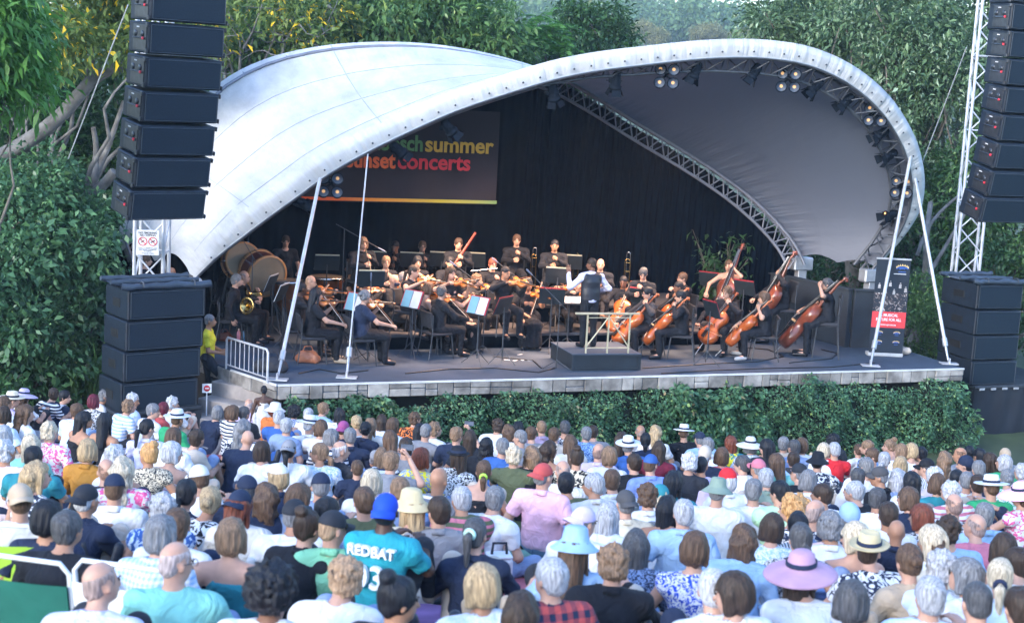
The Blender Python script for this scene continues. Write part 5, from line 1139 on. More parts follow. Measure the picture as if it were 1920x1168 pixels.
# ================================================================ ORCHESTRA
varn = mat('violin_varnish', (.42, .11, .02), .28, .35, 9, coat=.5, c2=(.62, .2, .04)); varn2 = mat('bass_varnish', (.13, .03, .015), .3, .3, 6, coat=.5, c2=(.24, .06, .03)); varn3 = mat('cello_varnish', (.36, .07, .015), .28, .3, 7, coat=.5, c2=(.55, .14, .03))
ebony = mat('ebony', (.012, .01, .01), .3, .2); wood_l = mat('light_wood', (.5, .34, .17), .5, .2, 5); brass = mat('brass', (.45, .32, .12), .22, .15, 5, metal=1); silver_m = mat('silver_plate', (.62, .62, .64), .2, .08, 4, metal=1); string_m = mat('string_steel', (.5, .5, .52), .3, .05, metal=1)
hairw = mat('bow_hair', (.7, .68, .62), .7, .05); paper = mat('sheet_paper', (.5, .51, .54), .8, .08, 9); paperc = mat('sheet_cyan', (.15, .31, .38), .8, .12, 5); folder = mat('red_folder', (.33, .02, .03), .6, .2); page_edge = mat('page_edge', (.45, .44, .33), .8, .15)
IM = {}
def fiddle(kind):
    """instrument along +Y from tail to scroll, top plate facing +Z"""
    if kind in IM: return copy_tree(IM[kind])
    L, wd, th, neck, m = {'violin': (.356, .207, .045, .24, varn), 'viola': (.41, .24, .05, .27, varn), 'cello': (.755, .43, .15, .45, varn3), 'double_bass': (1.08, .58, .2, .74, varn2)}[kind]
    W = [(0, .0), (.02, .36), (.06, .62), (.13, .86), (.22, 1.0), (.32, .93), (.4, .74), (.47, .58), (.53, .53), (.6, .57), (.66, .68), (.72, .77), (.8, .81), (.88, .74), (.94, .55), (.98, .3), (1, .08)]
    if kind == 'double_bass': W = [(a, b*(.93 if a > .5 else 1)) for a, b in W[:-3]]+[(.94, .42), (.98, .22), (1, .1)]
    root = empty(kind); b = MB(); ny = len(W); nx = 9; vs = []; hw = wd/2
    for sg in (1, -1):
        for (t, w_) in W:
            for i in range(nx):
                u = -1+2*i/(nx-1); arch = (1-u*u)*.3*th*(min(1, w_*1.5)); vs.append((u*max(w_, .02)*hw, t*L, sg*(th*.38+arch)))
    fs = []
    for s_ in (0, 1):
        o = s_*ny*nx
        for j in range(ny-1):
            for i in range(nx-1):
                q = (o+j*nx+i, o+j*nx+i+1, o+(j+1)*nx+i+1, o+(j+1)*nx+i); fs.append(q if s_ == 0 else q[::-1])
    o = ny*nx
    for j in range(ny-1): fs += [(j*nx, (j+1)*nx, o+(j+1)*nx, o+j*nx), (j*nx+nx-1, o+j*nx+nx-1, o+(j+1)*nx+nx-1, (j+1)*nx+nx-1)]
    for i in range(nx-1): fs += [(i, o+i, o+i+1, i+1), ((ny-1)*nx+i, (ny-1)*nx+i+1, o+(ny-1)*nx+i+1, o+(ny-1)*nx+i)]
    b.add(vs, fs, True); b.build('body', m, root)
    s = L/.356; zt = th*.38+.3*th
    b = MB(); b.tube([(0, L*.97, 0), (0, L+neck*.8, zt*.3), (0, L+neck*.86, zt*.2)], [.014*s**.9, .011*s**.8, .01*s**.8], 8)
    c = (0, L+neck*.98, -.004*s); b.tube([(0, L+neck*.84, zt*.2), (0, L+neck*.93, .002*s), (0, L+neck*1.0, .008*s), (0, L+neck*1.03, -.006*s), (0, L+neck*.98, -.016*s), (0, L+neck*.96, -.004*s)], [.011*s**.8, .012*s**.8, .014*s**.8, .013*s**.8, .012*s**.8, .009*s**.8], 8); b.build('neck', m, root)
    b = MB(); b.tube([(0, L*.68, zt+.012*s), (0, L+neck*.84, zt*.3+.012*s**.7)], [.019*s**.85, .012*s**.8], 6); b.build('fingerboard', ebony, root)
    b = MB(); b.box((0, L*.5, zt+.012*s), (.04*s, .006*s, .03*s)); b.build('bridge', wood_l, root)
    b = MB(); b.box((0, L*.23, zt+.012*s), (.035*s, .1*s, .008*s), None, .002*s); b.build('tailpiece', ebony, root)
    b = MB()
    for i in range(4):
        x = (i-1.5)*.0095*s; b.tube([(x*.8, L*.28, zt+.018*s), (x, L*.5, zt+.029*s), (x*.5, L+neck*.84, zt*.3+.018*s)], .0011*s**.7, 4)
    b.build('strings', string_m, root)
    b = MB()
    for x in (-1, 1):
        b.tube([(x*.022*s, L*.56, zt-.004*s*0+.0), (x*.03*s, L*.5, zt-.003*s), (x*.042*s, L*.44, zt-.008*s)], .0035*s, 4)
    b.build('sound_holes', ebony, root)
    b = MB()
    for i in range(4):
        y = L+neck*(.86+.03*i); x = 1 if i % 2 else -1; b.tube([(0, y, .002*s), (x*.035*s**.8, y, .002*s)], [.004*s**.8, .007*s**.8], 6)
    b.build('pegs', ebony, root)
    if kind == 'violin' or kind == 'viola':
        b = MB(); b.lathe([(0, 0), (.03*s, 0), (.032*s, .01), (0, .012)], 10, Matrix.Translation((-.05*s, .03*s, zt-.005))); b.build('chin_rest', ebony, root)
    else:
        b = MB(); b.tube([(0, .01, 0), (0, -(.34 if kind == 'cello' else .2), 0)], .006*s**.3, 6); b.build('endpin', steel, root)
    IM[kind] = root; return root
def bow(sc=1.0):
    k = ('bow', sc)
    if k in IM: return copy_tree(IM[k])
    r = empty('bow'); b = MB(); b.tube([(0, 0, .0), (0, .2, .012), (0, .5, .012), (0, .72, .002), (0, .735, -.018)], [.006*sc, .005*sc, .0045*sc, .004*sc, .003*sc], 6); b.build('stick', mat('bow_stick', (.2, .08, .03), .35, .2), r)
    b = MB(); b.box((0, .03, -.012), (.011*sc, .05, .022), None, .002); b.build('frog', ebony, r); b = MB(); b.box((0, .38, -.02), (.009, .69, .002)); b.build('bow_hair', hairw, r); IM[k] = r; return r
def frame(a, b_, nrm):
    """matrix with +Y from a to b, +Z as close as possible to nrm"""
    a = Vector(a); y = (Vector(b_)-a).normalized(); z = Vector(nrm); z = (z-y*z.dot(y)).normalized(); x = y.cross(z)
    return Matrix([[x[i], y[i], z[i], a[i]] for i in range(3)]+[[0, 0, 0, 1]])
CH = {}
def chair(kind='orchestra'):
    if 'c' in CH: return copy_tree(CH['c'])
    r = empty('chair'); fab = mat('chair_fabric', (.02, .022, .03), .8, .3, 9); b = MB(); b.box((0, 0, .445), (.44, .42, .05), None, .018); b.build('seat', fab, r)
    b = MB(); b.box((0, -.22, .7), (.42, .035, .3), Matrix.Rotation(R(8), 3, 'X'), .014); b.build('backrest', fab, r)
    lm = mat('chair_leg', (.09, .1, .12), .35, .2, metal=.7)
    for x in (-1, 1):
        b = MB(); b.tube([(x*.2, .19, .43), (x*.23, .24, 0)], .0115, 6); b.build('leg', lm, r)
        b = MB(); b.tube([(x*.2, -.2, .8), (x*.2, -.2, .43), (x*.23, -.27, 0)], .0115, 6); b.build('leg', lm, r)
    CH['c'] = r; return r
def stand_proto(key):
    k = ('s', key)
    if k in CH: return copy_tree(CH[k])
    r = empty('music_stand'); b = MB(); T = Matrix.Translation((0, 0, 1.12)) @ Matrix.Rotation(R(-22), 4, 'X')
    def tb(c, d, bv=0): 
        bb = MB(); bb.box(c, d, None, bv); return [T @ Vector(v) for v in bb.v], bb.f
    V, f = tb((0, 0, 0), (.52, .012, .34), .004); b.add(V, f); V, f = tb((0, -.03, -.17), (.52, .07, .012), .003); b.add(V, f); b.build('desk', mat('stand_black', (.014, .022, .03), .45, .25, 6, metal=.1), r)
    b = MB(); b.tube([(0, .02, 1.08), (0, .03, .12)], [.012, .016], 8); b.build('pole', darksteel, r)
    b = MB()
    for a in (90, 210, 330): b.tube([(0, .03, .3), (.16*math.cos(R(a)), .03+.16*math.sin(R(a)), .13), (.3*math.cos(R(a)), .03+.3*math.sin(R(a)), .012)], .009, 5)
    b.build('tripod', darksteel, r)
    m1 = {'page': paper, 'dark': page_edge, 'red': folder, 'blue': paper}[key]
    b = MB(); V, f = tb((0, -.014, .01), (.5 if key != 'dark' else .5, .01, .36)); b.add(V, f); b.build('folder', m1 if key != 'page' else folder, r)
    b = MB(); V, f = tb((-.115, -.024, .005), (.215, .008, .33)); b.add(V, f); b.build('sheet_music', paperc if key in ('page',) else paper, r)
    b = MB(); V, f = tb((.115, -.024, .005), (.215, .008, .33)); b.add(V, f); b.build('sheet_music', paper, r)
    CH[k] = r; return r
floor_h_ = floor_h
def floor_h(s, t):
    if 2.55 <= s <= 10.6 and t >= 4.3: return .65
    if 2.4 <= s <= 10.6 and 2.95 <= t < 4.3: return .3
    return 0
def place_by_top(px, py, zrel, force=None):
    """point seen at (px,py) whose height over the floor it stands on is zrel"""
    if force is not None: return at_z(px, py, ZF+force+zrel), force
    cand = []
    for h in (0, .3, .65):
        p = at_z(px, py, ZF+h+zrel); s, t = toS(p)
        if floor_h(s, t) == h: return p, h
        cand.append((abs(floor_h(s, t)-h), h, p))
    c = sorted(cand, key=lambda q: q[0])[0]; return c[2], c[1]
VD = Vector((-.36, .9, -.06)).normalized()
def role_pose(role, **k):
    a = dict(k)
    if role in ('violin', 'viola'): a.update(el=[A3(-.25, .25, .80), A3(.33, .17, .9)], wr=[A3(-.235, .42, .96), A3(.16, .36, 1.03)], pn=[(0, -.2, 1), (0, .2, -1)], hk=['grip', 'grip']); a.setdefault('head', (18, -8, -6))
    elif role in ('violin_tip', 'viola_tip'): a.update(el=[A3(-.25, .25, .80), A3(.33, .2, .78)], wr=[A3(-.235, .42, .96), A3(.3, .46, .72)], pn=[(0, -.2, 1), (-.5, .2, -1)], hk=['grip', 'grip']); a.setdefault('head', (18, -10, -6))
    elif role == 'violin_low': a.update(el=[A3(-.25, .25, .80), A3(.3, .14, .74)], wr=[A3(-.235, .42, .96), A3(.08, .38, .64)], pn=[(0, -.2, 1), (0, 0, -1)], hk=['grip', 'grip']); a.setdefault('head', (12, -8, -4))
    elif role == 'cello': a.update(kn=[A3(-.25, .42, .5), A3(.25, .42, .5)], an=[A3(-.27, .38, .09), A3(.27, .38, .09)], toe=[A3(-.32, .54, .04), A3(.32, .54, .04)], el=[A3(-.34, .12, .84), A3(.36, .26, .72)], wr=[A3(-.17, .17, .99), A3(.31, .5, .58)], pn=[(.6, -.4, .2), (0, .3, -1)], hk=['grip', 'grip']); a.setdefault('head', (0, -12, 0))
    elif role == 'cello_rest': a.update(kn=[A3(-.25, .42, .5), A3(.25, .42, .5)], an=[A3(-.27, .38, .09), A3(.27, .38, .09)], toe=[A3(-.32, .54, .04), A3(.32, .54, .04)], el=[A3(-.3, .1, .72), A3(.3, .1, .74)], wr=[A3(-.2, .36, .6), A3(.26, .36, .6)], hk=['relax', 'relax']); a.setdefault('head', (0, -8, 0))
    elif role in ('bass', 'bass_low'): a.update(kn=[A3(-.2, .42, .5), A3(.25, .38, .45)], an=[A3(-.2, .36, .09), A3(.25, .3, .07)], el=[A3(-.32, .14, 1.0), A3(.34, .22, .78)], wr=[A3(-.17, .2, 1.16), A3(.28, .5, .62)], pn=[(.6, -.4, .2), (0, .3, -1)], hk=['grip', 'grip']); a.setdefault('head', (8, -4, 0))
    elif role == 'wind': a.update(el=[A3(-.25, .14, .8), A3(.25, .14, .78)], wr=[A3(-.07, .3, .93), A3(.07, .34, .8)], pn=[(1, 0, 0), (-1, 0, 0)], hk=['grip', 'grip']); a.setdefault('head', (0, -6, 0))
    elif role == 'horn_lap': a.update(el=[A3(-.27, .1, .76), A3(.3, -.04, .74)], wr=[A3(-.1, .4, .8), A3(.3, .04, .52)], pn=[(0, 0, -1), (-1, 0, 0)], hk=['grip', 'relax'])
    J = pose('seat', **a)
    if role == 'bass':
        for q in ('pel', 'ch', 'nk', 'hd'): J[q] = J[q]+A3(0, 0, .24)
        for q in ('sh', 'el', 'wr', 'hip'): J[q] = [v+A3(0, 0, .24) for v in J[q]]
        J['kn'] = [v+A3(0, -.04, .12) for v in J['kn']]
    return J
FIG = {}
def fig(role, fem, top, bottom, b=1.0, **k):
    key = (role, fem, top, bottom, b, tuple(sorted((q, str(v)) for q, v in k.items())))
    if key not in FIG:
        J = pose('stand', **k) if role == 'stand' else role_pose(role, **k)
        T = fig_mesh(str(key), J, b, fem, top, bottom, h=.0155); T['bn'] = bottom or ''; FIG[key] = T
    return FIG[key]
violin_group = {'violin': 'violins of the orchestra', 'viola': 'violins of the orchestra', 'cello': 'cellos of the orchestra', 'double_bass': 'double basses of the orchestra'}
def player(px, py, role, rz, who, hair, hairc, label, fem=False, skin='skinlight', top='long', bottom='trousers', b=1.08, glasses=False, force=None, scale=1.07, topc='black', botc='black', chairq=True, bass_up=False, hat=None, shoec='black', **k):
    T = fig(role, fem, top, bottom, b, **k); hd = T['J']['hd']*scale
    p, h = place_by_top(px, py, hd[2], force); c, s = math.cos(R(rz)), math.sin(R(rz)); off = np.array([hd[0]*c-hd[1]*s, hd[0]*s+hd[1]*c]); loc_ = np.array([p[0]-off[0], p[1]-off[1], ZF+h])
    person(loc_, R(rz), T, scale, skin, hair, hairc, topc, botc=botc, shoec=shoec, glasses=glasses, label=label, group='orchestra players', hat=hat, collar=top == 'long')
    W = Matrix.Translation(sph(loc_)) @ Matrix.Rotation(R(rz), 4, 'Z') @ Matrix.Scale(scale, 4)
    if role != 'stand' and chairq:
        ch = chair(); ch.matrix_world = W @ (Matrix.Diagonal((1, 1, 1.5, 1)) if role == 'bass' else Matrix.Identity(4)); tag(ch, f'black chair under the {who}', 'chair', 'orchestra chairs')
    def put(o, M, lab, cat, grp): o.matrix_world = W @ M; tag(o, lab, cat, grp)
    kd = role.split('_')[0]
    if kd in ('violin', 'viola'):
        a = Vector((-.075, .10, 1.045)); put(fiddle(kd), frame(a, a+VD, (.6, .1, .8)), f'{kd} played by the {who}', kd, violin_group['violin'])
        ct = a+VD*.2+Vector((0, 0, .05)); rh = Vector(sph(T['J']['wr'][1]))+(Vector(sph(T['J']['wr'][1]))-Vector(sph(T['J']['el'][1]))).normalized()*.08
        put(bow(), frame(rh, ct, (0, 0, 1)), f'bow in the right hand of the {who}', 'bow', 'bows of the orchestra')
    elif kd == 'cello':
        a = Vector((.05, .9, .0)); e = Vector((-.14, -.1, 1.2)); u = (e-a).normalized(); put(fiddle('cello'), frame(a+u*.33, e, (0, .8, .6)), f'cello held by the {who}', 'cello', violin_group['cello'])
        if role == 'cello':
            rh = Vector((.31, .58, .55)); put(bow(1.3), frame(rh, rh+Vector((-.9, .12, -.12)), (0, -.2, 1)), f'cello bow in the right hand of the {who}', 'bow', 'bows of the orchestra')
    elif kd == 'bass':
        a = Vector((.1, .95, .0)) if not bass_up else Vector((.05, .62, 0)); e = Vector((-.2, -.3, 1.62)) if not bass_up else Vector((-.22, -.08, 1.85)); u = (e-a).normalized(); put(fiddle('double_bass'), frame(a+u*.2, e, (0, .8, .6)), f'double bass held by the {who}', 'double bass', violin_group['double_bass'])
        rh = Vector((.28, .58, .6)); put(bow(1.4), frame(rh, rh+Vector((-.9, .15, -.1)), (0, -.2, 1)), f'bass bow in the right hand of the {who}', 'bow', 'bows of the orchestra')
    return W
PL = [
 (427, 495, 'wind', -88, 'grey player nearest the bass drum', 'short', 'grey', 'person with grey hair and glasses blowing a horn in front of the bass drum', dict(glasses=True)),
 (444, 525, 'horn_lap', -85, 'front horn player', 'short', 'grey', 'grey-haired person in black with a horn on the lap, arm hanging to the chair', dict()),
 (458, 519, 'wind', -95, 'half hidden horn player', 'fringe', 'grey', 'balding pink-faced person half hidden behind the front horn player', dict()),
 (566, 541, 'violin', -78, 'dark-skinned violinist at the left edge', 'crop', 'black', 'dark-skinned person in black shirt playing violin behind the long-haired front violinist', dict(skin='skindark')),
 (583, 528, 'violin', -118, 'balding violinist with spectacles', 'fringe', 'sandy', 'balding sandy-haired person with glasses playing violin beside the timpani', dict(glasses=True)),
 (594, 552, 'violin_tip', -72, 'long-haired front violinist', 'long', 'black', 'person with long black hair in black, bowing with bare ankles at the front left', dict(fem=True, top='tee', shoec='tan')),
 (660, 509, 'wind', -100, 'bare-armed player beside the timpani', 'bun', 'brown', 'person with brown bun and bare arms seated right of the big timpani', dict(fem=True, top='sleeveless', skin='skintan')),
 (681, 456, 'wind', -150, 'fair player at the left of the rear row', 'bob', 'lightbrown', 'fair-haired person at the left end of the rear row', dict()),
 (741, 462, 'wind', 180, 'dark-skinned player of the rear row', 'crop', 'black', 'dark-skinned person in the rear row looking down at a stand', dict(skin='skinbrown', head=(-15, -15, 0))),
 (792, 462, 'wind', -165, 'spectacled player of the rear row', 'short', 'brown', 'person with short brown hair and glasses in the rear row', dict(glasses=True)),
 (860, 457, 'wind', -170, 'bassoon player', 'short', 'darkbrown', 'dark-haired person in the rear row holding a bassoon', dict()),
 (969, 450, 'wind', -175, 'open-collared rear player', 'short', 'brown', 'person with open collar sitting upright in the rear row near the centre', dict()),
 (1040, 460, 'wind', 180, 'broad rear player', 'crop', 'black', 'broad dark-haired person in the rear row between two trombones', dict(b=1.15, skin='skintan')),
 (1145, 462, 'wind', 172, 'rear player behind the conductor', 'short', 'darkbrown', 'dark-haired person whose face shows above a stand right of the conductor', dict()),
 (1223, 465, 'wind', 172, 'bald rear player', 'crop', 'darkbrown', 'bald person at the right end of the rear row', dict(skin='skintan')),
 (724, 491, 'wind', -160, 'bare-shouldered player with spectacles', 'short', 'lightbrown', 'person with light brown hair, glasses and bare shoulders in the middle rows', dict(fem=True, top='sleeveless', glasses=True)),
 (783, 491, 'wind', -165, 'player with a black bob', 'bob', 'black', 'person with a black bob and scooped neckline in the middle rows', dict(fem=True, top='sleeveless')),
 (739, 526, 'violin_low', -110, 'bald masked violinist', None, 'black', 'large bald person with glasses and a dark face mask holding a violin', dict(b=1.28, glasses=True)),
 (776, 509, 'violin', -125, 'violinist with tied dark hair', 'lowpony', 'darkbrown', 'person with tied dark hair and bare arms playing a raised violin', dict(fem=True, top='sleeveless')),
 (844, 492, 'wind', -165, 'dark-haired player behind two violinists', 'lowpony', 'black', 'person with tied black hair behind the long-haired violinist', dict(fem=True, top='tee')),
 (846, 512, 'violin', -160, 'violinist facing the audience', 'long', 'darkbrown', 'person with long dark hair playing violin and facing the audience', dict(fem=True, top='tee')),
 (682, 530, 'violin', -75, 'curly-haired violinist with spectacles', 'curly', 'black', 'person with curly black hair and glasses playing a bright orange violin', dict(fem=True, glasses=True, skin='skintan')),
 (685, 556, 'viola_tip', -65, 'grey-bunned front player', 'bun', 'grey', 'person with a grey bun in a loose navy top, bowing at the front', dict(fem=True, top='tee', b=1.15, topc='navy')),
 (804, 541, 'violin_low', -72, 'bob-haired player in a strap top', 'bob', 'brown', 'person with a brown bob and black strap top seen in right profile', dict(fem=True, top='tank')),
 (829, 547, 'violin_tip', -58, 'grey-templed front violinist', 'short', 'darkgrey', 'grey-templed person in black shirt and trousers with back to the audience at the front', dict(topc='black')),
 (852, 539, 'violin', -78, 'long-haired violinist with bare arms', 'long', 'darkbrown', 'person with long dark hair and bare arms playing violin in right profile', dict(fem=True, top='tank', bottom='skirt')),
 (895, 525, 'violin', -122, 'curly brown-haired violinist', 'curly', 'brown', 'person with short curly brown hair playing violin left of the centre', dict()),
 (924, 495, 'wind', -160, 'flute player in dark glasses', 'short', 'auburn', 'auburn-haired person in dark glasses playing flute', dict(glasses=True)),
 (948, 511, 'viola', -150, 'close-cropped viola player', 'crop', 'black', 'close-cropped tan-skinned person with glasses playing viola', dict(skin='skintan', glasses=True)),
 (991, 533, 'violin_low', -168, 'violinist in the long dark dress', 'lowpony', 'black', 'person in a long dark dress with glasses and violin at the centre', dict(fem=True, top='tee', bottom='skirt', b=1.18, skin='skintan', glasses=True)),
 (1054, 522, 'violin', -178, 'pale violinist with loose dark hair', 'wavy', 'black', 'pale person with loose dark hair and glasses left of the conductor', dict(fem=True, glasses=True)),
 (1086, 531, 'viola', 178, 'fair viola player left of the conductor', 'short', 'sandy', 'fair-haired person partly hidden by the raised arm of the conductor', dict()),
 (1126, 496, 'wind', 178, 'bald player behind the conductor', None, 'black', 'bald pink-headed person mostly hidden behind the conductor', dict()),
 (1169, 528, 'cello', 165, 'dark-skinned cellist right of the conductor', 'crop', 'black', 'dark-skinned person with glasses and an open black shirt right of the conductor', dict(skin='skinbrown', glasses=True)),
 (1206, 513, 'wind', 160, 'grey-haired player looking down', 'short', 'darkgrey', 'grey-haired person looking down with a hand at the chin', dict(head=(10, -28, 0))),
 (1214, 549, 'cello', 112, 'bearded cellist', 'short', 'black', 'bearded dark-haired person with glasses playing cello beside the podium', dict(glasses=True, topc='charcoal')),
 (1272, 538, 'cello', 100, 'brown-skinned cellist behind the front cellist', 'crop', 'black', 'brown-skinned person playing cello just behind the front cellist', dict(skin='skinbrown')),
 (1279, 521, 'wind', 115, 'spectacled player above the cellists', 'short', 'brown', 'brown-haired person with glasses above the two middle cellists', dict(glasses=True)),
 (1276, 555, 'cello', 82, 'front cellist', 'short', 'black', 'dark-haired person in a black shirt with a bright orange cello at the front', dict()),
 (1366, 498, 'bass', 150, 'bare-armed bass player', 'bun', 'brown', 'person with brown hair and a deep-necked sleeveless top playing double bass', dict(fem=True, top='tank', bass_up=True)),
 (1363, 548, 'cello', 135, 'curly-haired cellist with spectacles', 'curly', 'brown', 'person with curly brown hair and glasses playing cello', dict(glasses=True)),
 (1432, 558, 'cello', 88, 'cellist with pinned-up curls', 'bobcurl', 'brown', 'person with pinned-up brown curls playing cello in left profile', dict(fem=True, top='tee', shoec='silver')),
 (1465, 512, 'bass', 105, 'spectacled bass player', 'short', 'darkbrown', 'dark-haired person with glasses playing double bass before the low wall', dict(glasses=True, bass_up=True)),
 (1550, 533, 'bass', 80, 'bass player at the right end', 'bun', 'darkgrey', 'person with tied grey-brown hair playing a large double bass at the right end', dict(fem=True, top='tee', b=1.08)),
]
PL += [(757, 521, 'violin', -118, 'violinist hidden behind the masked one', 'short', 'grey', 'grey-haired person with glasses half hidden behind the masked violinist', dict(glasses=True))]
WPL = {}
for px, py, role, rz, who, hair, hc, lab, kw in PL: WPL[who] = player(px, py, role, rz, who, hair, hc, lab, **kw)
# mask of the bald violinist
s = SDF((-.12, -.05, -.15), (.12, .16, .05), .007); s.ell((0, .035, -.05), (.067, .077, .07), .01); s.cap((0, .1, -.03), (0, .118, -.045), .02, .02, .02); s.halfspace((0, 0, -.025), (0, 0, 1)); s.halfspace((0, .03, 0), (0, -1, 0)); V, Fq = s.net()
mo = mobj('face_mask', npmesh('mask', V, Fq, True, [mat('mask_cloth', (.02, .03, .07), .8)])); bald = [o for o in col.objects if o.get('label', '').startswith('large bald person with glasses')][0]; Tb = fig('violin_low', False, 'long', 'trousers', 1.28)
mo.parent = bald; mo.matrix_local = Matrix.Translation(sph(Tb['J']['hd'])) @ Matrix(Tb['M'].tolist()).to_4x4() @ Matrix.Scale(HS, 4)
# timpanist, stage hands, guard, child, conductor
def stander(px, py, rz, base_z, label, group=None, scale=1.0, **k):
    kk = {q: k.pop(q) for q in ('el', 'wr', 'kn', 'an', 'toe', 'pn', 'hk', 'head', 'hip') if q in k}; fem = k.pop('fem', False); top = k.pop('top', 'long'); bot = k.pop('bottom', 'trousers'); b = k.pop('b', 1.0)
    T = fig('stand', fem, top, bot, b, **kk); hd = T['J']['hd']*scale; p = at_z(px, py, base_z+hd[2]); c, s = math.cos(R(rz)), math.sin(R(rz)); loc_ = np.array([p[0]-hd[0]*c+hd[1]*s, p[1]-hd[0]*s-hd[1]*c, base_z])
    person(loc_, R(rz), T, scale, label=label, group=group, **k); return loc_
stander(536, 452, -155, ZF+.15, 'person in a black shirt standing behind the timpani at the rear left', 'orchestra players', hair='short', hairc='darkbrown', botc='black', el=[A3(-.27, .08, 1.12), A3(.27, .08, 1.12)], wr=[A3(-.2, .36, 1.0), A3(.2, .36, 1.0)], pn=[(0, 0, -1)]*2, hk=['grip', 'grip'], head=(-8, -14, 0), top='tee')
stander(274, 488, -70, ZF, 'person with dark hair behind the warning sign at the left tower', hair='short', hairc='brown', botc='black', top='tee')
stander(322, 512, -20, ZF-.25, 'bald person behind the left speaker stack', hair=None, botc='black', skin='skintan', top='tee')
stander(394, 601, -85, .95, 'person in a bright yellow shirt and dark trousers on the steps beside the speakers', hair='crop', hairc='grey', topc='yellow', botc='charcoal', skin='skintan', top='tee', el=[A3(-.25, .05, 1.1), A3(.25, .05, 1.1)], wr=[A3(-.1, .26, 1.05), A3(.1, .26, 1.05)], kn=[A3(-.11, .03, .5), A3(.11, .3, .6)], an=[A3(-.12, -.02, .08), A3(.12, .3, .3)], toe=[A3(-.15, .15, .04), A3(.15, .47, .27)])
stander(495, 731, 12, .87, 'small child in a white dress standing in front of the stage corner', scale=.66, fem=True, hair='crop', hairc='black', topc='offwhite', botc='offwhite', skin='skindark', top='tank', bottom='skirt', el=[A3(-.25, 0, 1.15), A3(.25, 0, 1.15)], wr=[A3(-.3, .05, .9), A3(.3, .05, .9)])
ploc = stander(1109, 495, 22, ZF+.32, 'conductor in a dark satin waistcoat over a white shirt, one hand raised, on the podium', hair='crop', hairc='darkbrown', topc='lavender', botc='black', skin='skinbrown', head=(42, -10, 0), el=[A3(-.40, .1, 1.16), A3(.37, -.02, 1.15)], wr=[A3(-.41, .17, 1.42), A3(.24, .22, 1.07)], pn=[(0, 1, 0), (-.5, .6, 0)], hk=['open', 'relax'])
cond = [o for o in col.objects if o.get('label', '').startswith('conductor')][0]
Jc = [v for k_, v in FIG.items() if k_[0] == 'stand' and "1.42" in str(k_)][0]['J']
s = SDF((-.35, -.3, .85), (.35, .3, 1.55), .014); s.cap(Jc['pel'], Jc['pel']*.6+Jc['ch']*.4, .148, .134, .05, 1.36); s.cap(Jc['pel']*.6+Jc['ch']*.4, Jc['ch']+A3(0, 0, .03), .134, .148, .05, 1.36); s.cap((-.12, 0, 1.365), (.12, 0, 1.365), .098, None, .04); s.cap(Jc['ch']+A3(0, 0, .04), Jc['nk']-A3(0, 0, .05), .122, .08, .05, 1.3)
s.ell((0, .12, 1.43), (.1, .12, .14), 0, None, 'd'); s.ell((0, .0, 1.47), (.075, .07, .06), 0, None, 'd'); s.halfspace((0, 0, .93), (0, 0, -1)); s.noise(.0015, 20, 18, 30); V, Fq = s.net()
vo = mobj('waistcoat', npmesh('waistcoat', V, Fq, True, [mat('satin', (.016, .018, .027), .4, .15, 5, bump=.1, bscale=7, spec=.5)]), cond)
# podium with rail
pa, pb = at_z(1071, 695, ZF), at_z(1200, 694, ZF); pc = at_z(1012, 672, ZF); dv = Vector(sph(pb-pa)); wP = dv.length; yawP = math.atan2(dv.y, dv.x); dP = 1.25
pod = empty('podium', (pa+pb)/2, yawP, 'black conductor podium with framed sides', 'podium'); b = MB(); b.box((0, dP/2, .155), (wP, dP, .3), None, .01); b.build('box', mat('podium_black', (.012, .018, .026), .5, .3, 4), pod)
b = MB(); b.box((0, dP/2, .311), (wP+.02, dP+.02, .02), None, .004); b.build('carpet_top', floor_m, pod)
b = MB()
for z in (.03, .285): b.box((0, -.012, z), (wP-.1, .03, .04))
for x in (-wP/2+.03, wP/2-.03): b.box((x, -.012, .157), (.06, .03, .3))
b.build('frame', MAT['podium_black'], pod)
rail = empty('podium_rail', (pa+pb)/2+np.array([0, 0, .32]), yawP, 'cream metal safety rail with an M-shaped brace at the back of the podium', 'rail'); crm = mat('cream_metal', (.5, .46, .33), .4, .12, 6, metal=.3); b = MB(); wr2 = .92*.5
b.box((0, .08, .76), (1.3, .08, .035), None, .008); b.build('top_bar', crm, rail)
for x in (-wr2+.06, .03, wr2+.0): b = MB(); b.box((x, .08, .37), (.028, .028, .74)); b.build('post', crm, rail)
b = MB(); b.tube([(-wr2+.06, .08, .12), (.03, .08, .7)], .014, 6); b.tube([(.03, .08, .7), (wr2, .08, .12)], .014, 6); b.tube([(-wr2+.06, .08, .1), (wr2, .08, .1)], .013, 6); b.tube([(-wr2+.06, .08, .68), (wr2, .08, .68)], .01, 6); b.build('brace', crm, rail)
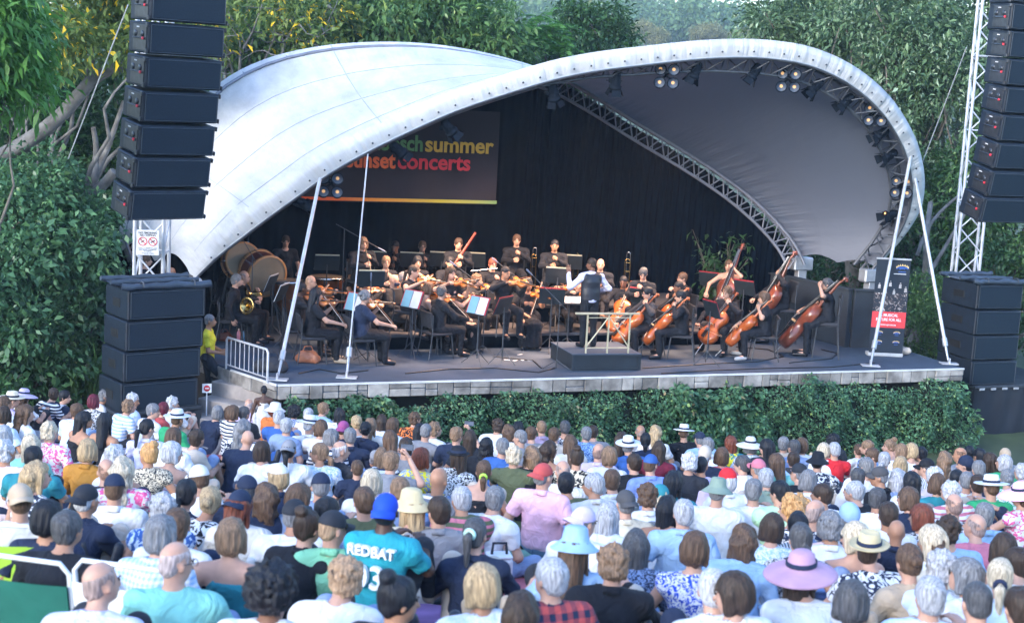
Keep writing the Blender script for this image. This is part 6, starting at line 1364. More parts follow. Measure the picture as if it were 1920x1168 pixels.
# music stands
ST = [(668, 568, -36, 'page', 'with bright open pages beside the grey-bunned front player'), (773, 562, -40, 'page', 'with tilted open pages behind the brown-bobbed player'), (897, 574, -42, 'page', 'with open pages just left of the violinist in the long dress'), (509, 531, -100, 'blue', 'with two bluish sheets by the bass drum'), (529, 549, -100, 'blue', 'with two bluish sheets beside the thick left strut'),
 (613, 493, -165, 'dark', 'behind the timpani with a page edge showing'), (703, 486, 180, 'dark', 'left of the other dark desks in the rear row'), (772, 488, 180, 'dark', 'before the dark-skinned rear player'), (828, 487, 180, 'dark', 'before the spectacled rear player'), (888, 488, 180, 'dark', 'before the bassoon player'), (696, 523, -165, 'dark', 'above the curly-haired violinist'), (966, 487, 180, 'dark', 'before the open-collared rear player'), (1070, 492, 176, 'dark', 'under the raised hand of the conductor'), (1147, 482, 172, 'dark', 'hiding the rear player behind the conductor'), (1226, 499, 170, 'dark', 'before the bald rear player'), (1046, 517, 178, 'dark', 'with a pale page edge left of the conductor'), (1035, 556, 178, 'red', 'with a red folder beside the podium'),
 (1203, 556, 150, 'red', 'with a red folder in front of the bearded cellist'), (1331, 524, 150, 'red', 'with a red folder left of the bare-armed bass player'), (1396, 540, 140, 'red', 'with a red folder right of the curly-haired cellist'), (1334, 580, 115, 'red', 'with a red-edged folder between two front cellists'), (944, 573, -120, 'red', 'with a red folder left of the long-dressed violinist')]
for x, y, rz, kd, lb in ST:
    p, h = place_by_top(x, y, 1.12); o = stand_proto(kd); o.location = (p[0], p[1], ZF+h); o.rotation_euler = (0, 0, R(rz)); tag(o, 'music stand '+lb, 'music stand', 'music stands of the orchestra')
# conductor's stand with open score
p = at_z(1068, 563, ZF+.98); cs_ = empty('conductor_stand', (p[0], p[1], ZF), R(10), 'low conductor stand with an open white score beside the podium', 'music stand'); b = MB(); b.box((0, 0, .97), (.75, .42, .02), Matrix.Rotation(R(12), 3, 'X'), .004); b.build('desk', MAT['stand_black'], cs_)
b = MB(); b.box((-.14, 0, .99), (.27, .36, .012), Matrix.Rotation(R(12), 3, 'X')); b.box((.14, 0, .993), (.27, .36, .012), Matrix.Rotation(R(12), 3, 'X')); b.build('score', paper, cs_)
b = MB(); b.tube([(0, 0, .96), (0, 0, .03)], .018, 8); b.build('pole', darksteel, cs_); b = MB()
for a in (30, 150, 270): b.tube([(0, 0, .2), (.3*math.cos(R(a)), .3*math.sin(R(a)), .012)], .012, 5)
b.build('tripod', darksteel, cs_)
# microphones on stands
def mic(px, py, dx, dz, label, z=1.5):
    p, h = place_by_top(px, py, .02); r = empty('microphone_stand', (p[0], p[1], ZF+h), 0, label, 'microphone stand', 'microphone stands'); b = MB(); b.tube([(0, 0, .0), (0, 0, z)], .01, 6); b.build('pole', darksteel, r); b = MB(); b.tube([(-dx*.25, 0, z-dz*.25), (dx, 0, z+dz)], .008, 6); b.build('boom', darksteel, r)
    b = MB()
    for a in (90, 210, 330): b.tube([(0, 0, .15), (.3*math.cos(R(a)), .3*math.sin(R(a)), .012)], .009, 5)
    b.build('tripod', darksteel, r); v = Vector((dx, 0, dz)).normalized(); b = MB(); e = Vector((dx, 0, z+dz)); b.tube([e, e+v*.12, e+v*.16], [.012, .018, .014], 8); b.build('microphone', mat('mic_body', (.12, .16, .25), .35, .1, metal=.5), r)
mic(1043, 688, -.55, .5, 'boom microphone stand standing left of the podium at the stage front', 1.25); mic(690, 672, .0, .05, 'straight microphone stand in front of the grey-bunned player', 1.45)
mic(972, 648, -.5, .35, 'boom microphone stand beside the violinist in the long dress', 1.35); mic(905, 660, -.6, .4, 'boom microphone stand among the front violins', 1.3); mic(470, 640, -.25, .4, 'tall microphone stand in front of the bass drum', 1.7); mic(640, 600, .7, -.35, 'boom microphone stand right of the timpani', 1.9); mic(1310, 600, .4, .3, 'boom microphone stand between cellists', 1.2)
# timpani and bass drums
copper = mat('copper_bowl', (.32, .12, .05), .28, .35, 5, metal=.85); skinm = mat('drum_head', (.24, .185, .125), .6, .15, 3); shell = mat('drum_shell', (.10, .02, .02), .3, .3, 5, coat=.4); hoop = mat('drum_hoop', (.4, .2, .08), .4, .2, 5)
def timpani(px, py, rad, label):
    p = at_z(px, py, ZF+1.1); r = empty('timpani', (p[0], p[1], ZF+.15), 0, label, 'kettledrum', 'timpani'); b = MB(); b.lathe([(.06, .2), (rad*.5, .3), (rad*.85, .5), (rad*.98, .72), (rad, .9)], 28); b.build('bowl', copper, r)
    b = MB(); b.lathe([(rad*.99, .93), (0, .935)], 28); b.build('drum_head', skinm, r); b = MB(); b.lathe([(rad, .89), (rad+.025, .89), (rad+.025, .945), (rad*.97, .95)], 28); b.build('rim', silver_m, r)
    b = MB()
    for k in range(8): a = k*math.pi/4; b.tube([((rad+.02)*math.cos(a), (rad+.02)*math.sin(a), .9), ((rad+.03)*math.cos(a), (rad+.03)*math.sin(a), .6), (rad*.5*math.cos(a), rad*.5*math.sin(a), .12)], .012, 5)
    b.lathe([(0, .02), (rad*.6, .02), (rad*.6, .09), (0, .12)], 16); b.build('base_frame', darksteel, r)
timpani(613, 517, .37, 'large copper timpani right of the thick left strut'); timpani(541, 524, .33, 'copper timpani in front of the standing drummer')
def bdrum(px, py, zc, rad, dep, az, tilt, label):
    p = at_z(px, py, ZF+zc); r = empty('bass_drum', (p[0], p[1], ZF), 0, label, 'bass drum'); Mx = Matrix.Translation((0, 0, zc)) @ Matrix.Rotation(R(az), 4, 'Z') @ Matrix.Rotation(R(90+tilt), 4, 'X')
    b = MB(); b.lathe([(rad, -dep/2), (rad, dep/2)], 36, Mx); b.build('shell', shell, r)
    for sg in (-1, 1):
        b = MB(); b.lathe([(rad*.98, sg*dep/2*1.02), (0, sg*dep/2*1.03)], 36, Mx); b.build('drum_head', skinm, r); b = MB(); b.lathe([(rad, sg*dep/2*.8), (rad+.03, sg*dep/2*.8), (rad+.03, sg*dep/2*1.08), (rad*.97, sg*dep/2*1.08)], 36, Mx); b.build('hoop', hoop, r)
    b = MB()
    for k in range(10): a = k*math.pi/5; b.tube([Mx @ Vector(((rad+.035)*math.cos(a), (rad+.035)*math.sin(a), -dep/2)), Mx @ Vector(((rad+.035)*math.cos(a), (rad+.035)*math.sin(a), dep/2))], .008, 5)
    b.build('tension_rods', chrome, r); b = MB()
    for sx in (-.35, .35):
        for sy in (-.25, .25): b.tube([(sx*.5, sy*.4, zc), (sx*1.3, sy*1.3, 0)], .02, 6)
    b.build('drum_stand', darksteel, r)
bdrum(492, 512, 1.2, .42, .4, 38, 12, 'large bass drum with tan head and dark red shell at the rear left'); bdrum(452, 490, 1.4, .36, .3, 30, -14, 'smaller bass drum tilted behind the large one')
# french horn, trombones, flute, bassoon, clarinets
def horn(M, label, grp='brass instruments'):
    r = empty('french_horn'); b = MB(); pts = []
    b.lathe([(.02, -.02), (.03, .05), (.06, .12), (.115, .165), (.15, .175), (.148, .18), (.11, .17), (.05, .12), (.02, .04)], 20); b.build('bell', brass, r); b = MB()
    for k, rr in enumerate((.135, .12, .105)): b.tube([(-.13+rr*math.cos(t), .02*k-.03, -.06+rr*math.sin(t)) for t in np.linspace(0, 2*math.pi, 22)[:-1]], .009, 6, closed=True)
    b.tube([(-.13+.135, 0, -.06), (-.02, 0, -.04), (0, 0, -.02)], .014, 6); b.tube([(-.25, 0, -.05), (-.33, .03, .06), (-.36, .04, .12)], .006, 5)
    for k in range(3): b.lathe([(0, -.03), (.018, -.03), (.018, .03), (0, .03)], 8, Matrix.Translation((-.13+.05*(k-1), .04, -.06)) @ Matrix.Rotation(R(90), 4, 'X'))
    b.build('tubing', brass, r); r.matrix_world = M; tag(r, label, 'french horn', grp)
W = WPL['front horn player']; horn(W @ Matrix.Translation((.02, .36, .72)) @ Matrix.Rotation(R(60), 4, 'Z') @ Matrix.Rotation(R(80), 4, 'X') @ Matrix.Scale(1.1, 4), 'brass french horn with its bell turned to the audience on the front horn player')
W = WPL['half hidden horn player']; horn(W @ Matrix.Translation((.1, .3, .9)) @ Matrix.Rotation(R(30), 4, 'Z') @ Matrix.Rotation(R(90), 4, 'X'), 'brass french horn raised by the half hidden horn player')
W = WPL['grey player nearest the bass drum']; horn(W @ Matrix.Translation((.1, .3, .95)) @ Matrix.Rotation(R(20), 4, 'Z') @ Matrix.Rotation(R(90), 4, 'X'), 'brass french horn blown in front of the bass drum')
def trombone(px, py, label):
    p, h = place_by_top(px, py, 1.35, .3); r = empty('trombone', (p[0], p[1], ZF+h+.11), R(165), label, 'trombone', 'brass instruments'); b = MB()
    for x in (-.04, .04): b.tube([(x, 0, .1), (x, 0, 1.2)], .008, 6)
    b.tube([(.04*math.cos(t), 0, 1.2+.04*math.sin(t)) for t in np.linspace(0, math.pi, 9)], .009, 6); b.build('slide', silver_m, r); b = MB()
    for z in (.55, .8, 1.0): b.tube([(-.05, .02, z), (.05, .02, z)], .007, 5)
    b.tube([(.06*math.cos(t), .06, 1.02+.07*math.sin(t)) for t in np.linspace(0, math.pi, 9)], .01, 6); b.tube([(-.06, .06, 1.02), (-.06, .06, .4)], [.01, .014], 6); b.tube([(.06, .06, 1.02), (.06, .06, .5)], .01, 6); b.build('tuning_tubes', brass, r)
    b = MB(); b.lathe([(.014, 0), (.02, -.1), (.04, -.22), (.11, -.33), (.108, -.33), (.03, -.2)], 16, Matrix.Translation((-.06, .06, .4))); b.build('bell', brass, r)
trombone(1003, 464, 'trombone standing upright left of the broad rear player'); trombone(1083, 462, 'trombone standing upright above the raised hand of the conductor'); trombone(1179, 473, 'trombone with many tubes standing upright right of the conductor'); trombone(948, 468, 'thin upright trombone slide beside the open-collared rear player')
def pipe(who, a, c, r0, r1, m, nm, lab, cat):
    r = empty(nm); b = MB(); b.tube([a, c], [r0, r1], 8); b.build('tube', m, r); b = MB(); av, cv = Vector(a), Vector(c)
    for k in range(7): q = av.lerp(cv, .25+.09*k); b.box(q+Vector((0, .0, r0)), (r0*1.6, .012, .008))
    b.build('keys', silver_m, r); r.matrix_world = WPL[who]; tag(r, lab, cat, 'woodwind instruments')
pipe('flute player in dark glasses', (-.06, .19, 1.12), (.5, .25, 1.07), .011, .011, silver_m, 'flute', 'silver flute played by the person in dark glasses', 'flute')
pipe('bassoon player', (.25, .3, .55), (-.32, .1, 1.42), .03, .024, mat('bassoon_red', (.2, .03, .015), .3, .2), 'bassoon', 'dark red bassoon with a pale rim slanting beside the rear player', 'bassoon')
for who in ('bare-armed player beside the timpani', 'bare-shouldered player with spectacles', 'player with a black bob', 'dark-skinned player of the rear row', 'spectacled player of the rear row', 'fair player at the left of the rear row', 'dark-haired player behind two violinists'):
    pipe(who, (0, .19, 1.1), (0, .52, .62), .011, .026, ebony, 'clarinet', f'black clarinet of the {who}', 'clarinet')
# ---- pull-up banner, rock, bags, bottles, barrier, cables
p0, p1 = at_z(1628, 667, ZF), at_z(1691, 670, ZF); dv = Vector(sph(p1-p0)); wB2 = dv.length; pu = empty('pull_up_banner', (p0+p1)/2, math.atan2(dv.y, dv.x), 'tall dark pull-up banner with a red band reading A MUSICAL FUTURE FOR ALL', 'banner')
H2 = 2.08; b = MB(); b.box((0, .1, .04), (wB2+.04, .22, .08), None, .015); b.build('base', mat('banner_base', (.55, .56, .58), .4, .1, metal=.4), pu); b = MB(); b.box((0, 0, H2), (wB2+.02, .03, .035), None, .006); b.tube([(0, .06, .06), (0, .03, H2)], .012, 6); b.build('top_bar', MAT['banner_base'], pu)
b = MB(); b.box((0, 0, (H2+.08)/2), (wB2, .006, H2-.08)); b.build('panel', mat('pullup_dark', (.012, .02, .035), .5, .3, 3), pu)
b = MB(); b.box((0, -.0055, .79), (wB2, .004, .34)); b.build('red_band', mat('pullup_red', (.62, .05, .06), .5, .06), pu)
ph, nt_, b_ = nodes('concert_photo'); tc_ = nt_.nodes.new('ShaderNodeTexCoord'); n1 = nt_.nodes.new('ShaderNodeTexNoise'); n1.inputs['Scale'].default_value = 11; n1.inputs['Detail'].default_value = 5; n1.inputs['Distortion'].default_value = 2; nt_.links.new(tc_.outputs['Object'], n1.inputs['Vector']); r_ = nt_.nodes.new('ShaderNodeValToRGB'); nt_.links.new(n1.outputs['Fac'], r_.inputs[0])
e = r_.color_ramp.elements; e[0].position = .5; e[0].color = (.012, .02, .035, 1); e[1].position = .68; e[1].color = (.5, .47, .46, 1); q = e.new(.57); q.color = (.08, .05, .045, 1); nt_.links.new(r_.outputs[0], b_.inputs['Base Color'])
b = MB(); b.box((0, -.0055, 1.16), (wB2, .004, .4)); b.build('printed_photo', ph, pu)
rg = random.Random(5)
b = MB()
for i, (x, z) in enumerate(((-.26, 1.5), (-.03, 1.55), (.18, 1.52), (.3, 1.44), (.06, 1.38), (-.12, 1.4))):
    b.lathe([(0, 0), (.016, .003), (0, .006)], 8, Matrix.Translation((x, -.008, z+.055)) @ Matrix.Rotation(R(90), 4, 'X')); b.add([(x-.03, -.008, z-.05), (x+.03, -.008, z-.05), (x+.022, -.008, z+.035), (x-.022, -.008, z+.035)], [(0, 1, 2, 3)])
b.build('printed_figures', mat('print_pale', (.4, .38, .38), .6, .3, 30), pu)
wm = mat('print_white', (.8, .8, .82), .6, .03); ym = mat('print_yellow', (.75, .55, .25), .6, .05); bm_ = mat('print_blue', (.04, .12, .42), .6, .05)
text('A MUSICAL', .085, wm, pu, (0, -.01, .86), name='banner_text', align='CENTER', bold=.0015, extr=.001, sx=.9); text('FUTURE FOR ALL', .085, wm, pu, (0, -.01, .765), name='banner_text', align='CENTER', bold=.0015, extr=.001, sx=.82); text('www.cpo.org.za', .05, wm, pu, (0, -.01, .67), name='banner_text', align='CENTER', extr=.001, bold=.001)
def logo(x, z, s):
    b = MB()
    for k in range(7): a = math.pi*(.12+.76*k/6); c = Vector((x+s*math.cos(a), -.01, z+s*.55*math.sin(a))); b.add([c+Vector((-.12*s, 0, 0)), c+Vector((.12*s, 0, 0)), c+Vector((0, 0, .3*s))], [(0, 1, 2)])
    b.tube([(x+s*math.cos(a), -.01, z+s*.52*math.sin(a)) for a in np.linspace(.25, 2.9, 12)], .05*s, 4); b.build('logo_crown', ym, pu)
    b = MB(); b.tube([(x+s*.95*math.cos(a), -.01, z-.1*s+s*.35*math.sin(a)) for a in np.linspace(.2, 2.95, 12)], .12*s, 5); b.tube([(x+s*.45*math.cos(a), -.01, z-.15*s+s*.2*math.sin(a)) for a in np.linspace(.2, 2.95, 9)], .08*s, 5); b.box((x, -.009, z-.5*s), (1.2*s, .003, .12*s)); b.build('logo_wave', bm_, pu)
logo(.19, 1.88, .13); b = MB(); b.box((.15, -.009, 1.77), (.26, .003, .012)); b.build('logo_rule', wm, pu)
for x, z in ((-.17, .5), (.2, .5), (-.17, .3), (.2, .3)): logo(x, z, .07)
def blob(name, p, r3, m, label, cat, seed=1, flat=True):
    rgn = np.random.default_rng(seed); s = SDF(-np.array(r3)*1.4, np.array(r3)*1.4, max(r3)/14)
    for _ in range(6): s.ell(rgn.normal(size=3)*np.array(r3)*.28, np.array(r3)*rgn.uniform(.55, .75), .04)
    s.noise(max(r3)*.03, 30, 26, 28, seed); s.halfspace((0, 0, -r3[2]*.7), (0, 0, -1)); V, Fq = s.net(); o = mobj(name, npmesh(name, V, Fq, True, [m]), label=label, cat=cat); o.location = sph(p)+Vector((0, 0, r3[2]*.68)); return o
blob('boulder', at_z(1687, 664, ZF), (.17, .12, .12), mat('sandy_rock', (.5, .44, .38), .9, .2, 8, bump=.6, bscale=20), 'pale sandstone rock lying at the foot of the pull-up banner', 'rock', 3)
def bag(p, s3, m, label, seed=1, strap=True):
    r = empty('handbag', p, 0, label, 'bag'); rgn = np.random.default_rng(seed); s = SDF((-s3[0]*1.2, -s3[1]*1.3, -.01), (s3[0]*1.2, s3[1]*1.3, s3[2]*1.3), .012)
    s.cap((-s3[0]*.6, 0, s3[2]*.3), (s3[0]*.6, 0, s3[2]*.3), s3[2]*.38, None, .05); s.cap((-s3[0]*.45, 0, s3[2]*.6), (s3[0]*.4, .02, s3[2]*.62), s3[2]*.28, None, .05); s.noise(.006, 40, 35, 37, seed); s.halfspace((0, 0, .005), (0, 0, -1)); V, Fq = s.net(); mobj('bag_body', npmesh('bag', V, Fq, True, [m]), r)
    b = MB(); b.tube([(-s3[0]*.5, 0, s3[2]*.7), (-s3[0]*.3, .01, s3[2]*1.15), (s3[0]*.25, .01, s3[2]*1.2), (s3[0]*.5, 0, s3[2]*.7)], .012, 6); b.build('strap', m, r); return r
tanl = mat('tan_leather', (.28, .1, .05), .5, .25, 7); blkb = mat('black_nylon', (.015, .018, .028), .7, .3, 8)
bag(at_z(577, 680, ZF), (.22, .14, .26), tanl, 'slouchy tan leather bag on the stage under the front violinist', 2); bag(at_z(507, 697, ZF), (.34, .2, .3), blkb, 'black rucksack lying behind the barrier at the left stage corner', 4); bag(at_z(420, 640, ZF), (.18, .12, .2), mat('red_brown_leather', (.12, .03, .02), .5), 'dark red-brown bag on the floor behind the barrier', 5)
def bottle(p, m, capm, label, s=1.0, grp=None):
    r = empty('bottle', p, 0, label, 'bottle', grp); b = MB(); b.lathe([(0, 0), (.034*s, .003), (.035*s, .14*s), (.03*s, .17*s), (.013*s, .2*s), (.013*s, .215*s), (0, .215*s)], 12); b.build('bottle_body', m, r); b = MB(); b.lathe([(.015*s, .205*s), (.015*s, .232*s), (0, .234*s)], 10); b.build('cap', capm, r); return r
bp1 = mat('bottle_pink', (.6, .3, .45), .15, .1); bp2 = mat('bottle_blue', (.12, .3, .55), .12, .1)
bottle(at_z(447, 640, ZF), bp1, MAT['edge_strip'], 'pink water bottle standing behind the barrier', 1.1); bottle(at_z(456, 642, ZF), bp2, bp2, 'blue water bottle standing beside the pink one behind the barrier', 1.0)
q0, q1 = at_z(424, 691, ZF), at_z(501, 717, ZF); dv = Vector(sph(q1-q0)); bar = empty('crowd_barrier', q0, math.atan2(dv.y, dv.x), 'low galvanised barrier with upright bars at the left corner of the stage', 'barrier'); Lb = dv.length; b = MB(); b.tube([(0, 0, .0), (0, 0, .52), (.04, 0, .57), (Lb-.04, 0, .57), (Lb, 0, .52), (Lb, 0, 0)], .021, 8); b.tube([(0, 0, .08), (Lb, 0, .08)], .014, 6); b.build('frame', galv, bar)
b = MB()
for i in range(1, 9): b.tube([(Lb*i/9, 0, .08), (Lb*i/9, 0, .57)], .009, 6)
b.build('upright_bars', galv, bar)
ns_ = empty('no_entry_sign', at_z(388, 728, 1.55), R(15), 'small red and white no-entry sign fixed beside the steps', 'sign'); b = MB(); b.lathe([(0, -.004), (.055, -.004), (.055, .004), (0, .004)], 20, Matrix.Rotation(R(90), 4, 'X')); b.build('sign_disc', mat('sign_red', (.6, .03, .04), .5, .05), ns_); b = MB(); b.box((0, -.007, 0), (.07, .004, .018)); b.build('bar_mark', wm, ns_); b = MB(); b.box((0, .012, 0), (.16, .012, .16)); b.tube([(0, .02, 0), (0, .02, -.7)], .012, 6); b.build('sign_plate', wm, ns_)
for pts, lb in (((( 1205, 690), (1330, 682), (1420, 678), (1470, 668), (1440, 655), (1380, 650)), 'black cable trailing across the stage in front of the cellists'), (((1480, 680), (1560, 672), (1570, 662), (1540, 655)), 'black cable looped beside the right-hand bass player'), (((925, 668), (960, 672), (1000, 676), (1015, 690)), 'black cable running to the podium from the left'), (((760, 700), (840, 692), (930, 690), (1010, 698), (1040, 690)), 'black cable along the stage front left of the podium'), (((560, 700), (600, 692), (640, 700), (690, 694)), 'black cable between the two left struts'), (((1240, 700), (1340, 694), (1450, 690), (1560, 688), (1640, 680)), 'black cable along the stage front right of the podium')):
    line_obj('cable', [sph(at_z(x, y, ZF+.012)) for x, y in pts], .011, ebony, label=lb, cat='cable')

tapem = mat('tape_white', (.6, .6, .62), .6, .1); tapep = mat('tape_pink', (.7, .1, .35), .6, .1)
for i, (x, y) in enumerate(((951, 675), (966, 676), (979, 675), (995, 676), (975, 665))):
    p = at_z(x, y, ZF+.004); b = MB(); b.box((0, 0, .003), (.12, .05, .006)); o = b.build('floor_tape', tapem, None, 'small white tape mark on the stage floor left of the podium', 'tape mark', 'tape marks on the stage'); o.location = sph(p); o.rotation_euler[2] = i
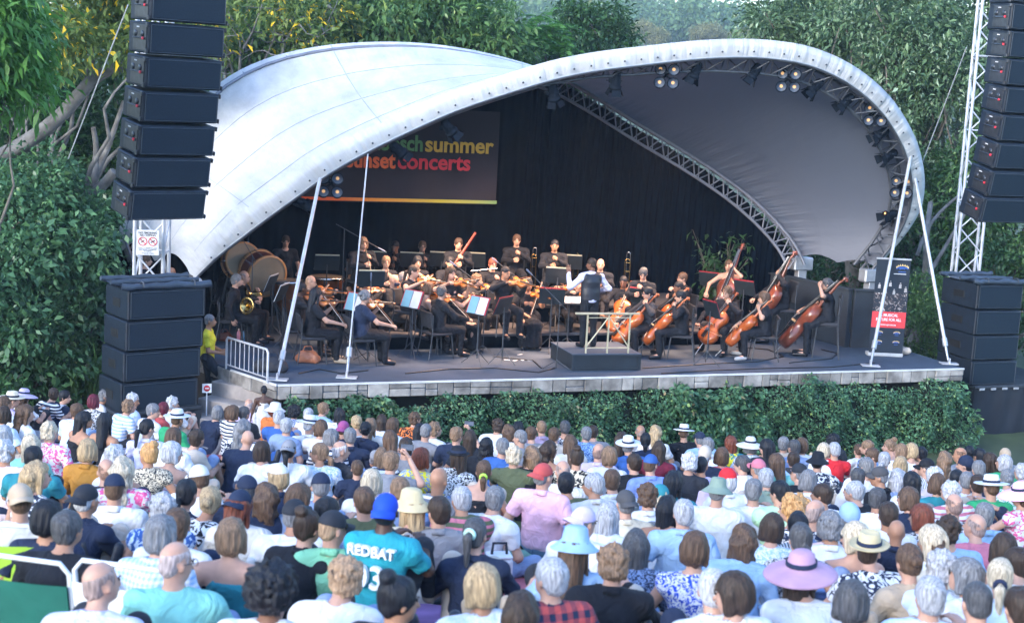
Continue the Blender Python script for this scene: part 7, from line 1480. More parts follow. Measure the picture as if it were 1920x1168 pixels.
# ================================================================ AUDIENCE (tile letter = which part of the photo the listed position was read in)
TX = {'A': 0, 'B': 400, 'C': 800, 'D': 1100, 'E': 1420}
CROWD = """
A 62 78 short brown tee:lilac hat=panama:cream yaw=-10
A 118 62 long brown tee:white hat=sun:lilac
A 22 96 long brown tee:white
A 20 150 bob darkbrown tee:paleblue
A 130 145 wavy brown tee:white yaw=-15
A 262 50 short darkbrown tee:navy/white:stripe b=1.1 z=.08 lm=the_navy_striped_shirt
A 318 62 short black tee:steelblue/white:print yaw=-50
A 458 85 bob maroon long:black/white:print lm=the_maroon_bob
A 515 60 curly grey tee:white yaw=-30
A 415 175 long black tank:black skin=skintan
A 515 185 long black tank:black skin=skintan z=.03
A 632 110 curly lightbrown tee:white/lightblue:stripe
A 750 130 short grey tee:white yaw=-45
A 845 95 curly white tee:white
A 885 75 short black tee:charcoal
A 868 170 short brown tee:green hat=panama:white b=1.05 lm=the_white_panama
A 720 215 lowpony black long:lavender yaw=-40
A 1065 140 bob grey tee:navy
A 245 232 curly paleblond long:white/hotpink:floral
A 148 300 long paleblond tee:aqua
A 30 330 curly white tee:palepink
A 165 360 short black tee:teal b=1.15
A 430 325 bob blond long:mustard lm=the_mustard_cardigan
A 570 352 curly white tee:white
A 520 425 fringe brown tee:charcoal
A 600 425 wavy paleblond tee:white/hotpink:floral
A 725 345 topbun golden sleeveless:cream/charcoal:print
A 843 335 bobcurl white tank:white/hotpink:floral b=1.05 lm=the_pink_floral_sundress
A 850 262 bob brown tee:white
A 965 265 short darkbrown tee:beige b=1.12
A 185 450 wavy blond sleeveless:navy/white:floral
A 98 570 short brown tee:offwhite hat=cap:tan b=1.05 chair=lime back=1 lm=the_tan_cap
A 335 705 short darkgrey tee:black b=1.1 chair=green yaw=-15 lm=the_green_camping_chair
A 425 565 short white tee:navy hat=cap:charcoal back=1 b=1.1 yaw=-10
A 560 512 short brown long:white hat=cap:navy b=1.15 yaw=15 lm=the_white_shirt_and_navy_cap
A 800 605 curly silver sleeveless:blue/paleblue:floral
A 915 535 lowpony black tee:navy b=1.05
A 972 462 short brown tee:white hat=cap:offwhite yaw=60
A 1030 572 bun blond tee:black/white:floral
A 792 735 bob grey tee:white/lightblue:gingham b=1.05 chair=white
A 862 868 fringe silver tee:aqua b=1.3 yaw=-50 g lm=the_aqua_shirt
A 495 970 fringe grey long:lavender b=1.15 lm=the_balding_head_at_lower_left
A 1132 745 bob lightbrown tank:teal b=1.15 lm=the_teal_strap_top
B 98 140 bob brown tee:white/navy:stripe
B 152 142 short darkgrey tee:charcoal yaw=-30
B 174 102 fringe silver tee:lilac
B 148 218 wavy grey tee:navy/white:floral
B 168 268 bald x tee:navy b=1.15 lm=the_bald_head_and_navy_t-shirt
B 305 128 bob auburn tee:orange hat=bucket:offwhite
B 322 165 short silver tee:blue
B 360 203 short silver tee:steelblue b=1.05
B 398 138 afro black tee:white/blue:print s=.9
B 466 150 crop silver tee:offwhite
B 540 120 short lightbrown tee:lightblue z=.06
B 615 150 long black tee:white
B 472 200 short white long:white hat=panama:white lm=the_black-banded_white_hat
B 638 218 short brown tee:navy hat=cap:plum back=1 b=1.05 lm=the_plum_cap
B 700 190 bun blond tank:black
B 770 205 long lightbrown sleeveless:offwhite
B 825 183 long darkbrown sleeveless:white
B 880 202 bob brown tee:white
B 862 270 long brown tee:midgrey
B 987 170 curly brown tee:black/orange:floral
B 1012 232 long black tee:black
B 1040 232 crop grey tee:midgrey
B 1085 222 curly lightbrown tee:offwhite
B 745 222 bun black tee:navy s=.95
B 370 322 lowpony black tee:white hat=cap:midgrey back=1 b=1.05 
B 518 337 lowpony lightbrown tee:white/lightblue:print yaw=60
B 623 325 fringe white tee:charcoal b=1.2 lm=the_charcoal_polo_shirt
B 703 412 short brown tee:navy s=.8
B 820 352 long lightbrown tee:white/navy:stripe s=.9
B 872 378 short lightbrown tee:midgrey b=1.1 up lm=the_raised_bare_arm
B 940 308 short darkbrown tee:midgrey
B 1018 362 bob auburn tee:yellow/steelblue:floral lm=the_yellow_floral_top
B 315 452 bob blond tee:navy hat=cap:offwhite
B 525 500 short grey tee:steelblue hat=cap:navy yaw=40
B 162 512 short darkgrey tee:navy hat=cap:navy yaw=50
B 255 560 wavy brown tee:navy
B 133 592 long auburn tee:offwhite hat=cap:navy back=1
B 400 640 short grey tee:white hat=cap:charcoal b=1.2 yaw=-20
B 462 700 topbun darkbrown tee:black b=1.15 lm=the_man-bun_and_black_t-shirt
B 585 705 short sandy long:mint hat=cap:charcoal yaw=-35 lm=the_mint_green_sleeve
B 560 622 short black tee:steelblue
B 776 478 bobcurl paleblond tee:white
B 735 572 short brown tee:olive b=1.05
B 845 618 crop black tee:turquoise hat=cap:royalblue back=1 skin=skindark b=1.1 z=.16 yaw=12 lm=the_turquoise_jersey jersey
B 966 598 long blond sleeveless:cream hat=bucket:straw s=1.04 lm=the_straw_bucket_hat
B 288 1010 afro black tee:white skin=skinbrown b=1.1 lm=the_black_afro
B 635 940 curly sandy tee:white b=1.15 lm=the_sandy_curls
B 905 1055 topbun black tee:charcoal b=1.05
B 1190 1010 bob x x skip
C 60 468 bald x tee:midgrey skin=skintan chair=blue b=1.1 lm=the_blue-slatted_beach_chair
C 167 562 short silver tee:olive/rose:stripe b=1.05 g lm=the_olive_striped_t-shirt
C 238 735 pony darkgrey long:navy b=1.1 scr lm=the_mint_hair_tie
C 265 985 bob blond tee:paleblue/white:print b=1.05
C 467 1125 long darkbrown tee:charcoal
C 152 355 long darkbrown tee:white/black:print hat=bowler:black lm=the_dark_bowler_hat
C 148 248 short lightbrown tee:navy up
C 213 265 long darkbrown tee:charcoal
C 292 305 braids black tee:black skin=skinbrown
C 370 307 short grey tee:blue yaw=35
C 348 203 curly darkbrown tee:white z=.05 lm=the_dark_curls_before_the_hedge
C 450 218 long black tee:black
C 456 262 crop grey tee:midgrey
C 513 242 short brown tee:midgrey
C 561 213 crop lightbrown tee:mauve z=.04
C 676 213 short darkgrey tee:navy/white:floral z=.03 lm=the_navy_hibiscus_shirt
C 815 235 short darkbrown tee:midgrey
C 780 243 short grey tee:blue/lightblue:print b=1.05
C 430 352 curly paleblond tee:olive
C 510 352 wavy lightbrown tee:black b=1.05 z=.04
C 602 325 wavy darkbrown tank:white
C 735 362 topbun darkbrown tee:cream/black:floral b=1.05
C 280 425 lowpony brown tank:black scr2 lm=the_neon_hair_tie
C 572 448 short grey tee:pink hat=cap:brick b=1.25 z=.1 back=1 lm=the_pink_shirt_and_brick_cap
C 665 425 fringe grey tee:offwhite
C 682 485 short black tee:olive skin=skintan yaw=-25
C 815 492 short silver tee:offwhite
C 770 675 short grey tee:white hat=cap:lilac back=1 b=1.05
C 888 645 long silver tee:white
C 970 582 short grey tee:cream hat=cap:darkgrey back=1 b=1.05
C 725 800 long brown tee:lightblue hat=bucket:lightblue s=1.04 lm=the_light_blue_bucket_hat
C 605 945 short silver tee:brick/navy:plaid b=1.2 lm=the_orange_and_navy_plaid_shirt
C 842 332 fringe darkgrey tee:lilac b=1.1
C 890 352 bob lightbrown tee:white
C 985 302 short grey tee:blue hat=panama:white lm=the_white_hat_right_of_centre
C 1045 233 fringe grey tee:midgrey
C 1118 240 wavy blond tee:white
C 1070 275 lowpony black tee:navy
C 1135 320 long darkbrown tee:maroonc
C 955 272 long darkbrown tee:black
C 1012 385 short darkbrown tee:black b=1.1 yaw=30
C 1095 392 short brown long:periwinkle hat=cap:blue b=1.05 lm=the_periwinkle_shirt
C 912 875 curly lightbrown long:black b=1.1 lm=the_black_jacket
C 1022 790 long darkgrey tee:steelblue/navy:print b=1.05
C 1085 545 curly brown tee:white
C 1140 545 bob paleblond sleeveless:white hat=headband:teal s=.85 lm=the_bright_headscarf
C 1180 610 long black tank:white skin=skintan
C 1255 630 short silver tee:lightblue b=1.2 yaw=15
D 475 238 short brown tee:black hat=panama:white lm=the_white_hat_over_black_shirt
D 552 268 short grey tee:lightblue hat=cap:navy
D 590 298 short grey tee:white
D 578 350 crop silver tee:navy hat=beanie:beige
D 702 290 long auburn tee:yellow/teal:tiedye lm=the_tie-dyed_shirt
D 800 302 bob grey tee:white/lightblue:gingham hat=sun:offwhite lm=the_wide_pale_sun_hat
D 878 308 long black tee:charcoal
D 965 292 short grey tee:beige
D 1012 308 short darkgrey tee:steelblue yaw=20
D 1050 300 bob brown tee:white
D 560 398 crop black tee:lilac skin=skintan b=1.1
D 685 470 bob white tee:white hat=beanie:red lm=the_red_cap
D 640 525 short grey tee:white hat=bucket:greygreen b=1.2 lm=the_grey-green_bucket_hat
D 836 412 short grey tee:white hat=cap:rose b=1.1
D 876 460 short silver tee:greygreen yaw=-20
D 925 385 long brown sleeveless:aqua yaw=30
D 1035 435 short grey tee:black hat=cap:charcoal b=1.1 yaw=40
D 1130 380 short black tee:navy/white:floral hat=bucket:black lm=the_black_bucket_hat
D 942 528 short black tee:palegreen b=1.25 lm=the_pale_green_t-shirt
D 1150 540 short darkbrown tee:white yaw=65
D 1000 610 lcurly golden tank:lilac b=1.05 lm=the_golden_curls
D 1118 628 fringe grey tee:navy/white:floral
D 1030 690 lowpony black sleeveless:white/charcoal:pinstripe
D 1042 755 lowpony darkgrey sleeveless:white/black:print
D 530 805 bob brown sleeveless:white/royalblue:print b=1.15 lm=the_blue-blotched_sleeveless_top
D 762 765 wavy brown long:lightblue b=1.1
D 615 1000 short white tee:white
D 716 1020 bob darkbrown tee:white b=1.05
D 1050 925 lcurly darkbrown sleeveless:white hat=sun:dustypink b=1.1 s=1.04 lm=the_dusty_pink_sun_hat
E 322 325 bob paleblond long:white
E 375 322 short silver tee:red lm=the_red_vest
E 370 280 afro black tee:charcoal s=.9
E 536 308 short lightbrown tee:lightblue/blue:plaid
E 492 322 short brown tee:white s=.85
E 645 305 topbun lightbrown tank:cream z=.03
E 700 328 bob lightbrown tee:white yaw=50
E 752 325 bob blond tank:white yaw=35
E 795 340 short black tank:white
E 622 372 lowpony silver tee:white
E 530 402 short grey tee:white b=1.05
E 490 455 short darkgrey tee:offwhite
E 594 452 short grey tee:black hat=cap:darkgrey lm=the_dark_grey_cap
E 826 408 short darkgrey tee:white/charcoal:pinstripe hat=cap:black yaw=40
E 684 465 wavy silver long:steelblue b=1.1 lm=the_grey-blue_backpack pack
E 752 478 long black tee:white
E 880 488 bob brown tee:teal b=1.05 lm=the_dark_teal_t-shirt
E 473 525 short silver tee:black b=1.1
E 915 372 wavy lightbrown tee:tan
E 990 345 fringe darkbrown tee:midgrey skin=skintan yaw=35
E 1036 335 short black tee:navy
E 1085 350 lowpony black tee:offwhite
E 1136 375 long darkbrown tee:black
E 1210 352 bun brown tee:midgrey hat=beanie:tan
E 1015 395 short black tee:blue hat=beanie:navy
E 1080 415 short grey tee:navy
E 1205 385 bob silver long:green lm=the_green_cardigan
E 975 462 crop black tee:midgrey
E 1021 475 crop grey tee:white
E 940 525 curly white tee:white/rose:stripe
E 1075 490 short darkbrown tee:palegrey b=1.1 yaw=10
E 960 592 fringe darkgrey tee:white/navy:gingham
E 1063 695 fringe grey tee:rose b=1.15 yaw=35 lm=the_rose_polo_shirt
E 800 650 bobcurl auburn sleeveless:white/black:print
E 940 715 curly darkbrown tee:lightblue b=1.05
E 1220 460 bun grey sleeveless:white/green:floral lm=the_green_floral_dress
E 1292 430 curly silver tee:rose/white:floral
E 1290 540 bob brown sleeveless:white/hotpink:floral hat=sun:pink yaw=60
E 446 650 short grey tank:lightblue hat=beanie:lightblue skin=skintan lm=the_light_blue_beanie
E 366 700 curly grey tee:white
E 475 750 bob paleblond tank:white/paleblue:floral
E 546 815 short darkbrown tee:navy/white:floral hat=fedora:straw b=1.1 lm=the_straw_fedora
E 680 722 bald x tee:navy s=.9
E 850 765 long paleblond tee:white
E 872 795 bun brown tee:cream
E 890 895 curly silver tee:paleblue b=1.15
E 1205 805 bob darkbrown tank:white
E 1265 875 short darkbrown tee:offwhite
E 1187 940 lowpony paleblond tee:paleblue scr3 lm=the_navy_hair_band
E 1070 1065 crop darkgrey tee:midgrey b=1.05 lm=the_shaved_dark_head_at_lower_right
E 840 1035 short silver tee:paleblue b=1.1
E 460 1060 bob darkgrey tee:charcoal
E 1282 1090 short darkbrown tee:white
A 546 52 short darkbrown tee:midgrey
A 800 122 short maroon tee:brick
A 652 78 curly white tee:paleblue
A 1130 142 bob brown tee:offwhite
A 868 688 short brown tee:white
A 235 655 bob black tee:navy
A 20 250 bob silver tee:white
A 380 130 short brown tee:paleblue
B 525 215 bob brown tee:offwhite
B 580 262 bob grey tee:white/navy:stripe
B 668 255 short grey tee:navy
B 912 520 short lightbrown tee:steelblue
B 240 330 bob darkbrown tee:white
B 1100 620 short darkbrown tee:midgrey
B 420 560 bob brown tee:steelblue
C 395 235 wavy brown tee:white
C 625 248 short brown tee:beige
C 700 290 long brown tee:offwhite
C 335 560 short grey tee:white
C 905 470 short brown tee:white
C 545 600 x x x skip
D 500 382 curly white tee:charcoal
D 660 352 bob brown tee:rose
D 760 392 short darkgrey tee:white
D 815 520 short grey tee:white
D 1010 370 short darkbrown tee:lightblue
D 1082 470 bob grey tee:white
D 430 480 long black tee:teal
D 905 700 bob darkbrown tee:white/lightblue:print
D 1190 690 bob grey tee:palepink
E 560 352 short brown tee:white
E 700 395 bob blond tee:white
E 860 452 curly white tee:palepink
E 1142 505 short brown tee:green hat=panama:white
E 250 610 x x x skip
E 590 560 short darkgrey tee:white
E 735 560 bob brown tee:navy
E 740 868 bun brown tee:tan
E 1015 935 bob grey tee:white
E 1110 640 short grey tee:lightblue
E 640 640 short darkbrown tee:white
"""
HW = {'short': 'short {} hair', 'crop': 'close-cropped {} hair', 'bald': 'bald head', 'fringe': 'balding {} hair', 'bob': '{} bob', 'bobcurl': 'fluffy {} bob', 'long': 'long {} hair', 'wavy': 'wavy {} hair', 'pony': '{} ponytail', 'lowpony': '{} ponytail', 'bun': '{} bun', 'topbun': 'high {} bun', 'curly': 'curly {} hair', 'lcurly': 'long {} curls', 'afro': '{} afro', 'braids': '{} braids'}
CW = {'dustypink': 'dusty-pink', 'darkbrown': 'dark-brown', 'lightbrown': 'light-brown', 'paleblond': 'pale-blond', 'darkgrey': 'dark-grey', 'silver': 'silver', 'paleblue': 'pale-blue', 'lightblue': 'light-blue', 'steelblue': 'blue-grey', 'offwhite': 'off-white', 'midgrey': 'grey', 'palegrey': 'pale-grey', 'royalblue': 'royal-blue', 'palepink': 'pale-pink', 'palegreen': 'pale-green', 'hotpink': 'pink', 'maroonc': 'maroon', 'greygreen': 'grey-green', 'brick': 'brick-red'}
PWD = {'stripe': 'striped', 'pinstripe': 'striped', 'plaid': 'plaid', 'gingham': 'checked', 'floral': 'floral', 'print': 'patterned', 'tiedye': 'tie-dyed', None: ''}
TWD = {'tee': 't-shirt', 'long': 'long-sleeved shirt', 'tank': 'strap top', 'sleeveless': 'sleeveless top'}
cw = lambda c: CW.get(c, c)
FEM = ('long', 'wavy', 'bob', 'bobcurl', 'pony', 'lowpony', 'bun', 'topbun', 'lcurly', 'braids')
recs = []
for ln in CROWD.strip().splitlines():
    t = ln.split()
    if 'skip' in t: continue
    r = dict(px=TX[t[0]]+float(t[1])/2.608, py=720+float(t[2])/2.608, hair=t[3], hc=t[4]); a = t[5].split(':'); r['top'] = a[0]; cc = a[1].split('/'); r['c'] = cc[0]; r['c2'] = cc[1] if len(cc) > 1 else None; r['pat'] = a[2] if len(a) > 2 else None
    for q in t[6:]:
        if '=' in q: k, v = q.split('='); r[k] = v
        else: r[q] = True
    r['fem'] = r['hair'] in FEM and r['hair'] != 'topbun' or r['top'] in ('tank', 'sleeveless')
    hd = HW[r['hair']].format(cw(r['hc'])); tp = ' '.join(x for x in (cw(r['c']), PWD[r['pat']], TWD[r['top']]) if x)
    art = 'an' if tp[0] in 'aeiou' else 'a'
    if 'hat' in r:
        hk, hcol = r['hat'].split(':'); hn = {'panama': 'brimmed hat', 'sun': 'wide sun hat', 'bucket': 'bucket hat', 'fedora': 'fedora', 'bowler': 'bowler hat', 'cap': 'cap', 'beanie': 'beanie', 'headband': 'headscarf'}[hk]
        r['desc'] = f"person in {'an' if cw(hcol)[0] in 'aeiou' else 'a'} {cw(hcol)} {hn} and {tp}"
    else: r['desc'] = f"person with {hd} in {art} {tp}"
    recs.append(r)
lms = [(r, r['lm'].replace('_', ' ')) for r in recs if 'lm' in r]
from collections import Counter
cnt = Counter(r['desc'] for r in recs); seen = set()
for r in recs:
    if cnt[r['desc']] == 1 and r['desc'] not in seen:
        r['label'] = r['desc']+(', sitting on the lawn' if 'chair' not in r else ', sitting in a folding chair')
    else:
        for m, w_ in sorted([l for l in lms if l[0] is not r], key=lambda l: math.hypot(l[0]['px']-r['px'], (l[0]['py']-r['py'])*1.3)):
            dx, dy = r['px']-m['px'], r['py']-m['py']; rel = ('right of' if dx > 0 else 'left of') if abs(dx) > abs(dy)*.8 else ('in front of' if dy > 0 else 'behind')
            if rel == 'in front of': rel = 'below'
            if rel == 'behind': rel = 'above'
            lab = f"{r['desc']}, {rel} {w_}"
            if lab not in seen and len(lab.split()) <= 16: break
        r['label'] = lab
    seen.add(r['label'])
def lawn_solve(px, py, hz):
    lo, hi = 3.0, 40.0
    for _ in range(40):
        m = (lo+hi)/2; p = at_y(px, py, m)
        if p[2] > float(ground_z(m))+hz: lo = m
        else: hi = m
    return at_y(px, py, (lo+hi)/2)
tubew = mat('chair_tube_white', (.72, .74, .76), .4, .05, 5, metal=.2)
def camp_chair(p, rz, kind, label):
    fm = {'lime': mat('chair_lime', (.36, .62, .06), .7, .1, 3, bump=.3), 'green': mat('chair_green', (.01, .13, .10), .7, .15, 3, bump=.3), 'white': mat('chair_white', (.7, .72, .74), .6, .06), 'blue': mat('chair_blue', (.04, .26, .6), .5, .1)}[kind]
    r = empty('folding_chair', p, rz, label, 'chair', 'folding chairs on the lawn'); w = .29; b = MB(); Tt = Matrix.Rotation(R(-12), 4, 'X')
    back = [Vector((-w, -.2, .05)), Vector((-w, -.28, .62)), Vector((-w+.05, -.29, .68)), Vector((w-.05, -.29, .68)), Vector((w, -.28, .62)), Vector((w, -.2, .05))]; b.tube(back, .014, 8); b.tube([(-w, -.22, .14), (-w, .26, .16), (w, .26, .16), (w, -.22, .14)], .012, 7); b.build('frame', tubew, r)
    for x in (-w, w): b = MB(); b.tube([(x, .24, .16), (x, .3, -.05)], .012, 6); b.build('leg', tubew, r); b = MB(); b.tube([(x, -.2, .12), (x, -.14, -.1)], .012, 6); b.build('leg', tubew, r)
    b = MB(); nx = 8; vs = []
    if kind == 'blue':
        for k in range(9): z = .2+.05*k; b.box((0, -.235-.11*(z-.14)/.5-.02*(k % 2), z), (2*w-.02, .02, .034), None, .006)
    else:
        for j in range(7):
            for i in range(nx+1): x = -w+2*w*i/nx; z = .16+.4*j/6; vs.append((x, -.225-.1*(z-.14)/.5-.03*(1-(x/w)**2), z))
        b.add(vs, [(j*(nx+1)+i, j*(nx+1)+i+1, (j+1)*(nx+1)+i+1, (j+1)*(nx+1)+i) for j in range(6) for i in range(nx)], True)
        n0 = len(vs); b.add([(x, y+.012, z) for x, y, z in vs], [(j*(nx+1)+i, (j+1)*(nx+1)+i, (j+1)*(nx+1)+i+1, j*(nx+1)+i+1) for j in range(6) for i in range(nx)], True)
    b.build('backrest', fm, r); b = MB(); b.box((0, .02, .15), (2*w-.02, .44, .015), None, .004); b.build('seat', fm, r); return r
PK = ['lawn_cross', 'lawn_knees', 'lawn_straight', 'lawn_cross']
ncr = 0
for i, r in enumerate(recs):
    rgp = random.Random(i*7+3); pk = PK[i % 4]; yaw = float(r.get('yaw', [0, 14, -24, 30, -10, 42, -36][i % 7])); arm = 'up' in r
    yq = round(yaw/12)*12; pit = [-4, -10, 2][i % 3]; top = r['top']; b_ = float(r.get('b', 1.0)); bq = 1.16 if b_ > 1.17 else (1.04 if b_ > 1.02 else .94)
    pk = 'lawn_knees' if 'jersey' in r else pk; key = ('crowd', 'jersey' in r, pk, yq, pit, arm, r['fem'], top, bq)
    kw = dict(head=(yq, pit, 0), lean=0 if 'jersey' in r else (8, -3, 15)[i % 3]); 
    if arm: kw['arm_up'] = True; kw['fixarms'] = True
    elif pk == 'lawn_knees': kw['knee_arms'] = True
    elif pk == 'lawn_straight' and i % 8 == 2: kw['lean_back'] = True; kw['lean'] = 0; key = key+('lb',)
    T = TM.get(str(key)) or fig_mesh(str(key), pose(pk, **kw), bq, r['fem'], top, ['trousers', 'shorts'][i % 2], True, .0155); T['bn'] = ''
    sc = .945*float(r.get('s', 1.0)); lift = float(r.get('z', 0))+(.06 if 'chair' in r else 0); hd = T['J']['hd']*sc
    p = lawn_solve(r['px'], r['py'], hd[2]+lift); tgt = np.array([1.0, 29.0]); rz = math.atan2(-(tgt[0]-p[0]), tgt[1]-p[1])*.8+R(rgp.uniform(-24, 24))
    c, s_ = math.cos(rz), math.sin(rz); lc = np.array([p[0]-(hd[0]*c-hd[1]*s_), p[1]-(hd[0]*s_+hd[1]*c), 0]); lc[2] = p[2]-hd[2]
    hat = hatc = None
    if 'hat' in r: hat, hatc = r['hat'].split(':')
    hr = r['hair']
    if hat in ('cap', 'beanie', 'bucket', 'fedora', 'panama', 'bowler') and hr in ('short', 'fringe', 'curly'): hr = 'crop'
    if hat and hr in ('curly', 'afro', 'bobcurl'): hr = 'bob'
    if hat and hr in ('lcurly', 'wavy'): hr = 'long'
    o = person(lc, rz, T, sc, r.get('skin', 'skinlight' if rgp.random() < .8 else 'skintan'), hr, r['hc'] if r['hc'] != 'x' else 'brown', r['c'], r['pat'], r['c2'], ['navy', 'charcoal', 'midgrey', 'beige', 'steelblue'][i % 5], ['offwhite', 'charcoal', 'tan'][i % 3], hat, hatc or 'white', 'navy', 'g' in r, abs(yaw) > 20, r['label'], 'concert audience', collar=(top == 'long' or (top == 'tee' and i % 3 == 0)))
    r['o'] = o; r['T'] = T; r['loc'] = lc; r['rz'] = rz; r['sc'] = sc
    Hm = Matrix.Translation(sph(T['J']['hd'])) @ Matrix(T['M'].tolist()).to_4x4() @ Matrix.Scale(HS, 4)
    if 'back' in r:
        for ch in o.children:
            if ch.name.startswith('cap'): ch.matrix_local = Hm @ Matrix.Rotation(math.pi, 4, 'Z') @ Matrix.Translation((0, .03, -.004))
    if 'scr' in r or 'scr2' in r or 'scr3' in r:
        b = MB(); z0 = .03 if hr == 'pony' else -.03; b.tube([(.034*math.cos(a), -.118-.012*math.sin(a), z0-.005+.034*math.sin(a)) for a in np.linspace(0, 6.283, 12)[:-1]], .016, 6, closed=True)
        q = b.build('hair_tie', {'scr': mat('tie_mint', (.45, .7, .62), .8), 'scr2': mat('tie_neon', (.45, .85, .1), .7), 'scr3': mat('tie_navy', (.01, .02, .06), .8)}['scr' if 'scr' in r else ('scr2' if 'scr2' in r else 'scr3')], o); q.matrix_local = Hm
    if 'chair' in r: camp_chair(lc-np.array([0, 0, .03]), rz, r['chair'], {'lime': 'lime green folding chair with pale tube frame at the left edge', 'green': 'dark green folding chair with white tube frame at the lower left', 'white': 'white folding chair behind the checked t-shirt', 'blue': 'beach chair with blue slats behind a bald head'}[r['chair']])
    if 'jersey' in r:
        jm = mat('jersey_print', (.72, .76, .8), .7, .04)
        for body, z, sz, sx in (('REDBAT', .5, .09, 1.0), ('03', .3, .21, 1.05)):
            q = text(body, sz, jm, o, (0, -.127 if z > .4 else -.152, z), name='jersey_lettering', align='CENTER', bold=.002, extr=.018, sx=sx)
    if 'pack' in r:
        bk = empty('backpack', lc+np.array([0, -.02, 0]), rz, 'grey-blue backpack with black straps on the person with wavy silver hair', 'backpack'); s = SDF((-.25, -.4, .1), (.25, -.02, .62), .012); s.cap((-.1, -.22, .25), (.1, -.22, .25), .1, None, .05); s.cap((-.09, -.2, .42), (.09, -.2, .42), .09, None, .05); s.noise(.004, 30, 30, 30); V, Fq = s.net(); mobj('pack_body', npmesh('pack', V, Fq, True, [mat('pack_cloth', (.22, .28, .4), .8, .15, 6, bump=.3)]), bk); b = MB(); b.tube([(0, -.33, .48), (.02, -.335, .35), (-.01, -.33, .2)], .012, 5); b.build('strap', ebony, bk)
# ---- things among the audience
def on_lawn(px, py, dz=0):
    p = lawn_solve(px, py, dz); return np.array([p[0], p[1], float(ground_z(p[1]))])
def cooler(px, py, w, d, h, m, label, dz=.3):
    p = on_lawn(px, py, dz); r = empty('picnic_bag', p, .2, label, 'bag', 'picnic bags on the lawn'); b = MB(); b.box((0, 0, h/2), (w, d, h), None, .03); b.build('bag_body', m, r); b = MB(); b.tube([(-w*.3, 0, h), (-w*.25, 0, h+.1), (w*.25, 0, h+.1), (w*.3, 0, h)], .012, 6); b.build('handle', blkb, r); b = MB(); b.box((0, 0, h+.004), (w*.96, d*.96, .02), None, .008); b.build('lid', m, r)
cooler(1102, 1092, .3, .2, .3, mat('bag_orange', (.75, .3, .05), .7, .1), 'orange and white picnic bag below the light blue bucket hat', .3)
cooler(1890, 1000, .36, .22, .26, mat('bag_blue', (.02, .1, .5), .6, .1), 'royal blue picnic bag at the right edge', .25)
cooler(1515, 1090, .34, .2, .3, mat('bag_check', (.25, .38, .7), .7, .4, 9), 'blue checked bag left of the dusty pink sun hat', .35)
cooler(935, 1060, .2, .16, .28, mat('bag_white', (.7, .7, .72), .7, .1), 'white bag with red trim right of the mint hair tie', .2)
cooler(165, 893, .2, .14, .24, mat('wicker', (.4, .26, .12), .8, .3, 30, bump=.5), 'small woven basket under the mustard cardigan', .35)
cooler(690, 985, .3, .2, .3, mat('bag_lilac', (.5, .5, .62), .7, .2), 'pale bag lying between the olive t-shirt and turquoise jersey', .2)
def goblet(px, py, label):
    p = on_lawn(px, py, .62); r = empty('wine_glass', p+np.array([0, 0, .42]), 0, label, 'glass'); b = MB(); g = mat('glass_clear', (.8, .85, .9), .05, .02, spec=.9); b.lathe([(.035, 0), (.006, .006), (.005, .08), (.03, .11), (.042, .16), (.038, .2)], 16); b.build('bowl', g, r); b = MB(); b.tube([(.038*math.cos(a), .038*math.sin(a), .2) for a in np.linspace(0, 6.283, 16)[:-1]], .003, 5, closed=True); b.build('rim', wm, r)
rB = recs[[i for i, q in enumerate(recs) if q['label'].startswith('person in a charcoal cap and navy')][0]] if any(q['label'].startswith('person in a charcoal cap and navy') for q in recs) else None
# phone held up by the person with the raised hand near the hedge, bottle raised at left
for q in recs:
    if q.get('up') and q['top'] == 'tee':
        T = q['T']; W = Matrix.Translation(sph(q['loc'])) @ Matrix.Rotation(q['rz'], 4, 'Z') @ Matrix.Scale(q['sc'], 4); wv = Vector(sph(T['J']['wr'][1])); r = empty('mobile_phone'); r.matrix_world = W @ Matrix.Translation(wv+Vector((-.03, .04, .1))); tag(r, 'mobile phone held up by the '+q['desc'].replace('person', 'person', 1), 'phone', 'raised phones')
        b = MB(); b.box((0, 0, 0), (.14, .009, .07), None, .003); b.build('phone_body', ebony, r); b = MB(); b.box((0, -.0062, 0), (.13, .003, .062)); b.build('screen', mat('phone_screen', (.1, .12, .16), .1, .3, 20), r)
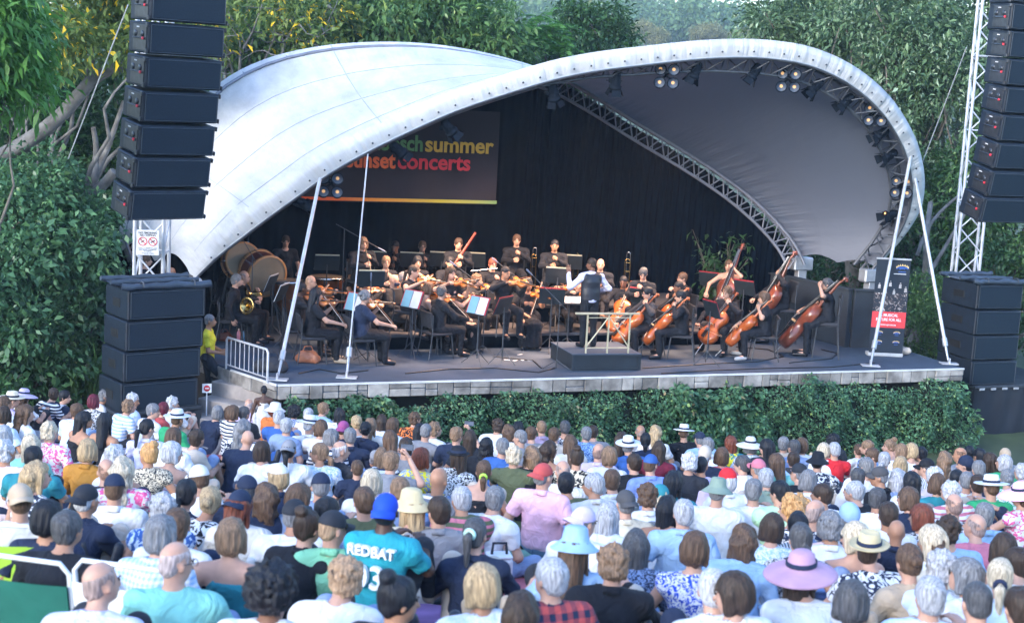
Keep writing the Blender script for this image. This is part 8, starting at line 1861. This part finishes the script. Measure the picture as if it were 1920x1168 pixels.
# picnic blankets under the rows
bl_c = [(.35, .08, .1), (.08, .16, .34), (.3, .3, .32), (.12, .25, .2), (.45, .38, .25), (.2, .1, .25), (.5, .5, .55), (.1, .12, .2)]
rgb_ = random.Random(21); k = 0
for D in np.arange(6.2, 22.5, 1.45):
    wd = D*.335; x = -wd
    while x < wd:
        w_ = rgb_.uniform(1.5, 2.1); c = bl_c[k % 8]; pl = k % 3
        m_ = mat(f'blanket_{k % 8}', c, .9, .25, 3, bump=.5, bscale=5, c2=tuple(min(1, q*1.6+.03) for q in c)); r_z = .03+.004*(k % 2); b = MB(); n = 10; vs = []
        for j in range(n+1):
            for i in range(n+1):
                lx = -w_/2+w_*i/n; ly = -.6+1.2*j/n; a = rgb_.uniform(-.01, .012); vs.append((lx, ly, -.179*ly+a+.012))
        b.add(vs, [(j*(n+1)+i, j*(n+1)+i+1, (j+1)*(n+1)+i+1, (j+1)*(n+1)+i) for j in range(n) for i in range(n)], True)
        y = D+rgb_.uniform(-.08, .08); o = b.build('picnic_blanket', m_, None, ['dark red', 'navy blue', 'grey', 'dark green', 'beige', 'purple', 'pale grey', 'dark blue'][k % 8]+' picnic blanket under the '+('front', 'middle', 'back')[min(2, int((D-6)/5.6))]+' rows, '+('left side', 'centre', 'right side')[0 if x < -wd*.4 else (2 if x > wd*.25 else 1)]+' of the lawn', 'blanket', 'picnic blankets on the lawn'); o.location = (x+w_/2, y, float(ground_z(y))+r_z); x += w_+rgb_.uniform(.15, 1.2); k += 1

# ---------------------------------------------------------------- evening haze between here and the hillside
hz, nt_, b_ = nodes('haze'); nt_.nodes.remove(b_); pv = nt_.nodes.new('ShaderNodeVolumePrincipled'); pv.inputs['Color'].default_value = (.7, .85, 1, 1); pv.inputs['Density'].default_value = .00065; pv.inputs['Anisotropy'].default_value = .2
nt_.links.new(pv.outputs[0], nt_.nodes['Material Output'].inputs['Volume'])
b = MB(); b.box((0, 290, 22), (760, 740, 76)); b.build('haze', hz, kind='stuff', label='pale evening haze over the garden and hillside')
